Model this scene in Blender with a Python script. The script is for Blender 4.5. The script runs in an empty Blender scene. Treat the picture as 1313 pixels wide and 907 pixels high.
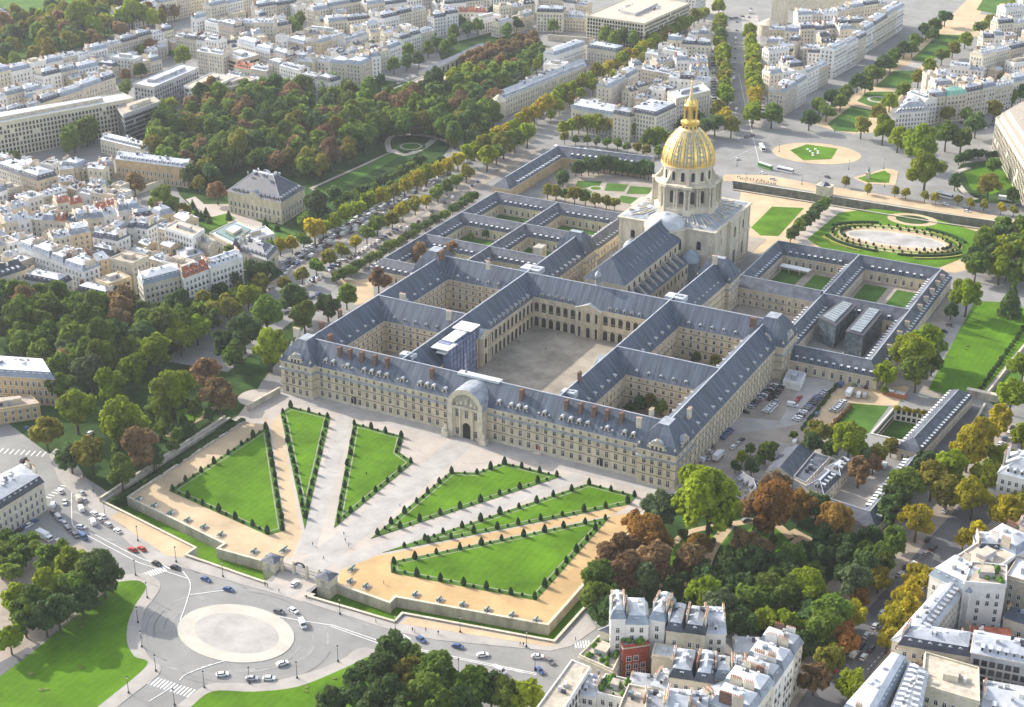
import bpy, math, random
from mathutils import Vector, Matrix
from mathutils.geometry import tessellate_polygon
R = math.radians
S = bpy.context.scene
LINK = S.collection.objects.link
rnd = random.Random(7)
# ---------------------------------------------------------------- camera (surveyed from the plan of the palace)
CAM = Vector((302.18, -521.81, 317.49)); YAW, PIT, FOC = 0.4918, -0.4301, 1988.16
FW = Vector((-math.sin(YAW)*math.cos(PIT), math.cos(YAW)*math.cos(PIT), math.sin(PIT)))
RT = Vector((math.cos(YAW), math.sin(YAW), 0)); UPV = RT.cross(FW)
def G(px, py, z=0.0):
    """plan survey: the point of the horizontal plane z seen at photo coordinate px,py"""
    d = FW*FOC + RT*(px-656.5) - UPV*(py-453.5)
    t = (z-CAM.z)/d.z
    p = CAM + d*t
    return Vector((p.x, p.y, z))
def G2(px, py, z=0.0):
    p = G(px, py, z); return (p.x, p.y)
def GP(pts, z=0.0): return [G2(x, y, z) for x, y in pts]
# ---------------------------------------------------------------- materials
M = {}
def mat(name, col, rough=0.8, var=0.12, scale=0.35, col2=None, metal=0.0, obj=0.0, spec=0.3, streak=None, bump=0.0, detail=5.0, local=False, trans=0.0):
    m = bpy.data.materials.new(name); m.use_nodes = True
    nt = m.node_tree; N = nt.nodes; L = nt.links
    bs = N['Principled BSDF']
    bs.inputs['Roughness'].default_value = rough; bs.inputs['Metallic'].default_value = metal
    bs.inputs['Specular IOR Level'].default_value = spec
    if local:
        tc = N.new('ShaderNodeTexCoord'); src = tc.outputs['Object']
    else:
        ge = N.new('ShaderNodeNewGeometry'); src = ge.outputs['Position']
    if streak:
        mp = N.new('ShaderNodeMapping'); mp.inputs['Scale'].default_value = streak
        L.new(src, mp.inputs['Vector']); src = mp.outputs['Vector']
    nz = N.new('ShaderNodeTexNoise'); nz.inputs['Scale'].default_value = scale; nz.inputs['Detail'].default_value = detail
    nz.inputs['Roughness'].default_value = 0.65
    L.new(src, nz.inputs['Vector'])
    c2 = col2 or tuple(c*(1-2.2*var) for c in col)
    c1 = tuple(min(1, c*(1+var)) for c in col)
    rp = N.new('ShaderNodeValToRGB')
    rp.color_ramp.elements[0].position = 0.32; rp.color_ramp.elements[1].position = 0.68
    rp.color_ramp.elements[0].color = (*c2, 1); rp.color_ramp.elements[1].color = (*c1, 1)
    L.new(nz.outputs['Fac'], rp.inputs['Fac']); out = rp.outputs['Color']
    if obj:
        oi = N.new('ShaderNodeObjectInfo'); hs = N.new('ShaderNodeHueSaturation')
        mr = N.new('ShaderNodeMapRange'); mr.inputs['To Min'].default_value = 1-obj; mr.inputs['To Max'].default_value = 1+obj
        at = N.new('ShaderNodeAttribute'); at.attribute_name = 'tint'; ad = N.new('ShaderNodeMath'); ad.operation = 'ADD'; fr = N.new('ShaderNodeMath'); fr.operation = 'FRACT'
        L.new(oi.outputs['Random'], ad.inputs[0]); L.new(at.outputs['Fac'], ad.inputs[1]); L.new(ad.outputs[0], fr.inputs[0]); rv = fr.outputs[0]
        L.new(rv, mr.inputs['Value']); L.new(mr.outputs['Result'], hs.inputs['Value'])
        m2 = N.new('ShaderNodeMath'); m2.operation = 'MULTIPLY_ADD'; m2.inputs[1].default_value = 7.31; m2.inputs[2].default_value = 0
        m3 = N.new('ShaderNodeMath'); m3.operation = 'FRACT'; L.new(rv, m2.inputs[0]); L.new(m2.outputs[0], m3.inputs[0])
        mh = N.new('ShaderNodeMapRange'); mh.inputs['To Min'].default_value = 0.5-obj*0.06; mh.inputs['To Max'].default_value = 0.5+obj*0.06
        L.new(m3.outputs[0], mh.inputs['Value']); L.new(mh.outputs['Result'], hs.inputs['Hue'])
        L.new(out, hs.inputs['Color']); out = hs.outputs['Color']
    L.new(out, bs.inputs['Base Color'])
    if bump:
        b = N.new('ShaderNodeBump'); b.inputs['Strength'].default_value = bump; b.inputs['Distance'].default_value = 0.2
        L.new(nz.outputs['Fac'], b.inputs['Height']); L.new(b.outputs['Normal'], bs.inputs['Normal'])
    if trans:
        ms = N.new('ShaderNodeMixShader'); tr = N.new('ShaderNodeBsdfTranslucent'); ms.inputs[0].default_value = trans
        L.new(out, tr.inputs['Color']); L.new(bs.outputs[0], ms.inputs[1]); L.new(tr.outputs[0], ms.inputs[2])
        L.new(ms.outputs[0], N['Material Output'].inputs['Surface'])
    M[name] = m
    return m
# ---------------------------------------------------------------- mesh building
class MB:
    def __init__(s): s.v = []; s.f = []; s.m = []; s.sm = []; s.slots = []
    def slot(s, mt):
        if mt not in s.slots: s.slots.append(mt)
        return s.slots.index(mt)
    def add(s, vs, fs, mt, smooth=False):
        b = len(s.v); k = s.slot(mt); s.v.extend([tuple(v) for v in vs])
        for f in fs: s.f.append(tuple(b+i for i in f)); s.m.append(k); s.sm.append(smooth)
    def quad(s, a, b, c, d, mt): s.add([a, b, c, d], [(0, 1, 2, 3)], mt)
    def poly(s, pts3, mt): s.add(pts3, [tuple(range(len(pts3)))], mt)
    def prism(s, pts, z0, z1, mt, top=None, bottom=False):
        """vertical prism; pts counter-clockwise xy"""
        n = len(pts)
        if area(pts) < 0: pts = pts[::-1]
        vs = [(x, y, z0) for x, y in pts] + [(x, y, z1) for x, y in pts]
        s.add(vs, [(i, (i+1) % n, n+(i+1) % n, n+i) for i in range(n)], mt)
        tv = [(x, y, z1) for x, y in pts]
        if n <= 4: s.add(tv, [tuple(range(n))], top or mt)
        else: s.add(tv, tess([pts]), top or mt)
        if bottom: s.add([(x, y, z0) for x, y in pts], [tuple(range(n))[::-1]], mt)
    def box(s, c, d, mt, rot=0.0, top=None, bottom=True):
        """c = centre of the base, d = sizes"""
        cx, cy, cz = c; ca, sa = math.cos(rot), math.sin(rot)
        pts = [(cx+ca*u-sa*v, cy+sa*u+ca*v) for u, v in ((-d[0]/2, -d[1]/2), (d[0]/2, -d[1]/2), (d[0]/2, d[1]/2), (-d[0]/2, d[1]/2))]
        s.prism(pts, cz, cz+d[2], mt, top, bottom)
    def rings(s, rings, mt, smooth=False, cap=True, capmt=None):
        """loft rings of equal count (each a list of xyz), counter-clockwise from above, bottom to top"""
        n = len(rings[0]); b = [p for r in rings for p in r]
        fs = []
        for k in range(len(rings)-1):
            for i in range(n):
                fs.append((k*n+i, k*n+(i+1) % n, (k+1)*n+(i+1) % n, (k+1)*n+i))
        s.add(b, fs, mt, smooth)
        if cap: s.add(rings[-1], [tuple(range(n))], capmt or mt)
    def lathe(s, x, y, prof, mt, n=16, smooth=True, cap=True, squash=(1, 1)):
        rs = [[(x+squash[0]*r*math.cos(2*math.pi*i/n), y+squash[1]*r*math.sin(2*math.pi*i/n), z) for i in range(n)] for r, z in prof]
        s.rings(rs, mt, smooth, cap)
    def tube(s, a, b, r0, r1, mt, n=6):
        a = Vector(a); b = Vector(b); d = (b-a).normalized()
        u = d.orthogonal().normalized(); w = d.cross(u)
        rs = [[tuple(p + (u*math.cos(2*math.pi*i/n)+w*math.sin(2*math.pi*i/n))*r) for i in range(n)] for p, r in ((a, r0), (b, r1))]
        s.rings(rs, mt, True)
        s.add(rs[0], [tuple(range(n))[::-1]], mt)
    def mesh(s, name, origin=(0, 0, 0)):
        me = bpy.data.meshes.new(name)
        ox, oy, oz = origin
        me.from_pydata([(x-ox, y-oy, z-oz) for x, y, z in s.v], [], s.f)
        for mt in s.slots: me.materials.append(M[mt])
        me.polygons.foreach_set('material_index', s.m)
        me.polygons.foreach_set('use_smooth', s.sm)
        me.update()
        return me
    def build(s, name, parent=None, origin=None):
        if origin is None: origin = tuple(parent.location) if parent and parent.parent is None else (tuple(parent.parent.location + parent.location) if parent else (0, 0, 0))
        o = bpy.data.objects.new(name, s.mesh(name, origin)); LINK(o)
        if parent: o.parent = parent
        else: o.location = origin
        return o
def area(p): return sum(p[i][0]*p[(i+1) % len(p)][1]-p[(i+1) % len(p)][0]*p[i][1] for i in range(len(p)))/2
def tess(polys, up=True):
    fl = [q for p in polys for q in p]
    t = tessellate_polygon([[Vector((x, y, 0)) for x, y in p] for p in polys])
    out = []
    for a, b, c in t:
        A = area([fl[a], fl[b], fl[c]])
        if abs(A) < 1e-6: continue
        out.append((a, b, c) if A > 0 else (a, c, b))
    return out
def inset(pts, d):
    """inset a convex polygon by d (or list of d per side)"""
    if area(pts) < 0: pts = pts[::-1]
    n = len(pts); ds = d if isinstance(d, (list, tuple)) else [d]*n
    out = []
    for i in range(n):
        a, b, c = Vector(pts[i-1]), Vector(pts[i]), Vector(pts[(i+1) % n])
        e1 = (b-a).normalized(); e2 = (c-b).normalized()
        n1 = Vector((-e1.y, e1.x)); n2 = Vector((-e2.y, e2.x))
        p1 = b+n1*ds[i-1]; p2 = b+n2*ds[i]
        cr = e1.x*e2.y-e1.y*e2.x
        if abs(cr) < 1e-4: out.append(tuple(p2)); continue
        t = ((p2.x-p1.x)*e2.y-(p2.y-p1.y)*e2.x)/cr
        q = p1+e1*t; out.append((q.x, q.y))
    return out
def tag(o, label=None, cat=None, group=None, kind=None):
    if label:
        w = label.split(); o['label'] = ' '.join(w[:16])
    if cat: o['category'] = cat
    if group: o['group'] = group
    if kind: o['kind'] = kind
    return o
def thing(name, loc, label, cat, group=None, rz=0.0):
    o = bpy.data.objects.new(name, None); LINK(o); o.location = loc; o.rotation_euler = (0, 0, rz); o.empty_display_size = 0.5
    return tag(o, label, cat, group)
def child(name, me, parent, loc=(0, 0, 0), rz=0.0, sc=None):
    o = bpy.data.objects.new(name, me); LINK(o); o.parent = parent; o.location = loc
    if rz: o.rotation_euler = (0, 0, rz)
    if sc: o.scale = sc
    return o
def copy_thing(src, loc, rz=0.0, sc=None, label=None, group=None):
    c = src.copy(); LINK(c); c.location = loc; c.rotation_euler = (0, 0, rz)
    if sc: c.scale = sc
    if label: c['label'] = ' '.join(label.split()[:16])
    if group: c['group'] = group
    for ch in src.children:
        d = ch.copy(); LINK(d); d.parent = c
        for g in ch.children:
            e = g.copy(); LINK(e); e.parent = d
    return c
def struct(name, mb):
    o = mb.build(name); o['kind'] = 'structure'; return o
def ordinal(i):
    W = 'first second third fourth fifth sixth seventh eighth ninth tenth eleventh twelfth'.split()
    if i < 12: return W[i]
    k = i+1; return f"{k}{'th' if 10 < k % 100 < 14 else {1:'st',2:'nd',3:'rd'}.get(k % 10,'th')}"
def facing(n, p): return (CAM-Vector(p)).dot(Vector((n[0], n[1], 0)))
def inpoly(x, y, P):
    r = False; j = len(P)-1
    for i in range(len(P)):
        if (P[i][1] > y) != (P[j][1] > y) and x < (P[j][0]-P[i][0])*(y-P[i][1])/(P[j][1]-P[i][1])+P[i][0]: r = not r
        j = i
    return r
# ------------------------------------------------ repeated parts: at most 100 of one kind are objects, the rest one 'stuff' part
def place_parts(name, parent, items, limit=100):
    """items: (mesh, world location, rz). The ones facing the camera and nearest come first"""
    def key(it):
        me, loc, rz = it; n = (math.sin(rz), -math.cos(rz))
        d = (CAM-Vector(loc)); f = (d.x*n[0]+d.y*n[1]) / d.length
        return (0 if f > 0.05 else 1, d.length/(max(f, 0.12)**0.7))
    items = sorted(items, key=key); base = parent.location
    for me, loc, rz in items[:limit]: child(name, me, parent, Vector(loc)-base, rz)
    rest = items[limit:]
    if rest:
        V = []; F = []; MI = []; mats = []
        for me, loc, rz in rest:
            b = len(V); mt = Matrix.Translation(Vector(loc)-base) @ Matrix.Rotation(rz, 4, 'Z')
            V.extend([tuple(mt @ v.co) for v in me.vertices])
            ids = []
            for q in me.materials:
                if q not in mats: mats.append(q)
                ids.append(mats.index(q))
            for p in me.polygons: F.append(tuple(b+i for i in p.vertices)); MI.append(ids[p.material_index])
        me = bpy.data.meshes.new(name); me.from_pydata(V, [], F)
        for q in mats: me.materials.append(q)
        me.polygons.foreach_set('material_index', MI); me.update()
        o = child(name, me, parent); o['kind'] = 'stuff'
_wc = {}
def window_mesh(w, h, kind='plain'):
    """window facing -Y, origin at the middle of its sill: glass, frame bars, surround"""
    k = (w, h, kind)
    if k in _wc: return _wc[k]
    mb = MB()
    fr = {'plain': 'frame_white', 'stone': 'stone_light', 'arch': 'stone_light', 'dark': 'frame_dark', 'shutter': 'frame_white', 'balcony': 'frame_white'}[kind]
    g = 'glass'
    if kind == 'arch':
        n = 6; pts = [(-w/2, 0), (w/2, 0)] + [(w/2*math.cos(math.pi*i/n), h-w/2+w/2*math.sin(math.pi*i/n)) for i in range(n+1)]
        mb.poly([(x, -0.06, z) for x, z in pts], g)
        o = [(x*1.28, z*1.07 if z > 0 else -0.1) for x, z in pts]
        for i in range(len(pts)):
            j = (i+1) % len(pts)
            if i == 0: continue
            mb.quad((o[i][0], -0.12, o[i][1]), (o[j][0], -0.12, o[j][1]), (pts[j][0], -0.12, pts[j][1]), (pts[i][0], -0.12, pts[i][1]), fr)
            mb.quad((o[j][0], -0.12, o[j][1]), (o[i][0], -0.12, o[i][1]), (o[i][0], 0.05, o[i][1]), (o[j][0], 0.05, o[j][1]), fr)
    else:
        mb.quad((-w/2, -0.05, 0), (w/2, -0.05, 0), (w/2, -0.05, h), (-w/2, -0.05, h), g)
        t = 0.14 if kind != 'stone' else 0.22
        for x0, x1, z0, z1 in ((-w/2-t, -w/2, 0, h), (w/2, w/2+t, 0, h), (-w/2-t, w/2+t, h, h+t), (-w/2-t-.1, w/2+t+.1, -t, 0)):
            mb.box(((x0+x1)/2, -0.06, z0), (x1-x0, 0.16, z1-z0), fr)
        mb.box((0, -0.06, 0.0), (0.09, 0.05, h), 'frame_white' if kind != 'dark' else 'frame_dark')
        mb.box((0, -0.06, h*0.68), (w, 0.05, 0.08), 'frame_white' if kind != 'dark' else 'frame_dark')
        if kind == 'balcony':
            mb.box((0, -0.32, 0.0), (w+0.3, 0.05, 0.95), 'iron'); mb.box((0, -0.2, -0.14), (w+0.5, 0.45, 0.12), 'stone_light')
    _wc[k] = mb.mesh('window'); return _wc[k]
def wall_windows(items, p0, p1, rows, bay, w, kind='plain', margin=1.2, skip=None, jit=0.0):
    """windows along the wall p0->p1 (outside on the right hand): rows of (sill z, height)"""
    a = Vector(p0); b = Vector(p1); L = (b-a).length
    n = max(1, int(round((L-2*margin)/bay)))
    if L < 2.2: return
    d = (b-a)/L; rz = math.atan2(d.y, d.x)
    st = (L-2*margin)/n
    for r, row in enumerate(rows):
        zz, h = row[0], row[1]; ww = row[2] if len(row) > 2 else w; kk = row[3] if len(row) > 3 else kind
        for i in range(n):
            t = margin+st*(i+0.5)
            if skip and skip(t, r): continue
            if jit and rnd.random() < jit: continue
            q = a+d*t
            items.append((window_mesh(ww, h, kk), (q.x, q.y, zz), rz))
_dc = {}
def dormer_mesh(w=1.3, h=1.9, depth=2.2, wall='stone_light', roof='zinc', kind='gable'):
    k = (w, h, depth, wall, roof, kind)
    if k in _dc: return _dc[k]
    mb = MB()
    mb.box((0, depth/2, 0), (w, depth, h), wall)
    mb.quad((-w*.33, -0.03, .25), (w*.33, -0.03, .25), (w*.33, -0.03, h*.88), (-w*.33, -0.03, h*.88), 'glass')
    if kind == 'gable':
        a = w/2+.15
        vs = [(-a, -.15, h), (a, -.15, h), (0, -.15, h+w*.42), (-a, depth, h), (a, depth, h), (0, depth, h+w*.42)]
        mb.add(vs, [(0, 1, 2), (0, 2, 5, 3), (2, 1, 4, 5)], roof)
    elif kind == 'round':      # bull's-eye dormer with rounded hood and scrolls
        n = 6; a = w/2+.12
        r0 = [(a*math.cos(math.pi*i/n), -.12, h+a*.8*math.sin(math.pi*i/n)) for i in range(n+1)]
        r1 = [(x, depth, z) for x, y, z in r0]
        mb.add(r0+r1, [(i, i+n+1, i+n+2, i+1) for i in range(n)], roof)
        mb.poly(r0, wall)
        mb.box((-w*.72, .1, 0), (.4, .5, h*.45), wall); mb.box((w*.72, .1, 0), (.4, .5, h*.45), wall)
    else:
        vs = [(-w/2-.12, -.2, h), (w/2+.12, -.2, h), (w/2+.12, depth+.3, h+.25), (-w/2-.12, depth+.3, h+.25)]
        mb.add(vs+[(x, y, z+.14) for x, y, z in vs], [(4, 5, 6, 7), (0, 1, 5, 4), (1, 2, 6, 5), (3, 0, 4, 7)], roof)
    _dc[k] = mb.mesh('dormer'); return _dc[k]
def dormer_row(items, p0, p1, z, bay, mesh, margin=2.0):
    a = Vector(p0); b = Vector(p1); L = (b-a).length
    if L < 2*margin+1: return
    n = max(1, int(round((L-2*margin)/bay))); d = (b-a)/L; rz = math.atan2(d.y, d.x)
    for i in range(n):
        q = a+d*(margin+(L-2*margin)*(i+.5)/n)
        items.append((mesh, (q.x, q.y, z), rz))
_cc = {}
def chimney_mesh(L, t, h, wall='render_beige', pots=4):
    k = (round(L, 1), t, round(h, 1), wall, pots)
    if k in _cc: return _cc[k]
    mb = MB(); mb.box((0, 0, 0), (k[0], t, k[2]), wall); mb.box((0, 0, k[2]), (k[0]+.16, t+.16, .18), wall)
    for i in range(pots):
        x = (i+.5)/pots*k[0]-k[0]/2
        mb.lathe(x, 0, [(.17, k[2]+.18), (.13, k[2]+.75)], 'terracotta', 5, False)
    _cc[k] = mb.mesh('chimney'); return _cc[k]
# ---------------------------------------------------------------- palette
mat('band_stone', (0.31, 0.27, 0.20), .9, .2, .4, spec=.1); mat('stone', (0.63, 0.54, 0.39), .9, .14, .30, streak=(1, 1, .35), spec=.1)  # string courses: soot and shadow lines put into one dark colour
mat('stone_light', (0.62, 0.56, 0.44), .9, .12, .5, spec=.1)
mat('stone_grey', (0.46, 0.43, 0.37), .9, .2, .35, spec=.1)
mat('stone_dome', (0.66, 0.59, 0.46), .9, .14, .25, streak=(1, 1, .3), spec=.1)
mat('orange_stone', (0.56, 0.42, 0.24), .9, .12, .3, spec=.1)
mat('slate', (0.092, 0.113, 0.152), .55, .3, .45, col2=(0.034, 0.044, 0.066), spec=.35, detail=8)
def downslope(m):
    """turn the material's noise into streaks that run down the roof slope, whichever way the roof faces"""
    N = m.node_tree.nodes; L = m.node_tree.links; nz = next(n for n in N if n.type == 'TEX_NOISE'); ge = N.new('ShaderNodeNewGeometry')
    a = N.new('ShaderNodeSeparateXYZ'); b = N.new('ShaderNodeSeparateXYZ'); L.new(ge.outputs['True Normal'], a.inputs[0]); L.new(ge.outputs['Position'], b.inputs[0])
    def mth(op, x, y=None):
        n = N.new('ShaderNodeMath'); n.operation = op
        for i, v in enumerate((x, y)):
            if v is None: continue
            if isinstance(v, (int, float)): n.inputs[i].default_value = v
            else: L.new(v, n.inputs[i])
        return n.outputs[0]
    f = mth('GREATER_THAN', mth('ABSOLUTE', a.outputs[0]), mth('ABSOLUTE', a.outputs[1]))
    u = mth('ADD', mth('MULTIPLY', b.outputs[1], f), mth('MULTIPLY', b.outputs[0], mth('SUBTRACT', 1, f)))
    cb = N.new('ShaderNodeCombineXYZ'); L.new(mth('MULTIPLY', u, 1.5), cb.inputs[0]); L.new(mth('MULTIPLY', b.outputs[2], .16), cb.inputs[1]); L.new(mth('MULTIPLY', f, 31), cb.inputs[2]); L.new(cb.outputs[0], nz.inputs['Vector'])
downslope(M['slate'])
mat('slate_low', (0.10, 0.112, 0.145), .6, .25, .3, streak=(1, 1, .3), spec=.4)
mat('slate_dark', (0.075, 0.085, 0.11), .5, .2, .4, spec=.4, obj=.3)
mat('lead', (0.33, 0.36, 0.40), .5, .2, .4, spec=.4)
mat('zinc', (0.45, 0.475, 0.52), .45, .14, .25, spec=.5, obj=.22)
mat('zinc_light', (0.58, 0.60, 0.63), .4, .1, .3, spec=.5, obj=.12)
mat('zinc_blue', (0.24, 0.285, 0.35), .45, .16, .25, spec=.5, obj=.25)
mat('copper_green', (0.25, 0.50, 0.40), .6, .15, .4)
mat('tile_red', (0.42, 0.15, 0.08), .85, .2, .6, obj=.15)
mat('roof_gravel', (0.48, 0.42, 0.34), .95, .15, .5, obj=.2)
mat('render_cream', (0.66, 0.60, 0.47), .9, .10, .25, obj=.14, spec=.1)
mat('render_white', (0.78, 0.76, 0.72), .9, .07, .25, obj=.08, spec=.1)
mat('render_beige', (0.58, 0.51, 0.40), .9, .12, .4, obj=.14, spec=.1)
mat('render_ochre', (0.60, 0.48, 0.30), .9, .12, .3, obj=.12, spec=.1)
mat('render_grey', (0.40, 0.40, 0.41), .9, .12, .3, obj=.14, spec=.1)
mat('brick_red', (0.36, 0.08, 0.05), .9, .15, .8)
mat('brick', (0.19, 0.115, 0.085), .9, .2, .8, local=True)
mat('terracotta', (0.50, 0.20, 0.10), .9, .15, .8)
mat('frame_white', (0.78, 0.77, 0.74), .6, .05, .5)
mat('frame_dark', (0.07, 0.07, 0.08), .5, .1, .5)
mat('iron', (0.03, 0.03, 0.035), .5, .1, 1)
mat('glass', (0.025, 0.03, 0.04), .12, .2, .4, spec=.6, obj=.3)
mat('glass_dark', (0.13, 0.175, 0.20), .15, .3, .5, spec=.8); mat('skylight_green', (0.10, 0.20, 0.17), .2, .2, .5, spec=.6); mat('glass_blue', (0.14, 0.19, 0.21), .12, .2, .3, spec=.8)
mat('gold', (0.98, 0.68, 0.20), .36, .08, .6, metal=.85, spec=.5)
mat('gold_pale', (0.82, 0.66, 0.34), .5, .2, .6, metal=.35)
mat('dome_lead', (0.42, 0.41, 0.37), .5, .2, .6)
mat('sheet_blue', (0.22, 0.25, 0.40), .7, .2, .2)
mat('white_paint', (0.82, 0.82, 0.80), .6, .06, .6)
mat('wood_dark', (0.05, 0.045, 0.04), .6, .2, .6)
# ---- skinned figures (made before anything else is in the scene)
_pm = {}
mat('skin', (.5, .3, .2), .7, .05, 3); mat('hair', (.05, .035, .025), .8, .1, 3)
for k, c in {'black': (.03, .03, .035), 'blue': (.05, .09, .2), 'beige': (.45, .38, .28), 'red': (.35, .05, .04), 'white': (.7, .7, .68)}.items(): mat('cloth_'+k, c, .9, .1, 2)
def person_mesh(pose, top, legs):
    k = ('p', pose, top, legs)
    if k in _pm: return _pm[k]
    st = .26 if pose == 'walk' else .06
    J = [((0, 0, .95), .15), ((0, 0, 1.2), .16), ((0, 0, 1.42), .17), ((0, 0, 1.53), .07), ((0, .02, 1.68), .115), ((.1, 0, .9), .11), ((.11, st, .5), .075), ((.11, st*.9, .08), .055), ((.11, st+.14, .04), .045), ((-.1, 0, .9), .11), ((-.11, -st*.6, .5), .075), ((-.11, -st*1.3, .08), .055), ((-.11, -st*1.2+.14, .04), .045),
        ((.2, 0, 1.4), .075), ((.25, -st*.5, 1.12), .055), ((.24, st*.3, .86), .045), ((-.2, 0, 1.4), .075), ((-.25, st*.5, 1.12), .055), ((-.24, st*.9, .88), .045)]
    E = [(0, 1), (1, 2), (2, 3), (3, 4), (0, 5), (5, 6), (6, 7), (7, 8), (0, 9), (9, 10), (10, 11), (11, 12), (2, 13), (13, 14), (14, 15), (2, 16), (16, 17), (17, 18)]
    me = bpy.data.meshes.new('person'); me.from_pydata([j[0] for j in J], E, []); o = bpy.data.objects.new('person', me); LINK(o)
    m = o.modifiers.new('skin', 'SKIN'); sv = me.skin_vertices[0].data
    for i, j in enumerate(J): sv[i].radius = (j[1], j[1]*(.75 if i < 3 else 1))
    sv[0].use_root = True; o.modifiers.new('sub', 'SUBSURF').levels = 1
    dg = bpy.context.evaluated_depsgraph_get(); out = bpy.data.meshes.new_from_object(o.evaluated_get(dg)); bpy.data.objects.remove(o)
    out.materials.clear()
    for mt in (top, legs, 'skin', 'hair'): out.materials.append(M[mt])
    for p in out.polygons:
        c = p.center; p.use_smooth = True
        p.material_index = (3 if c.z > 1.7 or (c.z > 1.62 and c.y < 0) else 2) if c.z > 1.5 else (2 if abs(c.x) > .19 and c.z < .93 else (1 if c.z < .97 else 0))
    out.name = 'person'; _pm[k] = out; return out
for tp in ('black', 'blue', 'beige', 'red'):
    for ps in ('walk', 'stand'):
        for lg in ('cloth_black', 'cloth_blue'): person_mesh(ps, 'cloth_'+tp, lg)
EXPO = 1.2
# ================================================================ ground, roads, lawns
mat('asphalt', (0.27, 0.265, 0.255), .9, .10, .06, detail=9, spec=.2)
mat('asphalt_dark', (0.15, 0.15, 0.16), .9, .15, .08, detail=9, spec=.2)
mat('pavement', (0.40, 0.37, 0.34), .9, .10, .1, detail=8)
mat('gravel_pale', (0.47, 0.415, 0.365), .95, .10, .06, detail=9)
mat('gravel_ochre', (0.54, 0.365, 0.175), .95, .14, .05, detail=9)
mat('gravel_sand', (0.54, 0.41, 0.26), .95, .12, .06, detail=9)
mat('gravel_brown', (0.36, 0.31, 0.26), .95, .14, .08, detail=9)
mat('cobble', (0.42, 0.395, 0.37), .9, .1, .12, detail=10)
mat('court_stone', (0.36, 0.32, 0.26), .9, .22, .06, detail=10)
mat('grass', (0.098, 0.212, 0.009), .95, .2, .05, detail=9, spec=.1)
mat('grass_dull', (0.075, 0.16, 0.025), .95, .2, .06, detail=9, spec=.1)
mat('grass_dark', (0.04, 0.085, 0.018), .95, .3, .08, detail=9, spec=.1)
mat('strip_grey', (0.30, 0.32, 0.20), .95, .15, .2); mat('bed_soil', (0.16, 0.15, 0.10), .95, .2, .2)
mat('line_white', (0.80, 0.80, 0.78), .8, .08, .3)
mat('island_stone', (0.52, 0.48, 0.42), .9, .08, .1, detail=8)
mat('wall_stone', (0.52, 0.46, 0.37), .9, .18, .25, streak=(1, 1, .4))
mat('dirty_stone', (0.26, 0.23, 0.18), .9, .2, .3)  # darker stone of the trench walls
mat('water', (0.20, 0.21, 0.20), .1, .15, .1, spec=.8)
mat('basin_dry', (0.42, 0.40, 0.38), .8, .2, .08, detail=9)
# lawn with faint mowing stripes
for nm in ('grass',):
    m = M[nm]; N = m.node_tree.nodes; L = m.node_tree.links
    ge = N.new('ShaderNodeNewGeometry'); wv = N.new('ShaderNodeTexWave'); wv.inputs['Scale'].default_value = .11; wv.inputs['Distortion'].default_value = 1.2; wv.inputs['Detail'].default_value = 3
    L.new(ge.outputs['Position'], wv.inputs['Vector'])
    mx = N.new('ShaderNodeMixRGB'); mx.blend_type = 'MULTIPLY'; mr = N.new('ShaderNodeMapRange'); mr.inputs['To Min'].default_value = .95; mr.inputs['To Max'].default_value = 1.03
    L.new(wv.outputs['Fac'], mr.inputs['Value']); bsn = N['Principled BSDF']; src = bsn.inputs['Base Color'].links[0].from_socket
    mx.inputs[0].default_value = 1; L.new(src, mx.inputs[1]); L.new(mr.outputs['Result'], mx.inputs[2]); L.new(mx.outputs[0], bsn.inputs['Base Color'])
ZK = [0.0, .004]
def patch(name, pts, mt, h=None, world=False, kind='structure'):
    """flat patch of ground laid 4 mm above the one before"""
    ZK[0] += ZK[1]; z = ZK[0]+(h or 0)
    P = pts if world else GP(pts)
    P = [tuple(p) for p in P]
    b = MB(); b.prism(P, z-.1 if h is None else -.02, z, mt)
    o = b.build(name); o['kind'] = kind; return o
def strip_poly(line, w):
    """polygon of width w around a polyline (plan)"""
    L = [Vector(p) for p in line]; l = []; r = []
    for i, p in enumerate(L):
        d = (L[min(i+1, len(L)-1)]-L[max(i-1, 0)]).normalized(); n = Vector((-d.y, d.x))*w/2
        l.append(tuple(p+n)); r.append(tuple(p-n))
    return r+l[::-1]
def curve(pts, n=5):
    """smooth open curve through points (Catmull-Rom)"""
    P = [Vector(p) for p in pts]; out = []
    for i in range(len(P)-1):
        a, b, c, d = P[max(i-1, 0)], P[i], P[i+1], P[min(i+2, len(P)-1)]
        for k in range(n):
            t = k/n; out.append(tuple(.5*((2*b)+(c-a)*t+(2*a-5*b+4*c-d)*t*t+(3*b-a-3*c+d)*t**3)))
    return out+[tuple(P[-1])]
def ell(cx, cy, rx, ry, n=40, rot=0): return [(cx+rx*math.cos(2*math.pi*i/n)*math.cos(rot)-ry*math.sin(2*math.pi*i/n)*math.sin(rot), cy+rx*math.cos(2*math.pi*i/n)*math.sin(rot)+ry*math.sin(2*math.pi*i/n)*math.cos(rot)) for i in range(n)]
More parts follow.
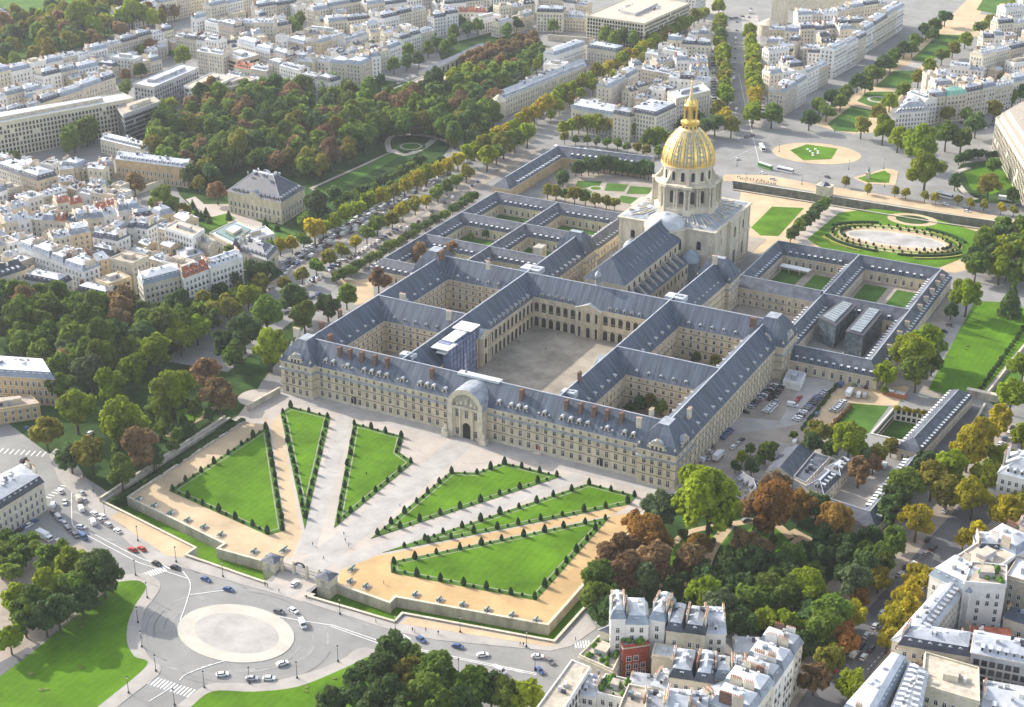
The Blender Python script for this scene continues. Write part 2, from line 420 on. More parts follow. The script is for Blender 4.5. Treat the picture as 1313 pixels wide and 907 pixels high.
# moat round the forecourt (both halves), trench by the south street, sunken court
def mir(p): return [(-x, y) for x, y in p][::-1]
MO = [(96, -34), (96, -110.2), (38.8, -120.6), (39, -124.8), (15.5, -123.6), (9.5, -125), (9.5, -135.4), (47, -134.2), (46.8, -128.4), (102.6, -118), (103.4, -60), (103.4, -34)]
MO_IN = MO[0:6]; MO_OUT = MO[6:]
TR = [G2(*p) for p in ((940, 233), (1045, 249.5), (1180, 271), (1330, 292.5), (1330, 305), (1180, 283), (1045, 261), (940, 244))]
PIT = [G2(*p) for p in ((1117, 557), (1147, 523), (1200, 533), (1170, 569))]
big = [(-6000, -2500), (6000, -2500), (6000, 8000), (-6000, 8000)]
holes = [MO, mir(MO), TR, PIT]
b = MB(); b.add([(x, y, 0) for p in [big]+holes for x, y in p], tess([big]+holes), 'asphalt'); struct('ground', b)
D = -3.8
def pit(name, P, floor, wall, depth):
    P = P if area(P) > 0 else P[::-1]
    b = MB(); b.add([(x, y, depth) for x, y in P], tess([P]), floor); o = struct(name, b)
    return P
for P in (MO, mir(MO)): pit('moat_lawn', P, 'grass', 'wall_stone', D)
pit('trench_floor', TR, 'grass_dull', 'wall_stone', -5); pit('court_lawn', PIT, 'grass_dull', 'wall_stone', -6)
def low_wall(name, line, w, z0, z1, label, mt='wall_stone', cap='stone_light', closed=False):
    t = thing(name, (*line[0], 0), label, 'wall'); b = MB(); c = MB()
    n = len(line)
    for i in range(n if closed else n-1):
        p, q = Vector(line[i]), Vector(line[(i+1) % n]); d = q-p; L = d.length; m = (p+q)/2
        a = math.atan2(d.y, d.x); e = .003*(i % 3)
        b.box((m.x, m.y, z0), (L+w*.98, w-e, z1-z0), mt, a); c.box((m.x, m.y, z1+e), (L+w*1.2, w+.25, .22), cap, a)
    b.build('wall_body', t); c.build('coping', t); return t
for s, nm in ((1, 'west'), (-1, 'east')):
    f = (lambda p: p) if s > 0 else (lambda p: [(-x, y) for x, y in p])
    low_wall('bastion_wall', f(MO_IN), .8, D, .45, f'pale stone retaining wall with embrasures below the {"triangular gravel terrace right" if s>0 else "gravel terrace left"} of the gate')
    low_wall('moat_parapet', f(MO_OUT), .7, D, .55, f'low pale parapet edging the grassy moat {"right" if s>0 else "left"} of the gate beside the road')
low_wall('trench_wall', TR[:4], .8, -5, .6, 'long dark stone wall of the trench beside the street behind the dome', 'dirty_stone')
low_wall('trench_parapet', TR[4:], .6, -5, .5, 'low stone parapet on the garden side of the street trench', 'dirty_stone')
t = thing('sunken_courtyard', (*PIT[0], -6), 'sunken white walled office court with window bands and a lawn at its bottom', 'courtyard'); b = MB()
PP = PIT if area(PIT) > 0 else PIT[::-1]; wi = []
for i in range(4):
    p, q = PP[i], PP[(i+1) % 4]; b.box(((p[0]+q[0])/2, (p[1]+q[1])/2, -6), (math.dist(p, q)+.4, .6-.01*i, 6.5+.01*i), 'render_white', math.atan2(q[1]-p[1], q[0]-p[0]))
    dv_ = (Vector(q)-Vector(p)).normalized(); nn = Vector((-dv_.y, dv_.x))*.32
    wall_windows(wi, tuple(Vector(q)+nn), tuple(Vector(p)+nn), [(-5.3, 1.6), (-2.3, 1.6)], 2.4, 1.3, 'dark', 1)
b.build('wall', t); place_parts('window', t, wi)
ZK[0] = 0.0
# ---- forecourt
fore = [(-96, -110), (-38.8, -120.3), (-39, -124.5), (-15, -123.3), (-9, -124.7), (-6, -138), (6, -138), (9, -124.7), (15, -123.3), (39, -124.5), (38.8, -120.3), (96, -110), (96.3, -34), (100, -20), (104, 4), (-104, 4), (-104, -20), (-96.3, -34)]
patch('forecourt', fore, 'gravel_pale', world=True)
for s in (-1, 1):
    f = (lambda p: p) if s > 0 else (lambda p: [(-x, y) for x, y in p])
    patch('gravel_terrace', f([(18, -98.5), (24, -97), (28, -106), (85, -97.5), (84, -30), (90, -24), (95.2, -33), (95.2, -109.6), (38, -119.8), (38.2, -123.6), (15, -122.6), (11, -115)]), 'gravel_ochre' if s > 0 else 'gravel_sand', world=True)
    patch('path', f([(18.5, -99), (23, -102), (84, -29), (87, -18.2), (85.4, -20.2)]), 'gravel_ochre' if s > 0 else 'gravel_sand', world=True)
    patch('cobbled_path', strip_poly(f([(7, -112), (59, -6)]), 7.0), 'cobble', world=True)
patch('cobbled_path', strip_poly([(0, -126), (0, 1)], 11), 'cobble', world=True)
patch('cobbled_path', [(-104, -5.2), (-8, -5.2), (-8, 3.3), (-104, 3.3)][::1], 'cobble', world=True); patch('cobbled_path', [(8, -5.2), (104, -5.2), (104, 3.3), (8, 3.3)], 'cobble', world=True)
for x in (-1, 1):
    for r in (14, 22): patch('paving_line', strip_poly([(x*(6+ (r)*math.sin(R(a))), -10-r*.75*math.cos(R(a))) for a in range(15, 80, 8)], .35), 'cobble', world=True)
A1 = [(24.4, -101), (83.8, -31.2), (85, -98), (28.5, -107.2)]
A2 = [(18.2, -96.6), (64.5, -10.8), (86.5, -10.8), (86.5, -18.5)]
A3 = [(8.6, -90.3), (9.0, -29.6), (19, -25), (25.2, -11.6), (52, -11)]
LAWNS = []
LN = {(0, 1): 'the large triangular lawn right of the gate', (1, 1): 'the narrow lawn between the two right hand paths', (2, 1): 'the lawn just right of the axis path',
      (0, -1): 'the large triangular lawn left of the gate', (1, -1): 'the narrow lawn between the two left hand paths', (2, -1): 'the lawn just left of the axis path'}
for k, A in enumerate((A1, A2, A3)):
    for s in (1, -1):
        P = A if s > 0 else mir(A)
        if area(P) < 0: P = P[::-1]
        patch('lawn_border', P, 'grass_dull', h=.08, world=True)
        I = inset(P, 2.2); patch('gravel_strip', I, 'strip_grey', h=.10, world=True)
        patch('lawn', inset(P, 2.7), 'grass', h=.12, world=True)
        LAWNS.append((P, LN[(k, s)]))
ZK[0] = 0.0
# ---- central court, side courts
patch('courtyard', [(-31.4, 20.1), (31.4, 20.1), (31.4, 123.9), (-31.4, 123.9)], 'court_stone', world=True)
for s in (-1, 1):
    for ya, yb in ((20, 62), (78, 124)):
        P = [(s*47.6, ya+.1), (s*81.5, ya+.1), (s*81.5, yb), (s*47.6, yb)]; patch('courtyard', P, 'court_stone', world=True)
patch('lawn', [(54, 26), (76, 26), (76, 50), (54, 50)], 'grass_dark', world=True); patch('lawn', [(54, 84), (76, 84), (76, 112), (54, 112)], 'grass_dark', world=True)
for (x0, y0, x1, y1) in ((-127, 148, -97, 179), (-85, 146, -54, 179), (-127, 192, -97, 221), (-85, 192, -53, 221), (-127, 234, -97, 264), (-85, 234, -53, 264)):
    patch('lawn', [(x0, y0), (x1, y0), (x1, y1), (x0, y1)], 'grass_dull', world=True)
for (x0, y0, x1, y1) in ((54, 214, 88, 263), (101, 212, 133, 263)):
    patch('courtyard', [(x0-1, y0-3), (x1+1, y0-3), (x1+1, y1+1), (x0-1, y1+1)], 'gravel_brown', world=True); m = (x0+x1)/2
    patch('lawn', [(x0+1, y0+2), (m-2.5, y0+2), (m-2.5, y1-4), (x0+1, y1-4)], 'grass_dull', world=True); patch('lawn', [(m+2.5, y0+2), (x1-1, y0+2), (x1-1, y1-4), (m+2.5, y1-4)], 'grass_dull', world=True)
patch('courtyard', [(52, 141), (89, 141), (89, 199), (52, 199)], 'gravel_brown', world=True)
patch('courtyard', [(-31, 141), (31, 141), (31, 300), (-31, 300)], 'gravel_brown', world=True)
ZK[0] = 0.0
# ---- road side pavements in front
patch('pavement', [(63, 583), (76, 617), (145, 678), (195, 724), (233, 728), (344, 759), (372, 767), (386, 757), (360, 750), (237, 716), (252, 706), (133, 647), (128, 640), (95, 590), (72, 575)], 'pavement', h=.1)
patch('gravel_verge', [(153, 656), (250, 703.5), (234, 715), (214, 713), (141, 663)], 'gravel_sand', h=.13)
patch('pavement', [(385, 770), (506, 810), (560, 821), (705, 835), (732, 829), (765, 806), (752, 789), (717, 825), (519, 790), (507, 800), (388, 766)], 'pavement', h=.1)
patch('gravel_verge', [(524, 791.5), (716, 827), (700, 829), (545, 805), (513, 800)], 'gravel_sand', h=.13)
patch('forecourt_entry', [(372, 767), (386, 757), (405, 762), (387, 772)], 'gravel_pale', h=.05)
KL = curve(GP([(150, 738), (183, 736), (200, 742), (206, 752), (197, 768), (185, 784), (181, 806), (184, 830), (196, 848), (206, 855), (203, 866), (190, 876), (150, 907), (100, 950)]))
LL = curve(GP([(150, 747), (176, 745), (187, 754), (173, 777), (164, 800), (163, 824), (172, 842), (188, 854), (125, 907), (75, 950)]))
patch('pavement', KL+LL[::-1], 'pavement', h=.1, world=True)
KR = curve(GP([(225, 907), (262, 880), (290, 876), (330, 877), (364, 871), (405, 860), (440, 845), (455, 834), (470, 831), (490, 838), (500, 850)]))
LR = curve(GP([(245, 907), (273, 887), (325, 887.5), (382, 881), (440, 858), (472, 843), (482, 848)]))
patch('pavement', KR+[G2(490, 870)]+LR[::-1], 'pavement', h=.1, world=True)
patch('lawn', LL+GP([(-60, 1000), (-60, 905), (0, 868), (45, 834)]), 'grass', h=.14, world=True)
patch('lawn', LR+GP([(560, 880), (640, 960), (300, 960), (200, 945)]), 'grass', h=.14, world=True)
patch('gravel_ground', [(-80, 700), (60, 688), (105, 700), (152, 738), (150, 747), (40, 833), (-80, 905)], 'gravel_brown', h=.06)
patch('slab_path', [(0, 850), (35, 831), (46, 834), (0, 868), (-40, 880)], 'asphalt_dark', h=.16)
patch('lawn', [(-60, 690), (0, 692), (30, 690), (40, 705), (0, 730), (-60, 740)], 'grass_dark', h=.1)
patch('roundabout_island', ell(1, -166, 22.4, 16.2), 'island_stone', h=.12, world=True); patch('island_cobbles', ell(1.5, -166, 16.6, 10.8), 'cobble', h=.13, world=True)
# ---- road markings
def marks(lines, w=.22, px=True, dash=None):
    for ln in lines:
        L = curve(GP(ln), 6)
        if dash:
            acc = 0; seg = []; n = 0
            b = MB(); ZK[0] += .004
            for i in range(len(L)-1):
                p, q = Vector(L[i]), Vector(L[i+1]); d = (q-p).length; m = int(d/dash)+1
                for k in range(m):
                    if (n := n+1) % 2: continue
                    u, v = p.lerp(q, k/m), p.lerp(q, (k+1)/m); S4 = strip_poly([u, v], w); b.add([(x, y, ZK[0]) for x, y in S4], [(0, 1, 2, 3)], 'line_white')
            o = struct('road_marking', b)
        else: patch('road_marking', strip_poly(L, w), 'line_white', world=True)
def zebra(a, b, width, n, wd=.55):
    """crossing from a to b (photo points): n bars along the traffic direction"""
    A, B = Vector(G2(*a)), Vector(G2(*b)); d = (B-A); m = MB(); ZK[0] += .004; dn = d.normalized(); pn = Vector((-dn.y, dn.x))
    for k in range(n):
        c = A+d*(k+.5)/n
        q = [c-pn*width/2-dn*wd/2, c+pn*width/2-dn*wd/2, c+pn*width/2+dn*wd/2, c-pn*width/2+dn*wd/2]
        m.add([(x, y, ZK[0]) for x, y in q], [(0, 1, 2, 3)] if area([tuple(v) for v in q]) > 0 else [(3, 2, 1, 0)], 'line_white')
    struct('road_marking', m)
zebra((192, 872), (247, 890), 4.5, 13); zebra((184, 739), (212, 729), 4, 9); zebra((-2, 578), (60, 583), 4.5, 9); zebra((488, 834), (524, 816), 4, 9); zebra((736, 827), (757, 826), 4.2, 6, .5)
zebra((212, 729), (228, 719), 3.5, 4); zebra((60, 640), (84, 622), 3, 6); zebra((6, 672), (20, 690), 3, 6)
zebra((1187, 687), (1238, 689), 4.5, 12); zebra((1075, 852), (1108, 862), 4, 9); zebra((1062, 889), (1090, 899), 4, 8); zebra((1134, 758), (1146, 752), 3, 4)
zebra((1228, 585), (1242, 590), 4, 5)
marks([[(336, 786), (380, 795), (425, 802)], [(425, 801.5), (492, 824)], [(424, 803.5), (490, 827)], [(515, 828), (600, 846), (688, 864)], [(515, 830), (600, 848), (688, 866)], [(232, 730), (244, 748), (240, 770), (231, 796)], [(244, 763), (290, 757)], [(92, 632), (92, 655), (95, 676), (118, 690), (178, 722)], [(178, 722), (240, 742)], [(122, 686), (180, 716), (210, 724)], [(191, 900), (220, 882)], [(230, 873), (243, 863), (290, 847)]], .28)
marks([[(243, 864), (262, 855), (290, 848)], [(1075, 853), (1165, 770)], [(1110, 862), (1175, 790)]], .25, dash=1.5)
marks([[(947, 95), (957, 140), (975, 215)], [(968, 190), (935, 205)]], .3)
ZK[0] = 0.0
# ---- west yard, parking, gardens
patch('parking_ground', [(98.2, 3), (118, 3), (140, 60), (146, 84), (150, 118), (141, 132.4), (102.2, 132.4), (98.3, 121)], 'gravel_brown', world=True)
patch('yard_road', [G2(*p) for p in ((905, 560), (990, 550), (1045, 540), (1075, 490), (1035, 483), (1000, 540), (950, 535))], 'cobble', world=True)
patch('parking_ground', [(1030, 545), (1085, 478), (1170, 492), (1150, 520), (1085, 520), (1060, 552)], 'gravel_sand')
patch('lawn', [(1064, 549), (1090, 517), (1140, 521), (1114, 556)], 'grass_dull')
patch('play_yard', [(952, 608), (985, 566), (1060, 572), (1050, 595), (1000, 600), (985, 625)], 'pavement')
patch('yard', [(1060, 635), (1085, 600), (1140, 605), (1130, 640), (1100, 665)], 'pavement')
patch('gravel_ground', [(1120, 500), (1220, 375), (1232, 385), (1180, 480), (1200, 500), (1240, 505), (1225, 520), (1160, 495)], 'gravel_brown')
patch('lawn', [(1190, 500), (1250, 386), (1290, 388), (1330, 400), (1330, 420), (1258, 506), (1220, 508)], 'grass', h=.05)
patch('path', [(1213, 458), (1222, 459), (1243, 418), (1236, 415)], 'pavement')
patch('lane', [(1243, 507), (1320, 408), (1340, 425), (1262, 513)], 'gravel_brown'); patch('lawn', [(1265, 512), (1330, 430), (1345, 440), (1280, 525)], 'grass_dull')
patch('lane', [(1190, 590), (1240, 515), (1262, 523), (1218, 600)], 'asphalt_dark'); patch('lawn', [(1218, 600), (1258, 530), (1280, 545), (1250, 585)], 'grass_dull')
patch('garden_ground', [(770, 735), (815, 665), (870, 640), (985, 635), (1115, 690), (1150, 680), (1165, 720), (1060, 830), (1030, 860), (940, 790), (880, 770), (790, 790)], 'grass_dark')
patch('lawn', [(860, 705), (880, 690), (925, 680), (935, 690), (905, 720), (880, 735), (860, 725)], 'grass'); patch('lawn', [(942, 695), (965, 675), (1000, 678), (1020, 700), (1005, 715), (960, 700)], 'grass')
for ln, w_ in (([(940, 668), (915, 700), (900, 735), (885, 760)], 4.5), ([(940, 672), (985, 668), (1015, 690)], 3.5), ([(860, 700), (885, 682), (935, 672)], 3), ([(1015, 680), (1045, 695), (1060, 690)], 3.5), ([(845, 752), (900, 748)], 3), ([(1010, 705), (1025, 690)], 3)):
    patch('path', strip_poly(curve(GP(ln)), w_), 'gravel_sand', world=True)
patch('pavement', [(870, 795), (1010, 780), (1105, 720), (1165, 725), (1060, 835), (1035, 850), (1000, 800)], 'gravel_brown')
patch('lawn', [(1025, 800), (1070, 765), (1100, 775), (1060, 825)], 'grass_dark')
patch('pavement', [(1060, 850), (1075, 835), (1200, 700), (1235, 705), (1313, 625), (1330, 650), (1200, 745), (1120, 850), (1090, 907), (1070, 907)], 'pavement') if False else None
patch('pavement', strip_poly(GP([(1030, 960), (1090, 868), (1185, 745), (1250, 665), (1340, 555)]), 34), 'gravel_brown', world=True)
patch('road', strip_poly(GP([(1020, 960), (1080, 868), (1175, 745), (1240, 670), (1330, 560)]), 15), 'asphalt_dark', world=True)
patch('road', strip_poly(GP([(1000, 880), (1050, 870), (1130, 780), (1180, 720), (1215, 700)]), 7), 'asphalt_dark', world=True)
ZK[0] = 0.0
# ---- gardens south and west of the dome
patch('gravel_court', [G2(*p) for p in ((950, 245), (1045, 261), (1180, 283), (1313, 303), (1313, 330), (1225, 350), (1000, 320), (940, 330))], 'gravel_sand', world=True)
patch('lawn', [(963, 292), (990, 265), (1031, 267), (998, 303), (975, 302)], 'grass', h=.06)
patch('path', [(1010, 305), (1062, 263), (1085, 268), (1035, 315)], 'gravel_pale')
patch('lawn', [(1035, 307), (1076, 273), (1120, 268), (1180, 275), (1262, 300), (1250, 325), (1200, 345), (1120, 335), (1060, 322)], 'grass', h=.06)
Cc = Vector(G2(1148, 307)); rot_ = 0.0
ax = Vector(G2(1213, 316))-Vector(G2(1085, 299)); L_ = ax.length/2; ra = math.atan2(ax.y, ax.x)
def stad(f, g): return ell(Cc.x, Cc.y, L_*f, L_*g, 36, ra)
for f, g, mt in ((1.32, .78, 'gravel_sand'), (1.25, .70, 'grass'), (1.17, .62, 'gravel_sand'), (1.0, .40, 'stone_light'), (.95, .36, 'basin_dry')): patch({'gravel_sand': 'path', 'grass': 'lawn', 'stone_light': 'basin_rim', 'basin_dry': 'basin'}[mt], stad(f, g), mt, h=.07, world=True)
q = Vector(G2(1170, 282)); patch('path', ell(q.x, q.y, 15, 11, 30, ra), 'gravel_sand', h=.08, world=True); patch('lawn', ell(q.x, q.y, 10, 7.5, 30, ra), 'grass_dark', h=.09, world=True)
# south-east garden
patch('garden_court', [G2(*p) for p in ((680, 270), (722, 205), (838, 214), (838, 262), (800, 278))], 'gravel_brown', world=True)
for P in ([(740, 232), (772, 233), (768, 240), (738, 241)], [(778, 235), (806, 237), (800, 246), (775, 245)], [(808, 239), (836, 241), (832, 249), (803, 249)], [(735, 243), (760, 246), (752, 254), (728, 252)], [(797, 251), (818, 254), (808, 262), (790, 258)]): patch('lawn', P, 'grass_dull', h=.05)
q = G2(764, 242); patch('path', ell(*q, 5, 5, 20), 'gravel_pale', h=.1, world=True); patch('fountain_basin', ell(*q, 3.4, 3.4, 20), 'grass', h=.11, world=True)
ZK[0] = 0.0
# place behind the dome and avenues
q = Vector(G2(1047, 197)); patch('island', ell(q.x, q.y, 30, 24, 40, .2), 'gravel_sand', h=.12, world=True); patch('lawn', [(1013, 193), (1034, 185.5), (1074, 191), (1066, 204.5), (1030, 206)], 'grass', h=.16)
b = MB(); 
for k in range(7):
    p = G2(1036+k*2.2+((k*7) % 3), 192+((k*5) % 4)*2.6); b.lathe(*p, [(1.1, .22), (1.0, .5), (.4, .8)], 'line_white', 7)
o = b.build('flower_bed'); o['kind'] = 'stuff'
patch('island', [(1094, 228), (1137, 216), (1152, 220), (1148, 238), (1110, 236)], 'gravel_sand', h=.12); patch('lawn', [(1099, 229), (1134, 219), (1142, 224), (1140, 235), (1112, 234)], 'grass', h=.16)
patch('pavement', [(920, 232), (985, 236), (1045, 246), (1180, 268), (1313, 289), (1313, 284), (1180, 258), (1050, 237), (985, 225), (930, 224)], 'gravel_sand', h=.1)
patch('pavement', [(905, 0), (925, 0), (930, 170), (905, 175)], 'pavement', h=.1); patch('pavement', [(951, 20), (972, 20), (985, 150), (1010, 165), (965, 168), (958, 150)], 'pavement', h=.1)
patch('path', [(1045, 160), (1068, 167), (1095, 172), (1120, 170), (1180, 95), (1245, 30), (1290, -20), (1260, -20), (1225, 15), (1175, 55), (1110, 110), (1058, 148)], 'gravel_sand', h=.06)
for P in ([(1061, 159), (1092, 136), (1121, 142), (1100, 170), (1070, 168)], [(1099, 130), (1112, 118), (1148, 118), (1130, 135), (1120, 138)], [(1121, 112), (1146, 91), (1184, 91), (1163, 114)], [(1168, 77), (1204, 44), (1243, 46), (1190, 81)], [(1252, 13), (1265, -8), (1300, -10), (1280, 19)]): patch('lawn', P, 'grass_dull', h=.1)
q = G2(1127, 128); patch('path', ell(*q, 9, 9, 24), 'gravel_pale', h=.13, world=True); patch('lawn', ell(q[0]-1, q[1], 6, 6, 24), 'grass_dull', h=.14, world=True)
patch('road', [(1150, 92), (1172, 78), (1190, 82), (1170, 92)], 'pavement', h=.07)
patch('path', [(1228, 35), (1250, 18), (1285, 22), (1268, 50), (1210, 42)], 'gravel_sand', h=.09)
patch('garden_ground', [(1222, 225), (1233, 210), (1275, 205), (1300, 225), (1310, 262), (1250, 260), (1228, 245)], 'grass_dark'); patch('path', strip_poly(curve(GP([(1243, 215), (1226, 222), (1228, 235), (1240, 250), (1252, 256)])), 4), 'gravel_pale', world=True); patch('lawn', [(1236, 222), (1265, 214), (1295, 222), (1300, 240), (1270, 250), (1245, 243)], 'grass', h=.04)
ZK[0] = 0.0
# mansion garden in the wood, other gardens
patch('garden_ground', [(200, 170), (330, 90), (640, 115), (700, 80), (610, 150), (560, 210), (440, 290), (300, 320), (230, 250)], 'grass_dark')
patch('lawn', [(405, 244), (500, 196), (516, 199), (425, 250)], 'grass_dull', h=.06); patch('path', strip_poly(GP([(398, 242), (503, 195)]), 2.5), 'gravel_pale', world=True)
for ln, w_ in (([(500, 195), (497, 182), (508, 174), (545, 174), (575, 182)], 4), ([(503, 192), (515, 198), (530, 196), (548, 186), (556, 179)], 5), ([(400, 243), (420, 250)], 2)): patch('path', strip_poly(curve(GP(ln)), w_), 'gravel_pale', world=True)
q = G2(527, 188); patch('lawn', ell(*q, 10.5, 10.5, 28), 'grass_dull', h=.09, world=True); patch('path', ell(*q, 8, 8, 28), 'gravel_pale', h=.1, world=True); patch('lawn', ell(*q, 6.5, 6.5, 28), 'grass_dull', h=.11, world=True)
patch('garden_ground', [(235, 265), (290, 260), (380, 300), (360, 320), (255, 300)], 'grass_dull'); patch('path', [(238, 256), (250, 252), (262, 262), (296, 262), (345, 292), (320, 296), (255, 272)], 'gravel_pale'); patch('lawn', [(258, 282), (290, 274), (303, 280), (272, 294)], 'grass', h=.03)
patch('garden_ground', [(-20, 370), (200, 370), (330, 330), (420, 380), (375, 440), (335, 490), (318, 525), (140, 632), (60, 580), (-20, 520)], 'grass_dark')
patch('path', strip_poly(curve(GP([(215, 560), (240, 545), (265, 530), (272, 522)])), 4), 'gravel_sand', world=True); patch('lawn', [(225, 528), (250, 520), (262, 530), (245, 545), (228, 545)], 'grass')
patch('forecourt_corner', ell(*G2(330, 510), 9, 9, 24), 'gravel_pale', world=True)
patch('path', [(300, 540), (330, 500), (352, 500), (338, 545)], 'gravel_pale')
# avenue on the east: pale pavements under the tree rows
for off, w_ in ((0, 9),):
    pass
patch('road', strip_poly(GP([(250, 470), (330, 410), (430, 335), (560, 250), (690, 165), (800, 95)]), 36), 'asphalt', world=True)
patch('pavement', strip_poly(GP([(440, 350), (560, 270), (690, 190)]), 7), 'gravel_brown', h=.03, world=True)
patch('pavement', strip_poly(GP([(250, 430), (420, 320), (560, 225), (700, 120), (830, 45)]), 6), 'gravel_brown', h=.05, world=True)
patch('pavement', strip_poly(GP([(310, 420), (450, 330), (600, 232), (690, 175)]), 5), 'gravel_brown', h=.06, world=True)
patch('yard', [(432, 360), (478, 358), (480, 385), (455, 392)], 'gravel_sand')
patch('park_ground', [(-20, -5), (140, -5), (255, 0), (200, 20), (110, 60), (0, 85), (-20, 85)], 'grass_dull'); patch('park_ground', [(560, 60), (640, 40), (690, 45), (700, 70), (640, 118), (580, 120)], 'grass_dark')

# ---- wear on the roads and lawns: tyre arcs, repairs, bare spots
ZK[0] = .16
mat('asphalt_worn', (0.315, 0.31, 0.30), .9, .12, .3, detail=8); mat('asphalt_patch', (0.205, 0.20, 0.195), .9, .12, .3, detail=8); mat('grass_bare', (0.15, 0.20, 0.04), .95, .3, .4)
rw = random.Random(77); ZK[0] = .012; ZK[1] = .0012
for k in range(26):
    r = rw.uniform(1.12, 1.75); a0 = rw.uniform(0, 6.28); da = rw.uniform(.3, .9)
    patch('tyre_track', strip_poly([(1+22.4*r*math.cos(a0+da*i/7)*1.0, -166+16.2*r*1.06*math.sin(a0+da*i/7)) for i in range(8)], rw.uniform(.3, .8)), rw.choice(['asphalt_worn', 'asphalt_patch', 'asphalt_worn']), world=True)
for k in range(16):
    x, y = rw.choice([(300, 770), (150, 700), (90, 650), (560, 835), (640, 850), (420, 830), (240, 850), (210, 760), (480, 830)]); x += rw.uniform(-40, 40); y += rw.uniform(-12, 12); p = G2(x, y)
    if (p[0]-1)**2/27**2+(p[1]+166)**2/20**2 < 1: continue
    w1, l1 = rw.uniform(.8, 2.6), rw.uniform(2, 8); patch('road_repair', [(p[0], p[1]), (p[0]+l1, p[1]+rw.uniform(-.6, .6)), (p[0]+l1, p[1]+w1), (p[0]+.2, p[1]+w1)], 'asphalt_worn', world=True)
ZK[0] = .40
for k in range(14):
    x, y = rw.choice([(50, 868), (100, 800), (140, 770), (60, 880), (110, 860), (380, 890), (440, 870), (1230, 450), (1270, 420)]); x += rw.uniform(-14, 14); y += rw.uniform(-9, 9); p = G2(x, y); r = rw.uniform(.4, 1.0)
    patch('bare_spot', [(p[0]+r*rw.uniform(.5, 1.3)*math.cos(.7*i)*1.6, p[1]+r*rw.uniform(.5, 1.2)*math.sin(.7*i)) for i in range(9)], 'grass_bare', world=True)

ZK[1] = .004
bank = [(-96.4, -34), (-103, -34), (-102.3, -117), (-96.4, -110.5)]
b = MB(); b.prism(bank, -3.7, -.7, 'grass_dark'); struct('moat_bank', b)
# clipped hedges and flower strips of the oval garden
mat('hedge_green', (0.035, 0.075, 0.022), .9, .35, 1.0, spec=.1); mat('flower_mix', (0.30, 0.26, 0.05), .9, .5, 1.2, col2=(0.07, 0.13, 0.03))
def arc_band(f, g, w, a0, a1, n=14):
    o = []; i_ = []
    for k in range(n+1):
        a = R(a0+(a1-a0)*k/n); c, s_ = math.cos(a), math.sin(a)
        for L, d in ((o, w/2), (i_, -w/2)):
            u, v = (L_*f+d)*c, (L_*g+d)*s_; L.append((Cc.x+u*math.cos(ra)-v*math.sin(ra), Cc.y+u*math.sin(ra)+v*math.cos(ra)))
    return o+i_[::-1]
for k, (f, g, w, a0, a1, mt, hz) in enumerate([(1.42, .88, 1.6, 200, 262, 'hedge_green', .9), (1.42, .88, 1.6, 278, 340, 'hedge_green', .9), (1.42, .88, 1.6, 20, 70, 'hedge_green', .9), (1.42, .88, 1.6, 110, 160, 'hedge_green', .9), (1.28, .70, 1.3, 190, 245, 'flower_mix', .6), (1.28, .70, 1.3, 295, 350, 'flower_mix', .6), (1.28, .70, 1.3, 15, 62, 'flower_mix', .6), (1.28, .70, 1.3, 118, 165, 'flower_mix', .6), (1.52, 1.02, 1.2, 205, 250, 'flower_mix', .6), (1.52, 1.02, 1.2, 290, 335, 'flower_mix', .6), (1.1, .5, 1.0, 150, 210, 'hedge_green', .8), (1.1, .5, 1.0, -30, 30, 'hedge_green', .8)]):
    b = MB(); b.prism(arc_band(f, g, w, a0, a1), .1, .3+hz, mt); o = b.build('hedge' if mt == 'hedge_green' else 'flower_strip')
    tag(o, f'{"dark clipped hedge" if mt == "hedge_green" else "yellow green flower strip"} curving round the oval basin, {ordinal(k)} of twelve bands', 'hedge' if mt == 'hedge_green' else 'flower bed')
ring = ell(q[0], q[1], 6.8, 6.8, 24)
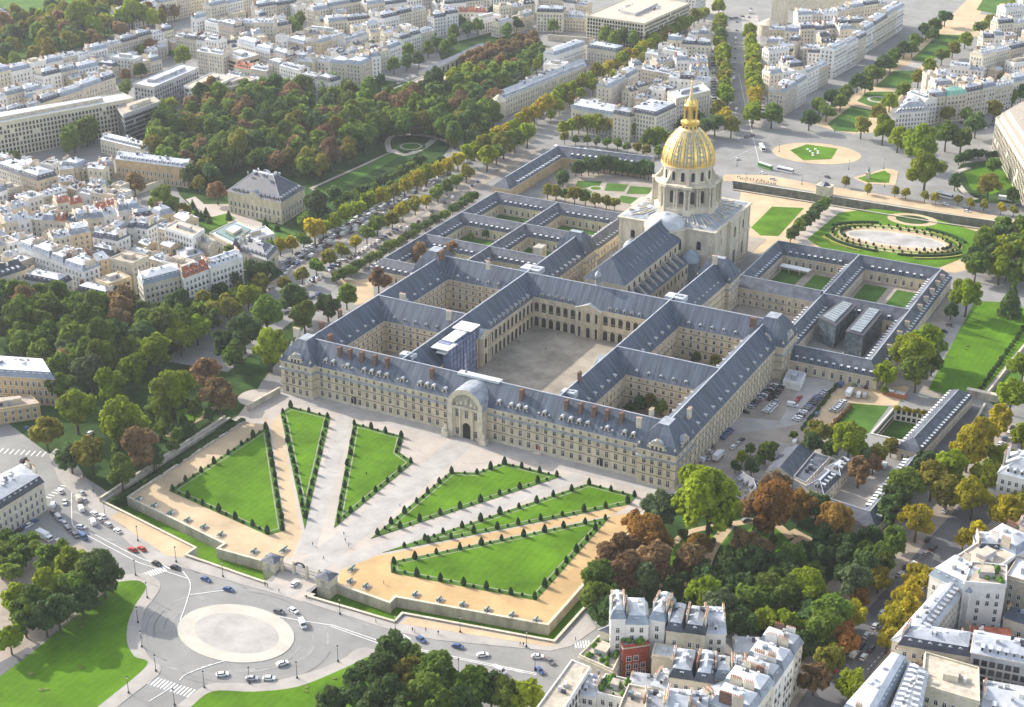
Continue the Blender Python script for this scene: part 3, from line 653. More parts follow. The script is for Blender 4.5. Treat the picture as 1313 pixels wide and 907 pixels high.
# ================================================================ the palace
mat('void', (0.03, 0.028, 0.026), .9, .2, .4)  # near black faces: the shade inside openings put into the colour
def wing(W, F, a, b, hw, ze, zr, ends=('hip', 'hip'), wall='stone', roof='slate', bands=(), ov=.4, zb=0, cap='zinc', top=None, k=[0]):
    """one range of building under a pitched roof: ridge from a to b (plan), half width hw"""
    k[0] += 1; e = .006*(k[0] % 7)
    a = Vector(a); b = Vector(b); d = (b-a).normalized(); n = Vector((-d.y, d.x))
    xa = hw-.03-e if ends[0] == 'hip' else (0 if ends[0] == 'tee' else .0)
    xb = hw-.03-e if ends[1] == 'hip' else 0
    def rect(h, ea, eb):
        p = a-d*(ea); q = b+d*(eb)
        return [tuple(p-n*h), tuple(q-n*h), tuple(q+n*h), tuple(p+n*h)]
    W.prism(rect(hw, xa, xb), zb, ze-.05, wall)
    W.prism(rect(hw+.4, xa+(.4 if xa else 0), xb+(.4 if xb else 0)), ze-.6-e, ze-.02-e, 'stone_light', bottom=True)
    for z in bands:
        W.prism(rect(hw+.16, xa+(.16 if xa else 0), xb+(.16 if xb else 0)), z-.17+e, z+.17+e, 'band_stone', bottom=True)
    oa = ov if xa else (.35 if ends[0] == 'gable' else 0); ob = ov if xb else (.35 if ends[1] == 'gable' else 0)
    E0 = rect(hw+ov, xa+oa, xb+ob); z = ze+.02+e
    if top:   # mansard: (inset, z of the break)
        ti, tz = top
        T0 = rect(hw-ti, xa-ti if xa else 0, xb-ti if xb else 0)
    A = a-d*(oa if not xa else 0); B = b+d*(ob if not xb else 0)
    if top:
        v = [(*p, z) for p in E0]+[(*p, tz+e) for p in T0]
        F.add(v, [(0, 1, 5, 4), (1, 2, 6, 5), (2, 3, 7, 6), (3, 0, 4, 7)], roof)
        v = [(*p, tz+e) for p in T0]; rf2 = 'slate_low'
    else: v = [(*p, z) for p in E0]; rf2 = roof
    v += [(A.x, A.y, zr), (B.x, B.y, zr)]
    F.add(v, [(0, 1, 5, 4), (2, 3, 4, 5)], rf2)
    if ends[0] != 'tee': F.add(v, [(3, 0, 4)], rf2 if xa else wall)
    if ends[1] != 'tee': F.add(v, [(1, 2, 5)], rf2 if xb else wall)
    m = (A+B)/2; L = (B-A).length
    if cap: F.box((m.x, m.y, zr-.2+e), (L, .4, .34), cap, math.atan2(d.y, d.x))
    return rect(hw, xa, xb)
pal = thing('palace', (0, 70, 0), 'vast cream stone palace with blue slate roofs around a paved central court', 'palace')
W = MB(); F = MB()
ZE, ZR = 16.0, 25.0; yN, yM, yB = 11.7, 70.0, 132.0; xO, xC = 89.8, 39.5
bd = (4.9, 9.2, 12.9)
wing(W, F, (-xO, yN), (xO, yN), 8.3, ZE, ZR, ('tee', 'tee'), bands=bd)
for s in (-1, 1):
    wing(W, F, (s*xO, 10.2), (s*xO, yB), 8.2, ZE, ZR, ('hip', 'hip'), bands=bd)
    wing(W, F, (s*xC, yN), (s*xC, yB), 8.0, ZE-.6, ZR, ('tee', 'tee'), bands=(7.6,))
    wing(W, F, (s*xC, yM), (s*xO, yM), 7.8, ZE, ZR, ('tee', 'tee'), bands=bd)
    wing(W, F, (s*xC, yB), (s*(xC+1), 190), 8.0, ZE, ZR, ('tee', 'hip'), bands=bd)
wing(W, F, (-xO, yB), (xO, yB), 8.0, ZE-.03, ZR, ('tee', 'tee'), bands=bd)
for s in (-1, 1):
    W.box((s*45.5, 3.05, 12.55), (71.6, 1.5, .6), 'lead'); W.box((s*45.5, 3.2, .05), (71.6, .6, 1.0), 'stone_light')
WALL = W.build('wall', pal); ROOF = F.build('roof', pal)
# end pavilions of the front and of the south corners
def pavilion(x0, x1, y0, y1, ze, zr, name='pavilion', ti=6.6):
    b = MB(); P = [(x0, y0), (x1, y0), (x1, y1), (x0, y1)]
    b.prism(P, 0, ze, 'stone')
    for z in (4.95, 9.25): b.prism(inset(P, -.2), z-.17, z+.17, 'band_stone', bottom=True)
    b.prism(inset(P, -.7), 12.5, 13.2, 'lead', bottom=True); b.prism(inset(P, -.3), .05, 1.05, 'stone_light'); b.prism(inset(P, -.45), ze-.5, ze, 'stone_light', bottom=True)
    # slightly bellied steep roof
    rg = [[(x, y, ze+(zr-ze)*t) for x, y in inset(P, -.5+ti*u)] for t, u in ((0.003, 0), (.3, .2), (.65, .55), (.9, .88), (1, 1))]
    b.rings(rg, 'slate', False, True, 'lead')
    for q in inset(P, .6): b.box((q[0], q[1], ze), (.9, .9, 1.2), 'stone_light'); b.lathe(q[0], q[1], [(.5, ze+1.2), (.55, ze+1.9), (.1, ze+2.8)], 'stone_light', 6)
    return b.build(name, pal)
def lucarne(x, y, z, rz, w=6.5, h=4.2):
    """carved stone attic dormer"""
    b = MB(); c, s = math.cos(rz), math.sin(rz)
    def T(u, v, t): return (x+c*u-s*v, y+s*u+c*v, t)
    def bx(u0, u1, v0, v1, z0, z1, mt):
        P = [T(u0, v0, 0)[:2], T(u1, v0, 0)[:2], T(u1, v1, 0)[:2], T(u0, v1, 0)[:2]]; b.prism(P, z0, z1, mt)
    bx(-w/2, w/2, -.2, 3.5, z, z+h*.62, 'stone_light'); bx(-w/2-.3, w/2+.3, -.4, 3.5, z+h*.62, z+h*.7, 'stone_light')
    n = 7; pr = [(w*.46*math.cos(math.pi*i/n), z+h*.7+h*.42*math.sin(math.pi*i/n)) for i in range(n+1)]
    v = [T(u, -.25, t) for u, t in pr]+[T(u, 4.5, t) for u, t in pr]; b.poly(v[:n+1], 'stone_grey')
    b.add(v, [(i, i+n+1, i+n+2, i+1) for i in range(n)], 'lead')
    for u in (-w*.28, 0, w*.28): b.quad(T(u-.5, -.24, z+.5), T(u+.5, -.24, z+.5), T(u+.5, -.24, z+h*.52), T(u-.5, -.24, z+h*.52), 'glass')
    for u in (-w*.58, w*.58): bx(u-.6, u+.6, -.1, 1.2, z, z+h*.45, 'stone_grey')
    b.lathe(*T(0, 0, 0)[:2], [(.7, z+h*1.1), (.75, z+h*1.2), (.2, z+h*1.4)], 'stone_light', 6)
    return b.build('carved_dormer', pal)
for s in (-1, 1):
    x0, x1 = (-98.4, -81.4) if s < 0 else (81.4, 98.4)
    pavilion(x0, x1, -.2, 19.4, 16.6, 26.2)
    lucarne((x0+x1)/2, -.2, 16.5, 0); lucarne(98.4*s, 9.5, 16.5, R(90)*s)
    x0, x1 = (-102, -84) if s < 0 else (84, 102)
    pavilion(x0, x1, 121.5, 141, 17.0, 28.2); lucarne(102*s, 131, 17, R(90)*s); lucarne((x0+x1)/2, 121.5, 17, 0, 5)
    x0, x1 = (-50.5, -32) if s < 0 else (32, 50.5)
    pavilion(x0, x1, 186, 201, 16.5, 27, ti=6.2)
    lucarne(s*(41.2), 186, 16.5, 0, 5)
# windows
items = []
R4 = [(1.3, 2.6), (5.9, 2.6), (10.0, 2.0), (13.7, 1.5, 1.1)]
def gap(L, m=[]): return None
wall_windows(items, (-81.4, 3.4), (-9.5, 3.4), R4, 4.2, 1.4, 'stone', 1.0)
wall_windows(items, (9.5, 3.4), (81.4, 3.4), R4, 4.2, 1.4, 'stone', 1.0)
for s in (-1, 1):
    x0, x1 = (-98.4, -81.4) if s < 0 else (81.4, 98.4)
    wall_windows(items, (x0, -.2), (x1, -.2), [(1.3, 2.7), (5.9, 2.7), (10.0, 2.0), (13.9, 1.6, 1.1)], 4, 1.5, 'stone')
    wall_windows(items, (98.4, -.2) if s > 0 else (-98.4, 19.4), (98.4, 19.4) if s > 0 else (-98.4, -.2), [(1.3, 2.7), (5.9, 2.7), (10.0, 2.0), (13.9, 1.6, 1.1)], 4, 1.5, 'stone')
    a, b = ((98, 19.6), (98, 121.3)) if s > 0 else ((-98, 121.3), (-98, 19.6))
    wall_windows(items, a, b, R4, 4.0, 1.35, 'stone')
    wall_windows(items, (102*s, 121.5) if s > 0 else (-102, 141), (102*s, 141) if s > 0 else (-102, 121.5), [(1.3, 2.7), (5.9, 2.7), (10.0, 2.0), (13.9, 1.6, 1.1)], 4, 1.5, 'stone')
    # inner courts (facades turned to the camera and to the sides)
    xi0, xi1 = (47.5, 81.6) if s > 0 else (-81.6, -47.5)
    for ya, yb in ((20, 62.2), (77.8, 124)):
        wall_windows(items, (xi0, yb), (xi1, yb), R4, 3.9, 1.3, 'plain')
        wall_windows(items, (xi0, ya), (xi0, yb), R4, 3.9, 1.3, 'plain')
        wall_windows(items, (xi1, yb), (xi1, ya), R4, 3.9, 1.3, 'plain')
        wall_windows(items, (xi1, ya), (xi0, ya), R4, 3.9, 1.3, 'plain')
    wall_windows(items, (s*xC+8*1+.5, 140.2) if s > 0 else (s*xC+8-.5, 140), (s*xC+8.5, 186) if s > 0 else (s*xC+8-.5, 186), R4, 3.8, 1.3, 'plain')
    wall_windows(items, (32 if s > 0 else -50.5, 186), (50.5 if s > 0 else -32, 186), R4, 3.8, 1.3, 'plain')
    wall_windows(items, (50.5 if s > 0 else -32, 186), (50.5 if s > 0 else -32, 201), R4, 3.8, 1.3, 'plain')
place_parts('window', pal, items)
# arcades of the central court
mat('arch_dark', (0.045, 0.04, 0.035), .8, .2, .5)  # flat dark sheet: shade behind the arcade arches painted as colour
def arch_mesh(w, h):
    k = ('ar', w, h)
    if k in _wc: return _wc[k]
    mb = MB(); n = 6
    pts = [(-w/2, 0), (w/2, 0)]+[(w/2*math.cos(math.pi*i/n), h-w/2+w/2*math.sin(math.pi*i/n)) for i in range(n+1)]
    pts.pop(2) if False else None
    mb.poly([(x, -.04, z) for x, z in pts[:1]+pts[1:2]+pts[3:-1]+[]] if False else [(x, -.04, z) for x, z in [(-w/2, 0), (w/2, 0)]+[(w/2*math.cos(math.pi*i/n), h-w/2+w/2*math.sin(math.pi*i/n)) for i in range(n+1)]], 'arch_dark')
    for sx in (-1, 1): mb.box((sx*(w/2+.25), -.1, 0), (.5, .3, h-w/2), 'stone_light'); mb.box((sx*(w/2+.25), -.15, h-w/2), (.65, .4, .3), 'stone_light')
    for i in range(n):
        a0, a1 = math.pi*i/n, math.pi*(i+1)/n; r0, r1 = w/2, w/2+.45
        q = [(r*math.cos(t), -.2, h-w/2+r*math.sin(t)) for r, t in ((r1, a0), (r1, a1), (r0, a1), (r0, a0))]
        mb.poly(q[::-1], 'stone_light')
    _wc[k] = mb.mesh('arcade_arch'); return _wc[k]
items = []
def arches(p0, p1, bay=4.3):
    a, b = Vector(p0), Vector(p1); L = (b-a).length; n = int(round(L/bay)); d = (b-a)/L; rz = math.atan2(d.y, d.x)
    for z, h in ((.1, 5.4), (8.2, 5.2)):
        for i in range(n):
            q = a+d*(L*(i+.5)/n); items.append((arch_mesh(2.5, h), (q.x, q.y, z), rz))
arches((-31.5, 124), (-7, 124)); arches((7, 124), (31.5, 124))
arches((-31.5, 20), (-31.5, 66)); arches((-31.5, 78), (-31.5, 124)); arches((31.5, 124), (31.5, 20)); arches((31.5, 20), (-31.5, 20))
place_parts('arcade_arch', pal, items)
items = []
sd_ = dormer_mesh(1.5, 2.2, 3.0, 'stone_light', 'lead', 'gable')
dormer_row(items, (-30, 124.2), (-8, 124.2), 15.6, 4.2, sd_, 1); dormer_row(items, (8, 124.2), (30, 124.2), 15.6, 4.2, sd_, 1)
dormer_row(items, (-31.7, 78), (-31.7, 123), 15.6, 4.2, sd_, 1)
rd = dormer_mesh(1.5, 2.0, 2.8, 'stone_light', 'zinc_light', 'round'); rd2 = dormer_mesh(.7, 1.2, 1.8, 'stone_light', 'zinc_light', 'round')
for x in (13.5, 19.5, 23, 26.5, 33, 35.5, 38, 44, 48, 52, 56, 62.5, 65, 67.5, 73, 77):
    for sg in (-1, 1): items.append((rd if x not in (33, 38, 62.5, 67.5) else rd2, (sg*x, 4.6, 17.0), 0))
wd = dormer_mesh(1.2, 1.6, 2.4, 'stone_light', 'zinc_light', 'gable')
for s in (-1, 1):
    xi0, xi1 = (47.5, 81.6) if s > 0 else (-81.6, -47.5)
    for ya, yb in ((20, 62.2), (77.8, 124)):
        dormer_row(items, (xi0, yb+.9), (xi1, yb+.9), 16.7, 6.2, wd, 2)
        dormer_row(items, (xi0-.9, ya), (xi0-.9, yb), 16.7, 7.5, wd, 4); dormer_row(items, (xi1+.9, yb), (xi1+.9, ya), 16.7, 7.5, wd, 4)
    dormer_row(items, (97.2, 22), (97.2, 120), 16.9, 8.5, wd, 2) if s > 0 else dormer_row(items, (-97.2, 120), (-97.2, 22), 16.9, 8.5, wd, 2)
    dormer_row(items, (s*xC+8-1.2, 145), (s*xC+8-.7, 184), 16.9, 5, wd, 2)
place_parts('dormer', pal, items)
# chimneys along the front ridge and a few on the wings
for x in (-71, -65.5, -59, -52, -45.5, -22, 23, 44.5, 51, 57.5, 63.5, 70): child('chimney', chimney_mesh(2.4, 1.4, 5.4, 'brick', 3), pal, (x, 8.6-70, 20.0), R(90))
for x, y, z, rz, L, wl in ((79, 6, 22, 0, 2.2, 'stone_light'), (81, 14, 23, 90, 3, 'stone_light'), (-80, 14, 23, 90, 3, 'brick'), (-87, 127, 25, 90, 5, 'brick'), (86, 122, 24, 0, 3.0, 'brick'), (-78, 74, 22, 0, 3, 'stone_light'), (40, 30, 24, 90, 2, 'brick'),
    (-93, 26, 22, 0, 2.5, 'brick'), (-92, 40, 23, 0, 2, 'brick'), (-47, 66, 22, 0, 2.5, 'stone_light'), (94, 24, 22, 90, 3, 'stone_light'), (-98, 13, 23, 0, 3.4, 'stone_light'), (42, 185, 26, 0, 2.5, 'stone_light'), (-60, 128, 24, 0, 2, 'stone_light')):
    child('chimney', chimney_mesh(L, 1.2, 4.5, wl, 4), pal, (x, y-70, z), R(rz))
# portal on the front: a barrel arch, tympanum, doorway, statues' pedestals
b = MB(); hw = 8.6; zs = 15.2; n = 14; y0, y1 = -1.2, 11.0
arcp = lambda r: [(r*math.cos(math.pi*i/n), zs+r*math.sin(math.pi*i/n)) for i in range(n+1)]
for y, mt in ((y0, 0),):
    o = [(-hw, 0), (hw, 0)]
b.box((-hw+1.1, (y0+4)/2, 0), (2.2, 4-y0, zs), 'stone_light'); b.box((hw-1.1, (y0+4)/2, 0), (2.2, 4-y0, zs), 'stone_light')
b.box((0, 2.1, 0), (2*hw-4.4, 3.8, zs), 'stone')
ro, ri = arcp(hw+.3), arcp(hw-2)
for i in range(n):
    b.quad((ro[i][0], y0, ro[i][1]), (ro[i+1][0], y0, ro[i+1][1]), (ri[i+1][0], y0, ri[i+1][1]), (ri[i][0], y0, ri[i][1]), 'stone_light')
    b.quad((ri[i][0], y0, ri[i][1]), (ri[i+1][0], y0, ri[i+1][1]), (ri[i+1][0], .4, ri[i+1][1]), (ri[i][0], .4, ri[i][1]), 'stone')
    b.quad((ro[i+1][0], y0-.1, ro[i+1][1]), (ro[i][0], y0-.1, ro[i][1]), (ro[i][0], y1, ro[i][1]), (ro[i+1][0], y1, ro[i+1][1]), 'lead')
b.poly([(x, .4, z) for x, z in ri], 'stone_grey')
b.box((0, -.2, zs-.7), (2*hw-4.4, 1.4, .8), 'stone_light')
for sx in (-1, 1):
    for x in (3.1, 6.0): b.box((sx*x, -.05, .2), (.7, .7, zs-.9), 'stone_light')
    b.box((sx*(hw+1.0), -1.6, 0), (3.2, 3, 2.6), 'stone_light')
portal = b.build('portal', pal)
# carved relief: rider between two seated figures (plain sculpted masses)
b = MB()
for x, z, r, h in ((0, 18.0, .9, 2.6), (-2.6, 17, .9, 1.6), (2.6, 17, .9, 1.6), (-4.4, 16.2, .7, 1.1), (4.4, 16.2, .7, 1.1), (-.9, 20.3, .6, .9), (1.0, 20.0, .7, .9)):
    b.lathe(x, .25, [(r*.9, z-h*.5), (r, z), (r*.7, z+h*.35), (r*.35, z+h*.6)], 'stone_dome', 7)
b.build('relief', pal)
for sx in (-1, 1):
    b = MB(); x = sx*(hw+1.0)
    b.lathe(x, -1.6, [(1.0, 2.6), (1.1, 3.2), (.7, 3.9), (.75, 4.6), (.45, 5.2), (.3, 5.5)], 'stone_light', 8); b.lathe(x-.2, -1.7, [(.2, 5.3), (.34, 5.6), (.3, 5.9), (.05, 6.1)], 'stone_light', 7)
    b.box((x-.8, -2.2, 2.6), (.8, .9, 1.1), 'stone_light')
    b.build('statue', pal)
b = MB(); n = 8
P = [(-1.9, 0), (1.9, 0)]+[(1.9*math.cos(math.pi*i/n), 5.6+1.9*math.sin(math.pi*i/n)) for i in range(n+1)]
b.poly([(x, .12, z) for x, z in P], 'void'); b.build('doorway', pal)
for x, z, w_, h_ in ((-4.6, 1.2, 1.5, 3.2), (4.6, 1.2, 1.5, 3.2), (-4.6, 9.8, 1.4, 3.6), (0, 9.8, 1.5, 3.6), (4.6, 9.8, 1.4, 3.6)): child('window', window_mesh(w_, h_, 'stone'), pal, (x, .18-70, z))
for x in (-61, 63): 
    b = MB(); b.poly([(x+u, 3.3, z) for u, z in [(-1.5, 0), (1.5, 0)]+[(1.5*math.cos(math.pi*i/6), 3.6+1.5*math.sin(math.pi*i/6)) for i in range(7)]], 'void')
    for u in (-1.75, 1.75): b.box((x+u, 3.2, 0), (.5, .4, 3.8), 'stone_light')
    b.build('carriage_door', pal)
b = MB(); b.poly([(33, 3.3, 0), (34.6, 3.3, 0), (34.6, 3.3, 3.2), (33, 3.3, 3.2)], 'brick_red'); b.build('door', pal)
b = MB(); b.box((33.8, 2.3, 0), (4, 2, .5), 'stone_light'); b.box((33.8, 2.6, .5), (3, 1.4, .4), 'stone_light'); b.build('door_step', pal)
# pedimented centre of the court's south range and of the east range
def front_piece(cx, cy, rz, w, h, name='pediment'):
    b = MB(); c, s = math.cos(rz), math.sin(rz)
    T = lambda u, v, t: (cx+c*u-s*v, cy+s*u+c*v, t)
    def bx(u0, u1, v0, v1, z0, z1, mt): b.prism([T(u0, v0, 0)[:2], T(u1, v0, 0)[:2], T(u1, v1, 0)[:2], T(u0, v1, 0)[:2]], z0, z1, mt, bottom=True)
    bx(-w/2, w/2, -1.2, 1, 0, h, 'stone'); bx(-w/2-.4, w/2+.4, -1.6, 1, h, h+.7, 'stone_light'); bx(-w/2-.2, w/2+.2, -1.45, 1, 7.2, 7.8, 'stone_light')
    v = [T(-w/2-.5, -1.6, h+.7), T(w/2+.5, -1.6, h+.7), T(0, -1.6, h+3.4), T(-w/2-.5, 7, h+.7), T(w/2+.5, 7, h+.7), T(0, 7, h+3.4)]
    b.add(v, [(0, 1, 2)], 'stone'); b.add([(x, y, z+.15) for x, y, z in v], [(0, 2, 5, 3), (2, 1, 4, 5)], 'lead')
    for t0, t1 in ((0, 2), (2, 1)): b.tube(v[t0], v[t1], .28, .28, 'stone_light', 4)
    for u in (-w*.42, -w*.26, w*.26, w*.42):
        for z0, z1 in ((.2, 7.2), (7.8, h)): b.lathe(*T(u, -1.55, 0)[:2], [(.5, z0), (.42, z1)], 'stone_light', 8)
    for u in (-w*.34, 0, w*.34):
        for z0, hh in ((.1, 5.4), (8.6, 4.8)):
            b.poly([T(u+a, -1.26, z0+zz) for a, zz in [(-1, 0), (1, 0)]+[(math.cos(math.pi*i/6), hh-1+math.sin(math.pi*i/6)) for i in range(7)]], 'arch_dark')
    return b.build(name, pal)
front_piece(0, 124, 0, 13.6, 14.6); front_piece(-31.5, 72, R(90), 11, 14.6); front_piece(31.5, 72, R(-90), 11, 14.6)
b = MB(); b.lathe(0, 133.5, [(1.5, 24.9), (1.5, 29), (1.9, 29.1), (1.8, 30.4), (1.2, 31.6), (.3, 32.2), (.1, 34.3)], 'lead', 8); b.build('clock_turret', pal)
b = MB()
for x, y, sx, sy, z in ((-41, 19, 7, 4.5, 23.9), (40.5, 19, 6.5, 4, 23.9), (-40, 139, 11, 7, 24.4), (40, 139, 10, 6, 24.4)):
    b = MB(); b.box((x, y, z-2), (sx, sy, 2.5), 'zinc'); b.box((x, y, z+.5), (sx-.8, sy-.8, .12), 'zinc_light'); b.box((x+sx*.15, y, z+.6), (sx*.4, sy*.3, .5), 'lead'); b.build('roof_terrace', pal)
b = MB(); b.box((0, 12.6, 23.5), (21, 3.4, 1.7), 'zinc_light'); b.build('roof_terrace', pal)
# flagpole on the front ridge
t = thing('flagpole', (-7, 12.5, 25.4), 'thin flagpole standing on the palace roof behind the arched portal', 'flagpole')
b = MB(); b.tube((-7, 12.5, 25.4), (-7, 12.5, 34), .12, .07, 'white_paint'); b.build('pole', t); b = MB(); b.box((-7, 12.5, 25.4), (.7, .7, .5), 'iron'); b.build('base', t)
# scaffold in the court with sheeting and white roofs
t = thing('scaffold', (-33, 48, 0), 'scaffold with blue sheeting and stepped white roofs against the court wall', 'scaffold')
b = MB(); b.box((-29.6, 46, 0), (3.6, 25, 23), 'sheet_blue'); b.box((-33, 46, 18), (6, 18, 6), 'sheet_blue'); b.build('sheeting', t)
b = MB()
for y, L, z, x, wx in ((36, 9, 23.2, -32, 9), (46, 13, 24.2, -32.3, 6), (56.5, 9, 25, -32, 10), (34, 6, 21.6, -31, 5)): b.box((x, y, z), (wx, L, .5), 'white_paint')
b.build('roof_sheet', t)
b = MB()
for i in range(9): b.tube((-27.6, 34+i*3, 0), (-27.6, 34+i*3, 23.5), .09, .09, 'frame_dark', 4)
for k in range(8): b.tube((-27.6, 34, 2.5+k*2.8), (-27.6, 58, 2.5+k*2.8), .08, .08, 'frame_dark', 4)
b.build('pole_grid', t)
# ---------------------------------------------------------------- low infirmary courts (east) and low annex (west)
ld = dormer_mesh(1.25, 1.5, 1.9, 'zinc_blue', 'zinc_light', 'flat')
ldw = dormer_mesh(1.25, 1.5, 1.9, 'zinc_blue', 'white_paint', 'flat')
def low_block(name, label, segs, courts, base, outer, cat='building', hw=5.0, ze=6.4, zr=12.0, dm=None, wallm='stone', dbay=3.6):
    t = thing(name, base, label, cat); W = MB(); F = MB()
    for a, b, e in segs: wing(W, F, a, b, hw, ze, zr, e, wall=wallm, roof='slate_low', cap='zinc', top=(1.7, 9.2))
    W.build('wall', t); F.build('roof', t)
    wi = []; di = []
    for (x0, y0, x1, y1) in courts:
        P = [(x0, y0), (x1, y0), (x1, y1), (x0, y1)]
        for k in range(4):
            a, b = P[(k+1) % 4], P[k]
            wall_windows(wi, a, b, [(1.2, 2.9)], 4.2, 1.3, 'plain', 2)
            d = (Vector(b)-Vector(a)).normalized(); n = Vector((d.y, -d.x))
            dormer_row(di, tuple(Vector(a)-n*.15), tuple(Vector(b)-n*.15), 7.0, dbay, dm or ld, 2.2)
    for a, b in outer:
        wall_windows(wi, a, b, [(1.2, 2.9)], 4.2, 1.3, 'plain', 2)
        d = (Vector(b)-Vector(a)).normalized(); n = Vector((d.y, -d.x))
        dormer_row(di, tuple(Vector(a)-n*.15), tuple(Vector(b)-n*.15), 7.0, dbay, dm or ld, 1.5)
    place_parts('window', t, wi); place_parts('dormer', t, di)
    return t
h5 = 5.0
E0, E1, E2 = -133, -91, -47; ys = [142, 185.5, 227.5, 270]
segs = [((E0, ys[0]), (E0, ys[3]), ('hip', 'hip')), ((E0, ys[0]), (-96, ys[0]), ('tee', 'gable')), ((E1, 146), (E1, ys[3]), ('gable', 'tee')), ((E0, ys[1]), (-50, ys[1]), ('tee', 'gable')), ((E0, ys[2]), (E2, ys[2]), ('tee', 'tee')), ((E0, ys[3]), (E2, ys[3]), ('tee', 'hip')), ((E2, 203), (E2, ys[3]), ('gable', 'tee'))]
cts = [(E0+h5, ys[0]+h5, E1-h5, ys[1]-h5), (E1+h5, 144, -53, ys[1]-h5), (E0+h5, ys[1]+h5, E1-h5, ys[2]-h5), (E1+h5, ys[1]+h5, E2-h5, ys[2]-h5), (E0+h5, ys[2]+h5, E1-h5, ys[3]-h5), (E1+h5, ys[2]+h5, E2-h5, ys[3]-h5)]
infirm = low_block('infirmary', 'low grid of six small courts with grey roofs and white dormers beside the boulevard', segs, cts, (-90, 205, 0), [((E0-5, ys[3]+5), (E0-5, ys[0]-5)), ((E2+5, 203), (E2+5, ys[3]+5)), ((E0-5, ys[0]-5), (-98, ys[0]-5))])
b = MB(); b.box((-63, 192, 0), (5, 7, 15), 'stone_grey'); b.build('stair_tower', infirm)
W0, W1, W2 = 48, 94.5, 139.5; wy = [137.5, 206, 269]
segs = [((W2, wy[0]), (W2, wy[2]), ('hip', 'hip')), ((102, wy[0]), (W2, wy[0]), ('gable', 'tee')), ((W1, 146), (W1, wy[2]), ('gable', 'tee')), ((W1, wy[1]), (W2, wy[1]), ('tee', 'tee')), ((W0, wy[2]), (W2, wy[2]), ('hip', 'tee')), ((W0, 205), (W0, wy[2]), ('gable', 'tee'))]
cts = [(W1+h5, wy[0]+h5, W2-h5, wy[1]-h5), (W0+h5, wy[1]+h5, W1-h5, wy[2]-h5), (W1+h5, wy[1]+h5, W2-h5, wy[2]-h5)]
annex = low_block('museum_annex', 'low slate roofed annex west of the dome, its courts with lawns and glass boxes', segs, cts, (95, 205, 0), [((W2+5, wy[0]-5), (W2+5, wy[2]+5)), ((102, wy[0]-5), (W2+5, wy[0]-5)), ((W1-5, 196), (W1-5, 146)), ((W2+5, wy[2]+5), (W0-5, wy[2]+5))], zr=12.4)
for y in (158, 176, 190, 214, 226, 238, 250, 260): child('chimney', chimney_mesh(2.4, .9, 3.2, 'render_beige', 3), annex, (142.5-95, y-205, 9.3), 0)
t = thing('link_building', (72, 205, 0), 'three storey stone range with grey roof joining the palace pavilion to the annex', 'building')
W = MB(); F = MB(); wing(W, F, (51, 205.5), (94, 204.5), 5.2, 9.6, 14.2, ('gable', 'tee'), roof='slate_low', bands=(4.6,)); W.build('wall', t); F.build('roof', t)
it = []; wall_windows(it, (51, 200.2), (89, 199.2), [(1, 2.2), (5.2, 2.0)], 3.6, 1.2); place_parts('window', t, it)
# modern glass boxes in the annex court
for nm, q in (('dark glass box with pale ribbed glass roof, nearer the dome of two in the annex court', [(835, 447), (905, 396), (950, 408), (887, 473)]), ('dark glass box with pale ribbed glass roof, beside its twin near the outer annex roof', [(918, 490), (983, 416), (1034, 426), (970, 503)])):
    P = [G2(700+x/2.387, 220+y/2.387, 12.5) for x, y in q]
    P = P if area(P) > 0 else P[::-1]; c = (sum(p[0] for p in P)/4, sum(p[1] for p in P)/4, 0)
    t = thing('glass_pavilion', c, nm, 'glass building', 'glass boxes in the annex court')
    b = MB(); b.prism(P, 0, 12, 'glass_dark'); b.prism(inset(P, -.25), 12, 12.7, 'frame_dark'); b.build('wall', t)
    b = MB(); I = inset(P, 1.6); b.prism(I, 12.7, 13.3, 'glass_blue')
    a0, a1, a2, a3 = [Vector(p) for p in I]
    for k in range(10):
        u = (k+.5)/10; p, q2 = a0.lerp(a1, u), a3.lerp(a2, u); b.tube((*p, 13.36), (*q2, 13.36), .1, .1, 'zinc_light', 4)
        p, q2 = a0.lerp(a3, u), a1.lerp(a2, u); b.tube((*p, 13.36), (*q2, 13.36), .07, .07, 'zinc_light', 4)
    b.build('glass_roof', t)
    b = MB()
    for k in range(4):
        e0, e1 = Vector(P[k]), Vector(P[(k+1) % 4]); L = (e1-e0).length; d = (e1-e0)/L; nn = Vector((d.y, -d.x))*.1
        for j in range(int(L/2)): q2 = e0+d*(2*j+1)+nn; b.box((q2.x, q2.y, 0), (.12, .12, 12), 'frame_dark')
    b.build('mullion', t)
# L-shaped range round the south-east garden
A, B, C = G2(648, 229, 11.5), G2(715, 189, 11.5), G2(836, 203, 11.5)
t = thing('garden_range', (*B, 0), 'L shaped grey roofed range closing the formal garden behind the infirmary', 'building')
W = MB(); F = MB(); wing(W, F, A, B, 6, 7, 12.5, ('hip', 'tee'), roof='slate_low', wall='orange_stone'); wing(W, F, B, C, 6, 7, 12.5, ('hip', 'gable'), roof='slate_low', wall='orange_stone'); W.build('wall', t); F.build('roof', t)
di = []; wi = []
va, vb, vc = Vector(A), Vector(B), Vector(C); n = Vector((.99, .08))*5.7
dormer_row(di, tuple(vb+n+Vector((0, -8))), tuple(va+n), 8, 4, ld); wall_windows(wi, tuple(vb+n*1.06+Vector((0, -8))), tuple(va+n*1.06), [(1, 3)], 4.5, 1.4)
dd = (vc-vb).normalized(); n = Vector((dd.y, -dd.x))*5.7
dormer_row(di, tuple(vb+n+dd*8), tuple(vc+n), 8, 4, ld); wall_windows(wi, tuple(vb+n*1.06+dd*8), tuple(vc+n*1.06), [(1, 3)], 4.5, 1.4)
dd = (va-vb).normalized(); wall_windows(wi, tuple(va+Vector((-6, -6))), tuple(va+Vector((6, -6))), [(1, 3)], 4.0, 1.4)
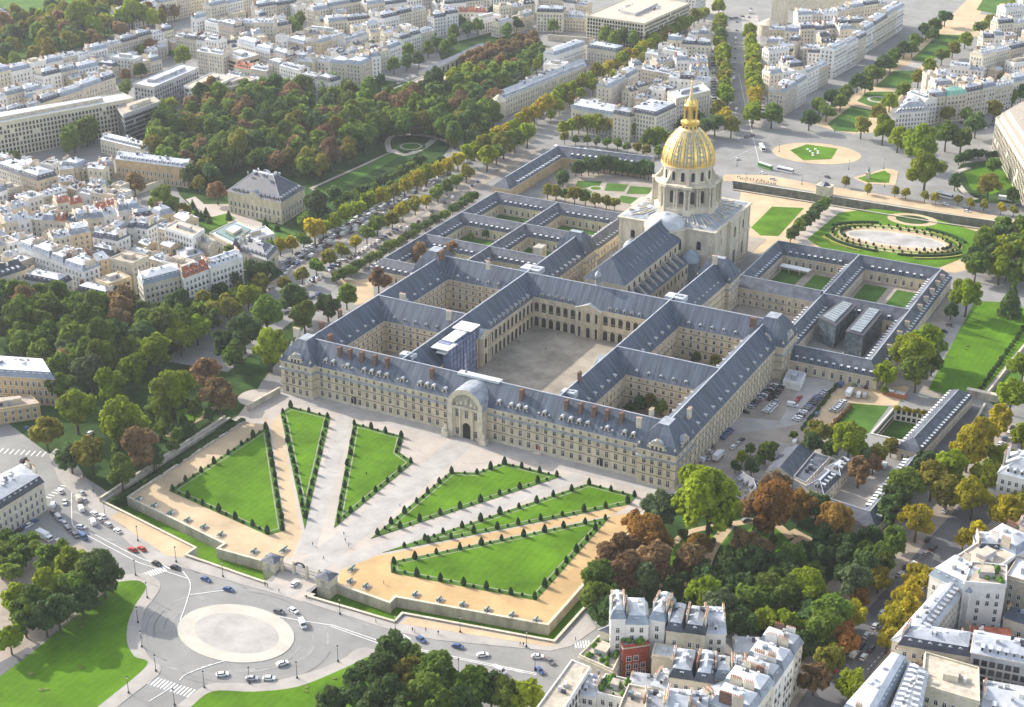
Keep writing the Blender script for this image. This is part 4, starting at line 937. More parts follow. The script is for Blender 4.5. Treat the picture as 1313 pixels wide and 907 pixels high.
place_parts('dormer', t, di); place_parts('window', t, wi)
# ---------------------------------------------------------------- soldiers' church
t = thing('church', (0, 175, 0), 'long church nave with steep blue slate roof leading to the golden dome', 'church')
W = MB(); F = MB()
W.prism([(-11, 141), (11, 141), (11, 212), (-11, 212)], 0, 24, 'stone'); W.prism([(-11.5, 140.6), (11.5, 140.6), (11.5, 212), (-11.5, 212)], 23.3, 24.1, 'stone_light', bottom=True)
for s in (-1, 1):
    W.prism([(s*11, 143), (s*18, 143), (s*18, 210), (s*11, 210)], 0, 14, 'stone'); W.prism([(s*10.5, 142.8), (s*18.4, 142.8), (s*18.4, 210), (s*10.5, 210)], 13.5, 14.1, 'stone_light')
    F.add([(s*18.5, 142.5, 14.15), (s*18.5, 210, 14.15), (s*11, 210, 17.6), (s*11, 142.5, 17.6)], [(0, 1, 2, 3) if s > 0 else (3, 2, 1, 0)], 'slate')
v = [(-11.8, 140.2, 24.12), (11.8, 140.2, 24.12), (11.8, 214, 24.12), (-11.8, 214, 24.12), (0, 148.5, 34.6), (0, 214, 34.6)]
F.add(v, [(0, 1, 4), (1, 2, 5, 4), (3, 0, 4, 5), (2, 3, 5)], 'slate'); F.box((0, 181, 34.4), (.6, 65, .4), 'lead')
for k in range(11):
    y = 158+k*5
    F.add([(5.6, y, 29.62), (5.9, y, 29.36), (8.6, y+.01, 27.05), (8.3, y, 27.3), (5.6, y+.35, 29.66), (5.9, y+.35, 29.4), (8.6, y+.35, 27.1), (8.3, y+.35, 27.35)], [(4, 7, 6, 5), (0, 4, 5, 1), (0, 3, 7, 4)], 'lead')
W.build('wall', t); F.build('roof', t)
for k in range(9):
    for s in (-1, 1):
        b = MB(); y = 148+k*7
        vs = [(s*11, y-.6, 20.5), (s*17.6, y-.6, 15.2), (s*17.6, y-.6, 13), (s*11, y-.6, 16)]
        vs += [(a, c+1.2, d) for a, c, d in vs]; b.add(vs, [(0, 1, 2, 3), (7, 6, 5, 4), (0, 4, 5, 1), (1, 5, 6, 2)], 'stone_grey'); b.build('buttress', t)
it = []
wall_windows(it, (11, 143), (11, 211), [(19, 3.2, 1.9, 'arch')], 7, 1.9, 'arch', .5); wall_windows(it, (-11, 211), (-11, 143), [(19, 3.2, 1.9, 'arch')], 7, 1.9, 'arch', .5)
wall_windows(it, (18, 143), (18, 210), [(2, 3), (8.5, 3.4, 1.8, 'arch')], 5, 1.5, 'plain', .5); place_parts('window', t, it)
b = MB(); b.lathe(0, 148.5, [(.5, 34.6), (.4, 35.5), (.1, 37.5)], 'lead', 6); b.build('finial', t)
# ---------------------------------------------------------------- dome church
YD = 248.0
t = thing('domed_church', (0, YD, 0), 'square stone church crowned by a tall columned drum and gilded ribbed dome', 'church')
b = MB(); H = 28
P = [(-H, YD-H), (H, YD-H), (H, YD+H), (-H, YD+H)]
b.prism(P, 0, 29.4, 'stone_dome')
b.prism([(-11, YD+H-1), (11, YD+H-1), (11, YD+H+3), (-11, YD+H+3)], 0, 28.9, 'stone_dome')
for z, o, h in ((14.2, .55, .9), (15.1, .25, .5), (28.2, .5, .6), (28.8, .9, .7)): b.prism(inset(P, -o), z, z+h, 'stone_light', bottom=True)
for s in (-1, 1): # projecting middle bays of the sides
    b.prism([(s*H, YD-8), (s*(H+1.6), YD-8), (s*(H+1.6), YD+8), (s*H, YD+8)], 0, 29.2, 'stone_dome'); b.prism([(s*H, YD-8.3), (s*(H+2.2), YD-8.3), (s*(H+2.2), YD+8.3), (s*H, YD+8.3)], 14.25, 15.2, 'stone_light', bottom=True)
    b.prism([(s*H, YD-8.4), (s*(H+2.4), YD-8.4), (s*(H+2.4), YD+8.4), (s*H, YD+8.4)], 28.3, 29.6, 'stone_light', bottom=True)
    for u in (-26.5, -18.5, -7.2, 7.2, 18.5, 26.5):
        for z0, z1 in ((.5, 14.2), (15.6, 28.2)): b.box((s*(H+(1.75 if abs(u) < 8 else .15)), YD+u, z0), (.5, 1.2, z1-z0), 'stone_light')
for u in (-26.8, -13.5, 13.5, 26.8):
    for z0, z1 in ((.5, 14.2), (15.6, 28.2)): b.box((u, YD-H-.15, z0), (1.2, .5, z1-z0), 'stone_light')
# round sanctuary on the nave side
b.lathe(0, YD-H, [(11.5, 0), (11.5, 28.3), (12.1, 28.4), (12.1, 29.3), (10.5, 29.4)], 'stone_dome', 28, False)
b.build('wall', t)
b = MB() # stepped lead and stone roofs round the drum
r0 = inset(P, 1.0); k = 8
oct_ = [(20.5*math.cos(math.pi*(2*i+1)/8), YD+20.5*math.sin(math.pi*(2*i+1)/8)) for i in range(8)]
sq = [(-H+1, YD-H+1), (H-1, YD-H+1), (H-1, YD+H-1), (-H+1, YD+H-1)]
def sqring(f, z):
    out = []
    for i in range(32):
        a = 2*math.pi*i/32; c, s = math.cos(a), math.sin(a); m = max(abs(c), abs(s)); R1 = (H-.9)/m; R2 = 17.5
        r = R1*(1-f)+R2*f; out.append((r*c, YD+r*s, z))
    return out
b.rings([sqring(0, 29.55), sqring(.3, 30.3), sqring(.7, 31.6), sqring(1, 32.8)], 'lead', False, False)
rr_ = random.Random(12)
for i in range(64):
    a = 2*math.pi*(i+rr_.uniform(.2, .8))/64; c, s = math.cos(a), math.sin(a); m = max(abs(c), abs(s)); Ro = (H-1.6)/m
    f0, f1 = rr_.uniform(0, .45), rr_.uniform(.6, 1.0); P0 = Ro+(17.8-Ro)*f0; P1 = Ro+(17.8-Ro)*f1
    b.tube((P0*c, YD+P0*s, 29.9+2.9*f0), (P1*c, YD+P1*s, 29.9+2.9*f1), .34, .3, 'stone_dome' if i % 3 else 'zinc_light', 4)
for i in range(24): # scattered parapet blocks
    a = 2*math.pi*(i+.3)/24; c, s = math.cos(a), math.sin(a); m = max(abs(c), abs(s)); r = (H-2.2)/m*(.86+.12*(i % 3)/2)
    b.box((r*c, YD+r*s, 30), (2.6, 1.1, 1.1), 'stone_light' if i % 2 else 'stone_grey', a*1.7)
b.build('roof', t)
b = MB(); b.lathe(0, YD-H-.6, [(10.4, 29.4), (10.2, 31), (9.2, 33), (7, 34.6), (3.6, 35.6), (0.6, 35.9), (.5, 36.6)], 'zinc_light', 24); b.build('lead_dome', t)
for s in (-1, 1):
    b = MB(); b.lathe(s*17.5, YD-H-6, [(4.8, 0), (4.8, 13), (5.2, 13.2), (5.0, 14), (4.6, 16), (3.4, 18), (1.5, 19.2), (.3, 19.6), (.2, 21)], 'zinc_blue' if s else 'lead', 16); b.build('side_chapel', t)
it = []
wall_windows(it, (H, YD-26), (H, YD-9), [(3, 7, 2.6, 'arch'), (18, 5, 2.4, 'arch')], 9, 2.4, 'arch', 3); wall_windows(it, (H, YD+9), (H, YD+26), [(3, 7, 2.6, 'arch'), (18, 5, 2.4, 'arch')], 9, 2.4, 'arch', 3)
wall_windows(it, (H+1.6, YD-5), (H+1.6, YD+5), [(3, 8, 3, 'arch'), (18, 6.4, 3, 'arch')], 10, 3, 'arch', 1)
wall_windows(it, (-26, YD-H), (-13, YD-H), [(4, 5, 2.6, 'plain'), (18, 5, 2.6, 'arch')], 13, 2.6, 'arch', 1); wall_windows(it, (13, YD-H), (26, YD-H), [(4, 5, 2.6, 'plain'), (18, 5, 2.6, 'arch')], 13, 2.6, 'arch', 1)
for a in (205, 245, 295, 335): it.append((window_mesh(2, 5, 'arch'), (11.5*math.cos(R(a)), YD-H+11.5*math.sin(R(a)), 18), R(a+90)))
# drum
b = MB()
b.lathe(0, YD, [(18.0, 31.0), (18.0, 35.4), (17.2, 35.6), (14.8, 36.8), (14.8, 46.4), (17.2, 46.8), (17.9, 47.2), (17.9, 48.4), (15, 48.5), (13.9, 48.6), (13.9, 56.2), (14.9, 56.6), (15.1, 57.6), (14.2, 57.7)], 'stone_dome', 48, False)
for i in range(8): # buttress piers
    a = R(22.5+45*i); b.box((16.3*math.cos(a), YD+16.3*math.sin(a), 31), (3.4, 3.4, 15.8), 'stone_dome', a); b.box((17.6*math.cos(a), YD+17.6*math.sin(a), 31), (4.0, 4.4, 4.5), 'stone_dome', a); b.box((17.2*math.cos(a), YD+17.2*math.sin(a), 46.9), (4.6, 5.0, 1.5), 'stone_light', a)
    x, y = 15.4*math.cos(a), YD+15.4*math.sin(a)
    b.add([(x+dx*math.cos(a)-dy*math.sin(a), y+dx*math.sin(a)+dy*math.cos(a), z) for dy in (-.7, .7) for dx, z in ((2.3, 48.5), (-1.7, 48.5), (-1.7, 54), (-.2, 51), (1.2, 49.6))], [(0, 1, 2, 3, 4)[::-1], (5, 6, 7, 8, 9), (2, 7, 8, 3), (3, 8, 9, 4), (4, 9, 5, 0)], 'stone_dome')
b.build('drum', t)
for i in range(8):
    for da, r in ((-2.6, 16.3), (2.6, 16.3), (22.5-3.6, 18.7), (22.5+3.6, 18.7)):
        a = R(45*i+da); b = MB(); x, y = r*math.cos(a), YD+r*math.sin(a)
        b.box((x, y, 35.3), (1.5, 1.5, 1.1), 'stone_light', a); b.lathe(x, y, [(.66, 36.4), (.64, 40), (.54, 45.7), (.85, 46.4)], 'stone_light', 8); b.build('column', t)
for i in range(8):
    for da in (-10.8, 10.8):
        a = R(45*i+da); it.append((window_mesh(2.5, 7.2, 'arch'), (14.8*math.cos(a), YD+14.8*math.sin(a), 37.4), a+R(90)))
        a = R(45*i+da*1.02+.2); it.append((window_mesh(2.0, 5.2, 'arch'), (13.9*math.cos(a), YD+13.9*math.sin(a), 49.9), a+R(90)))
place_parts('window', t, it)
# gilded dome
prof = [(14.2, 57.6), (14.3, 59), (14.15, 61.5), (13.6, 64.2), (12.6, 67), (11.1, 69.8), (9.2, 72.4), (7.1, 74.6), (5.4, 76), (4.6, 76.6)]
b = MB(); b.lathe(0, YD, prof, 'dome_lead', 48); b.build('dome_shell', t)
def pr(z):
    for (r0, z0), (r1, z1) in zip(prof, prof[1:]):
        if z0 <= z <= z1: return r0+(r1-r0)*(z-z0)/(z1-z0)
    return prof[-1][0]
def strip(b, a, w0, z0, z1, lift, mt, n=10, half=None):
    rs = []
    for k in range(n+1):
        z = z0+(z1-z0)*k/n; r = pr(z); w_ = w0*(r/14.2)**.8
        row = []
        for u, l in ((-1, -.1), (-.8, lift), (.8, lift), (1, -.1)):
            aa = a+u*w_/2/r; row.append(((r+l)*math.cos(aa), YD+(r+l)*math.sin(aa), z+l*.3))
        rs.append(row)
    v = [p for r in rs for p in r]; f = []
    for k in range(n):
        for i in range(3): f.append((k*4+i, k*4+i+1, k*4+5+i, k*4+4+i))
    b.add(v, f, mt, False)
for i in range(12):
    a = R(30*i+8)
    b = MB(); strip(b, a, 1.9, 57.7, 76.2, .42, 'gold'); b.build('rib', t)
    b = MB(); a2 = a+R(15)
    for sg in (-1, 1): strip(b, a2+sg*R(7.6), .8, 57.7, 75.5, .2, 'gold_pale')
    strip(b, a2, 2.2, 58, 60.4, .45, 'gold', 2); strip(b, a2, 1.5, 60.8, 63, .5, 'gold', 2); strip(b, a2, 1.9, 64, 65.6, .4, 'gold', 2); strip(b, a2, 1.2, 66.2, 68.2, .5, 'gold', 2); strip(b, a2, 1.5, 69, 70.3, .35, 'gold', 2); strip(b, a2, .8, 70.8, 73.4, .4, 'gold', 2)
    b.build('trophy', t)
b = MB(); b.lathe(0, YD, [(14.4, 57.5), (14.75, 57.6), (14.75, 58.3), (14.3, 58.4)], 'gold', 48, False, False); b.build('gilt_band', t); b = MB(); b.lathe(0, YD, [(6.4, 75.4), (6.2, 76.0), (4.8, 76.9)], 'gold_pale', 36, False, False); b.build('gilt_band', t)
b = MB(); b.lathe(0, YD, [(4.5, 76.4), (4.4, 78.4), (5.1, 78.9), (5.2, 80.1), (4.6, 80.2), (3.4, 80.4), (3.2, 81.2)], 'gold', 24, False)
for i in range(12): a = R(30*i); b.box((4.45*math.cos(a), YD+4.45*math.sin(a), 76.8), (.3, .8, 1.2), 'void', a)
b.build('lantern_gallery', t)
b = MB(); b.lathe(0, YD, [(3.0, 81), (2.9, 88.4), (3.3, 88.6), (3.5, 89.3), (3.0, 89.5), (2.6, 90.6), (1.9, 92.2), (1.5, 92.6)], 'gold', 16)
for i in range(4):
    a = R(90*i+20); b.box((3.3*math.cos(a), YD+3.3*math.sin(a), 81), (1.0, 1.0, 7.6), 'gold', a)
    b.lathe(3.1*math.cos(a), YD+3.1*math.sin(a), [(.5, 89.4), (.6, 90.5), (.3, 91.4), (.28, 91.9), (.05, 92.2)], 'gold', 6)
    a += R(45); b.poly([(3.05*math.cos(a)+u*-math.sin(a), YD+3.05*math.sin(a)+u*math.cos(a), z) for u, z in ((-.7, 82), (.7, 82), (.7, 86), (0, 87), (-.7, 86))], 'wood_dark')
b.build('lantern', t)
b = MB(); b.lathe(0, YD, [(1.5, 92.5), (1.1, 94), (.35, 101), (.3, 101.4)], 'gold_pale', 8); b.lathe(0, YD, [(.1, 101.2), (.6, 101.7), (.6, 102), (.1, 102.5)], 'gold', 8); b.box((0, YD, 102.4), (.2, .2, 2.3), 'gold'); b.box((0, YD, 103.5), (1.3, .2, .22), 'gold', R(20)); b.build('spire', t)
# ================================================================ town buildings
WALLW = {'render_cream': 'cream', 'render_white': 'white', 'render_beige': 'beige', 'render_ochre': 'ochre', 'render_grey': 'grey', 'brick_red': 'red brick', 'stone': 'stone', 'orange_stone': 'ochre stone', 'stone_light': 'pale stone'}
ROOFW = {'mansard': 'slate mansard roof', 'mzinc': 'zinc mansard roof', 'zinc': 'pale zinc roof', 'flat': 'flat gravel roof', 'fzinc': 'flat zinc roof', 'flead': 'flat grey roof', 'tile': 'red tiled roof', 'slate': 'slate roof', 'hip': 'slate hipped roof', 'copper': 'green copper roof', 'hzinc': 'zinc hipped roof'}
NB = [0]; FOOT = []
def bld(P, he, style, wall, label, sides='FBLR', bay=2.9, win='plain', chim=True, dorm=True, cat='building', name='apartment_block', group=None, clutter=True, wh=1.9, z0=0.0, fl=3.15, ww=1.15, extra=None):
    """P: footprint, first side P0->P1 is the front (outside on its right hand), counter-clockwise"""
    P = [tuple(p[:2]) for p in P]
    if area(P) < 0: P = [P[1], P[0], P[3], P[2]]
    FOOT.append(P)
    c = Vector((sum(p[0] for p in P)/4, sum(p[1] for p in P)/4, z0)); NB[0] += 1
    t = thing(name, c, label, cat, group)
    W = MB(); F = MB(); r = random.Random(NB[0]*13+5)
    e = [Vector(P[(i+1) % 4])-Vector(P[i]) for i in range(4)]
    W.prism(P, z0, he, wall, top='roof_gravel')
    trim = 'stone_light' if wall not in ('render_white',) else 'render_white'
    W.prism(inset(P, -.28), he-.5, he-.12, trim, bottom=True)
    nf = max(2, int((he-z0-.8)/fl))
    if nf >= 4:
        for k in (1, nf-1): W.prism(inset(P, -.14), z0+.55+k*fl-.12, z0+.55+k*fl+.06, trim, bottom=True)
    # --- roof
    dep = min(e[1].length, e[3].length); fro = min(e[0].length, e[2].length); short = min(dep, fro)
    di = []; ze = he-.1
    if style in ('mansard', 'mzinc', 'copper'):
        low = {'mansard': 'slate_dark', 'mzinc': 'zinc_blue', 'copper': 'copper_green'}[style]; topm = {'mansard': 'zinc', 'mzinc': 'zinc_light', 'copper': 'copper_green'}[style]
        hh = 2.9; a = inset(P, -.3); b1 = inset(P, min(1.1, short*.18)); b2 = inset(P, short*.42)
        F.rings([[(*p, ze) for p in a], [(*p, ze+hh) for p in b1]], low, cap=False)
        F.rings([[(*p, ze+hh) for p in inset(b1, -.12)], [(*p, ze+hh+1.3) for p in b2]], topm)
        ztop = ze+hh+1.3; zd = ze+.35; dpt = .45
        dm = dormer_mesh(1.15, 1.75, 1.6, 'render_white' if r.random() < .5 else 'zinc_light', topm, r.choice(['flat', 'gable']))
    elif style in ('zinc', 'tile', 'slate'):
        mt = {'zinc': r.choice(['zinc', 'zinc_light', 'zinc']), 'tile': 'tile_red', 'slate': 'slate_dark'}[style]
        rise = dep*.5*(.42 if style == 'zinc' else .62)
        a = inset(P, [-.35, -.05, -.35, -.05]); m0 = ((Vector(a[1])+Vector(a[2]))/2); m1 = ((Vector(a[0])+Vector(a[3]))/2)
        v = [(*p, ze) for p in a]+[(m0.x, m0.y, ze+rise), (m1.x, m1.y, ze+rise)]
        F.add(v, [(0, 1, 4, 5), (2, 3, 5, 4)], mt); F.add(v, [(1, 2, 4), (3, 0, 5)], wall)
        ztop = ze+rise; zd = ze+.5; dpt = .9
        dm = dormer_mesh(1.1, 1.5, 1.8, 'zinc_light', mt if style != 'slate' else 'zinc', 'flat')
    elif style in ('hip', 'hzinc'):
        mt = 'slate_dark' if style == 'hip' else 'zinc'; rise = short*.36; a = inset(P, -.35); b2 = inset(P, short*.44)
        F.rings([[(*p, ze) for p in a], [(*p, ze+rise) for p in b2]], mt, capmt='zinc'); ztop = ze+rise; zd = ze+.6; dpt = 1.0
        for k in range(4): F.tube((*a[k], ze+.05), (*b2[k], ze+rise+.05), .14, .14, 'zinc_light', 4)
        dm = dormer_mesh(1.2, 1.6, 2, 'stone_light', 'zinc', 'gable')
    else:
        W.prism(P, he, he+.05, wall)
        I = inset(P, .35); mt = {'flat': 'roof_gravel', 'flead': 'slate_low'}.get(style, 'zinc_light')
        F.prism(I, he+.06, he+.2, mt)
        W.rings([[(*p, he) for p in P], [(*p, he+.8) for p in P], [(*p, he+.8) for p in I], [(*p, he+.2) for p in I]], wall, cap=False)
        ztop = he+.2; dm = None
        if short > 8:
            q = inset(P, short*.32); q = [tuple(Vector(x).lerp(c.to_2d(), r.uniform(.05, .35))) for x in q]
            F.prism(q, he+.2, he+2.6, 'render_grey' if r.random() < .5 else 'render_beige', 'roof_gravel' if style == 'flat' else 'zinc')
    if clutter: # hatches, vents and pipes on the roof
        for k in range(int(2+fro*dep/70)):
            u, v2 = r.uniform(.25, .75), r.uniform(.3, .7)
            p = Vector(P[0]).lerp(Vector(P[1]), u).lerp(Vector(P[3]).lerp(Vector(P[2]), u), v2)
            hb = r.uniform(.4, 1.1); F.box((p.x, p.y, ztop-(.9 if style not in ('flat', 'fzinc', 'flead') else .05)), (r.uniform(.6, 1.8), r.uniform(.6, 1.4), hb+.7), r.choice(['zinc_light', 'render_grey', 'render_white', 'zinc_blue', 'frame_dark']), math.atan2(e[0].y, e[0].x))
    W.build('wall', t); F.build('roof', t)
    # --- windows and dormers on the sides turned towards the street side of the camera
    wi = []
    rows = [(z0+.95+k*fl, wh if k else wh+.3) for k in range(nf)]
    for k, sd in enumerate('FRBL'):
        if sd not in sides: continue
        n = Vector((e[k].y, -e[k].x)).normalized(); m = (Vector(P[k])+Vector(P[(k+1) % 4]))/2
        if facing(n, (m.x, m.y, he))/ (CAM-Vector((m.x, m.y, he))).length < -.12: continue
        rr = rows
        if win == 'balcony': rr = [(z, h, ww, 'balcony' if i in (1, nf-2) else 'plain') for i, (z, h) in enumerate(rows)]
        wall_windows(wi, P[k], P[(k+1) % 4], rr, bay, ww, 'plain' if win == 'balcony' else win, .8, jit=.04)
        if dm and dorm: 
            I = inset(P, .55 if style in ('mansard', 'mzinc', 'copper') else .9); dormer_row(di, I[k], I[(k+1) % 4], zd, bay*1.05, dm, 1.2)
    place_parts('window', t, wi)
    if di: place_parts('dormer', t, di)
    # --- party wall stacks
    if chim and style not in ('flat', 'fzinc', 'flead'):
        for sd in (1, 3):
            if sd == 1 and r.random() < .5: continue
            for f in ((.34, .66) if dep > 9 else (.5,)):
                p = Vector(P[sd]).lerp(Vector(P[(sd+1) % 4]), f); n = Vector((e[sd].y, -e[sd].x)).normalized(); p = p-n*.45
                L = min(3.6, dep*.3)*r.uniform(.7, 1.1); hz = ztop+r.uniform(.1, 1.0)-he+.6
                child('chimney', chimney_mesh(round(L*2)/2, .55, round(hz*2)/2, r.choice(['render_beige', 'render_cream', 'render_white', 'brick' if r.random() < .3 else 'render_beige']), int(L/.6)), t, Vector((p.x, p.y, he-.6))-c, math.atan2(e[sd].y, e[sd].x))
    if extra: extra(t, P, ztop)
    return t
STY = {'h': (('mansard', 5), ('mzinc', 3), ('zinc', 3)), 'z': (('zinc', 5), ('mzinc', 3), ('fzinc', 1), ('flat', 1)), 'o': (('zinc', 4), ('tile', 1), ('slate', 1), ('flat', 1), ('mzinc', 1))}
WAL = (('render_cream', 5), ('render_white', 6), ('render_beige', 3), ('render_ochre', 1))
WALW = (('render_white', 5), ('render_cream', 3))
def pick(r, tb):
    s = sum(w for _, w in tb); x = r.random()*s
    for v, w in tb:
        x -= w
        if x <= 0: return v
    return tb[0][0]
RS = random.Random(41)
def row(a, b, where, he=18, n=1, depth=11, st='h', wl=WAL, hj=1.4, end='LR', zz=0, **kw):
    """n buildings side by side; a,b photo points of the front eaves from left to right"""
    A = Vector(G2(a[0], a[1], he)); B = Vector(G2(b[0], b[1], he)); d = (B-A); L = d.length; d = d/L; nb = Vector((-d.y, d.x))
    cuts = [0]
    ws = [RS.uniform(.75, 1.3) for _ in range(n)]; s = sum(ws)
    for w_ in ws: cuts.append(cuts[-1]+w_/s*L)
    for i in range(n):
        p, q = A+d*(cuts[i]+.02), A+d*(cuts[i+1]-.02); dp = depth*RS.uniform(.92, 1.1); of = RS.uniform(-.25, .25)
        p = p+nb*of; q = q+nb*of
        style = pick(RS, STY[st]) if st in STY else st; wall = pick(RS, wl) if not isinstance(wl, str) else wl
        h = he+(RS.uniform(-hj, hj) if n > 1 else 0)
        pos = f'{ordinal(i)} of {n} ' if n > 1 else ''
        word = kw.get('word', 'apartment block'); k2 = {k: v for k, v in kw.items() if k != 'word'}
        sd = 'FB'+('L' if i == 0 and 'L' in end else '')+('R' if i == n-1 and 'R' in end else '')
        bld([tuple(p), tuple(q), tuple(q+nb*dp), tuple(p+nb*dp)], h, style, wall, f'{WALLW[wall]} {word} with {ROOFW[style]}, {pos}{where}', sides=sd, **k2)
def quad(px, he, style, wall, label, **kw):
    return bld([G2(x, y, he) for x, y in px], he, style, wall, label, **kw)
# ------------- quarter at the upper left
row((-40, 103), (138, 62), 'along the far park edge', 17, 9, st='z'); row((139, 60), (223, 38), 'beyond the white courtyard house', 17, 5)
row((224, 45), (279, 54), 'by the top left tree court', 17, 4, wl=WALW); row((56, 100), (126, 83), 'below the far park row', 17, 3)
row((-12, 130), (54, 112), 'at the left picture edge, upper part', 17, 3); row((-10, 152), (148, 100), 'behind the long office', 19, 7, depth=10, wl=(('render_beige', 2), ('render_cream', 2)))
row((141, 74), (172, 77), 'in the court beyond the long office', 14, 1, st='fzinc', wl='render_white', word='house'); row((172, 84), (207, 75), 'beside the court trees upper left', 10, 2, st='z', word='house')
quad([(-28, 164), (171, 127), (157, 120), (-40, 152)], 24, 'fzinc', 'render_cream', 'very long cream office block with seven window bands beside the wood', bay=2.6, win='dark', name='office_block', chim=False)
quad([(158, 148), (206, 131), (196, 124), (150, 138)], 21, 'flat', 'render_grey', 'grey banded office wing at the right end of the long cream office', bay=2.2, win='dark', name='office_block', chim=False, ww=1.7)
quad([(171, 108), (197, 113), (255, 88), (232, 83)], 21, 'fzinc', 'render_grey', 'grey sheeted office block with flat pale roof upper left', bay=3.2, win='dark', name='office_block')
quad([(236, 111), (263, 118), (302, 99), (272, 94)], 17, 'flat', 'render_white', 'white terraced modern block with flat roof at the wood edge', bay=2.2, win='dark', ww=1.6, name='office_block')
row((268, 124), (330, 104), 'stepped, at the wood edge', 13, 2, st='flat', wl='render_cream', depth=13, bay=2.2, win='dark', ww=1.6)
quad([(283, 70), (308, 78), (333, 71), (306, 63)], 15, 'fzinc', 'render_beige', 'square modern office with thin white flat roof and window bands', bay=1.9, win='dark', ww=1.5, name='office_block')
row((252, 66), (285, 72), 'next to the square modern office', 17, 2); row((304, 55), (346, 66), 'right behind the square modern office', 18, 2); row((262, 26), (300, 35), 'tall, near top left centre', 20, 2); row((334, 63), (366, 73), 'left of the stone gabled block', 17, 2)
quad([(-14, 33), (21, 25), (15, 18), (-20, 24)], 12, 'hzinc', 'render_white', 'white mansion with pale roof at the top left corner', name='mansion')
for i, (a, b, n) in enumerate((((150, 16), (262, -6), 5), ((270, 10), (330, -4), 3), ((330, 10), (402, -2), 3), ((402, 14), (470, 2), 3), ((-60, 120), (-14, 110), 2), ((470, 8), (560, -4), 4), ((570, 4), (680, -6), 4))): row(a, b, f'in the {["park edge","spire side","tall","gable","left border","market","square"][i]} row along the top edge', 17, n)
row((128, 178), (186, 192), 'between the wood and the big town mansion', 10, 1, st='zinc', wl='render_cream', word='house', depth=13)
quad([(147.6, 203.5), (239, 215), (248, 206), (160, 195)], 14, 'zinc', 'orange_stone', 'ochre stone town mansion with broken white roof left of the garden mansion', bay=3.0, name='mansion', fl=4.4, wh=2.8)
row((-6, 214), (48, 233), 'at the left edge under the long office', 17, 2, depth=14); row((58, 210), (100, 216), 'near the ochre town mansion', 9, 2, st='z', word='house'); row((104, 216), (146, 212), 'against the ochre town mansion', 8, 2, st='z', word='house')
row((86, 241), (156, 256), 'above the red roofs', 14, 5, st='o', depth=9); row((36, 258), (86, 244), 'left of the red roofs', 14, 2, st='z', depth=10)
row((74, 264), (106, 258), 'in the crowded left quarter', 13, 2, st='tile', wl='render_cream', depth=9, word='house')
row((-4, 248), (30, 237), 'at the left edge, middle', 15, 2, st='z'); row((-4, 274), (38, 264), 'at the left edge, below middle', 15, 2, st='z'); row((-6, 290), (40, 280), 'at the left edge, low', 15, 3, st='o')
row((38, 281), (100, 287), 'in the brown roofed court row', 14, 4, st='o', depth=9); row((98, 284), (150, 275), 'behind the courtyard mansard', 15, 3, st='z', depth=10)
row((152, 271), (180, 266), 'near the round garden tree', 13, 2, st='z', depth=9); row((68, 304), (116, 295), 'before the brown roofs', 15, 2, st='z'); row((108, 270), (150, 262), 'tucked above the court row', 12, 3, st='o', depth=8)
row((118, 305), (150, 312), 'on the mansard court, left side', 16, 2, st='mansard', wl='render_white', depth=10); row((150, 300), (164, 290), 'on the mansard court, middle', 16, 1, st='mzinc', wl='render_white', depth=9)
row((163, 292), (189, 296), 'on the mansard court, right side', 16, 2, st='mansard', wl='render_white', depth=10); row((188, 285), (212, 292), 'beside the tall white tower block', 13, 2, st='z', wl=WALW, depth=9)
quad([(210.6, 293), (247, 305), (262, 295), (227, 284)], 20, 'flat', 'render_white', 'tall white block with balconies and blank beige gable in the left quarter', bay=2.4, win='balcony')
quad([(247, 309), (268, 318), (279, 309), (262, 301)], 15, 'flat', 'render_beige', 'blank beige gabled house right of the tall white block', sides='', chim=False)
row((-6, 317), (24, 309), 'left of the long terrace', 14, 2, st='z', wl=WALW); row((24, 317), (106, 346), 'of the long terrace', 18, 4, st='mzinc', wl='render_white', depth=11)
row((106, 339), (140, 329), 'right of the white terrace', 14, 2, st='z', wl='render_ochre'); row((138, 366), (168, 356), 'near the wood, left quarter', 14, 1, st='flat', wl='render_ochre', win='dark', ww=1.6, bay=2.6)
row((169, 339), (190, 329), 'tall, behind the ochre flat block', 18, 1, st='flat', wl='render_cream', depth=14); row((192, 333), (232, 345), 'behind the red tiled block', 14, 2, st='z', wl=WALW, depth=10)
row((98, 373), (137, 382), 'at the wood edge, left', 9, 1, st='mansard', wl='render_beige', word='house', depth=9); row((31, 358), (76, 367), 'between wood and terrace', 12, 1, st='mansard', wl='render_white', word='house', depth=10)
row((-8, 358), (33, 345), 'in the left edge corner', 15, 1, st='slate', wl='render_cream', depth=13)
quad([(183.4, 366), (235, 352), (224, 342), (176, 355)], 18, 'mzinc', 'render_cream', 'cream block with green grey mansard at the boulevard corner, left of the red tiled one', bay=2.8, win='balcony')
quad([(235, 357), (268.5, 344), (258, 335), (226, 347)], 18, 'tile', 'render_white', 'white block with bright red tiled roof beside the boulevard trees', bay=2.6, win='balcony')
quad([(269.5, 343), (311, 329), (300, 320), (260, 334)], 19, 'zinc', 'render_white', 'white six storey block with pale roof right of the red tiled block', bay=2.6, win='balcony')
quad([(232, 334), (262, 326), (254, 316), (226, 322)], 12, 'fzinc', 'render_grey', 'low flat grey house behind the red tiled block', sides='F')
quad([(268, 300), (300, 316), (331, 296), (302, 284)], 8, 'fzinc', 'render_cream', 'low museum hall with a flat roof and green glass skylight', name='hall', chim=False, sides='FR', clutter=False,
     extra=lambda t, P, z: (lambda b: (b.prism(inset(P, 3.2), z, z+.9, 'skylight_green'), b.build('skylight', t)))(MB()))
quad([(300, 314), (352, 301), (340, 291), (312, 300)], 7, 'fzinc', 'render_white', 'low white flat roofed hall beside the turreted house', name='hall', chim=False, clutter=False)
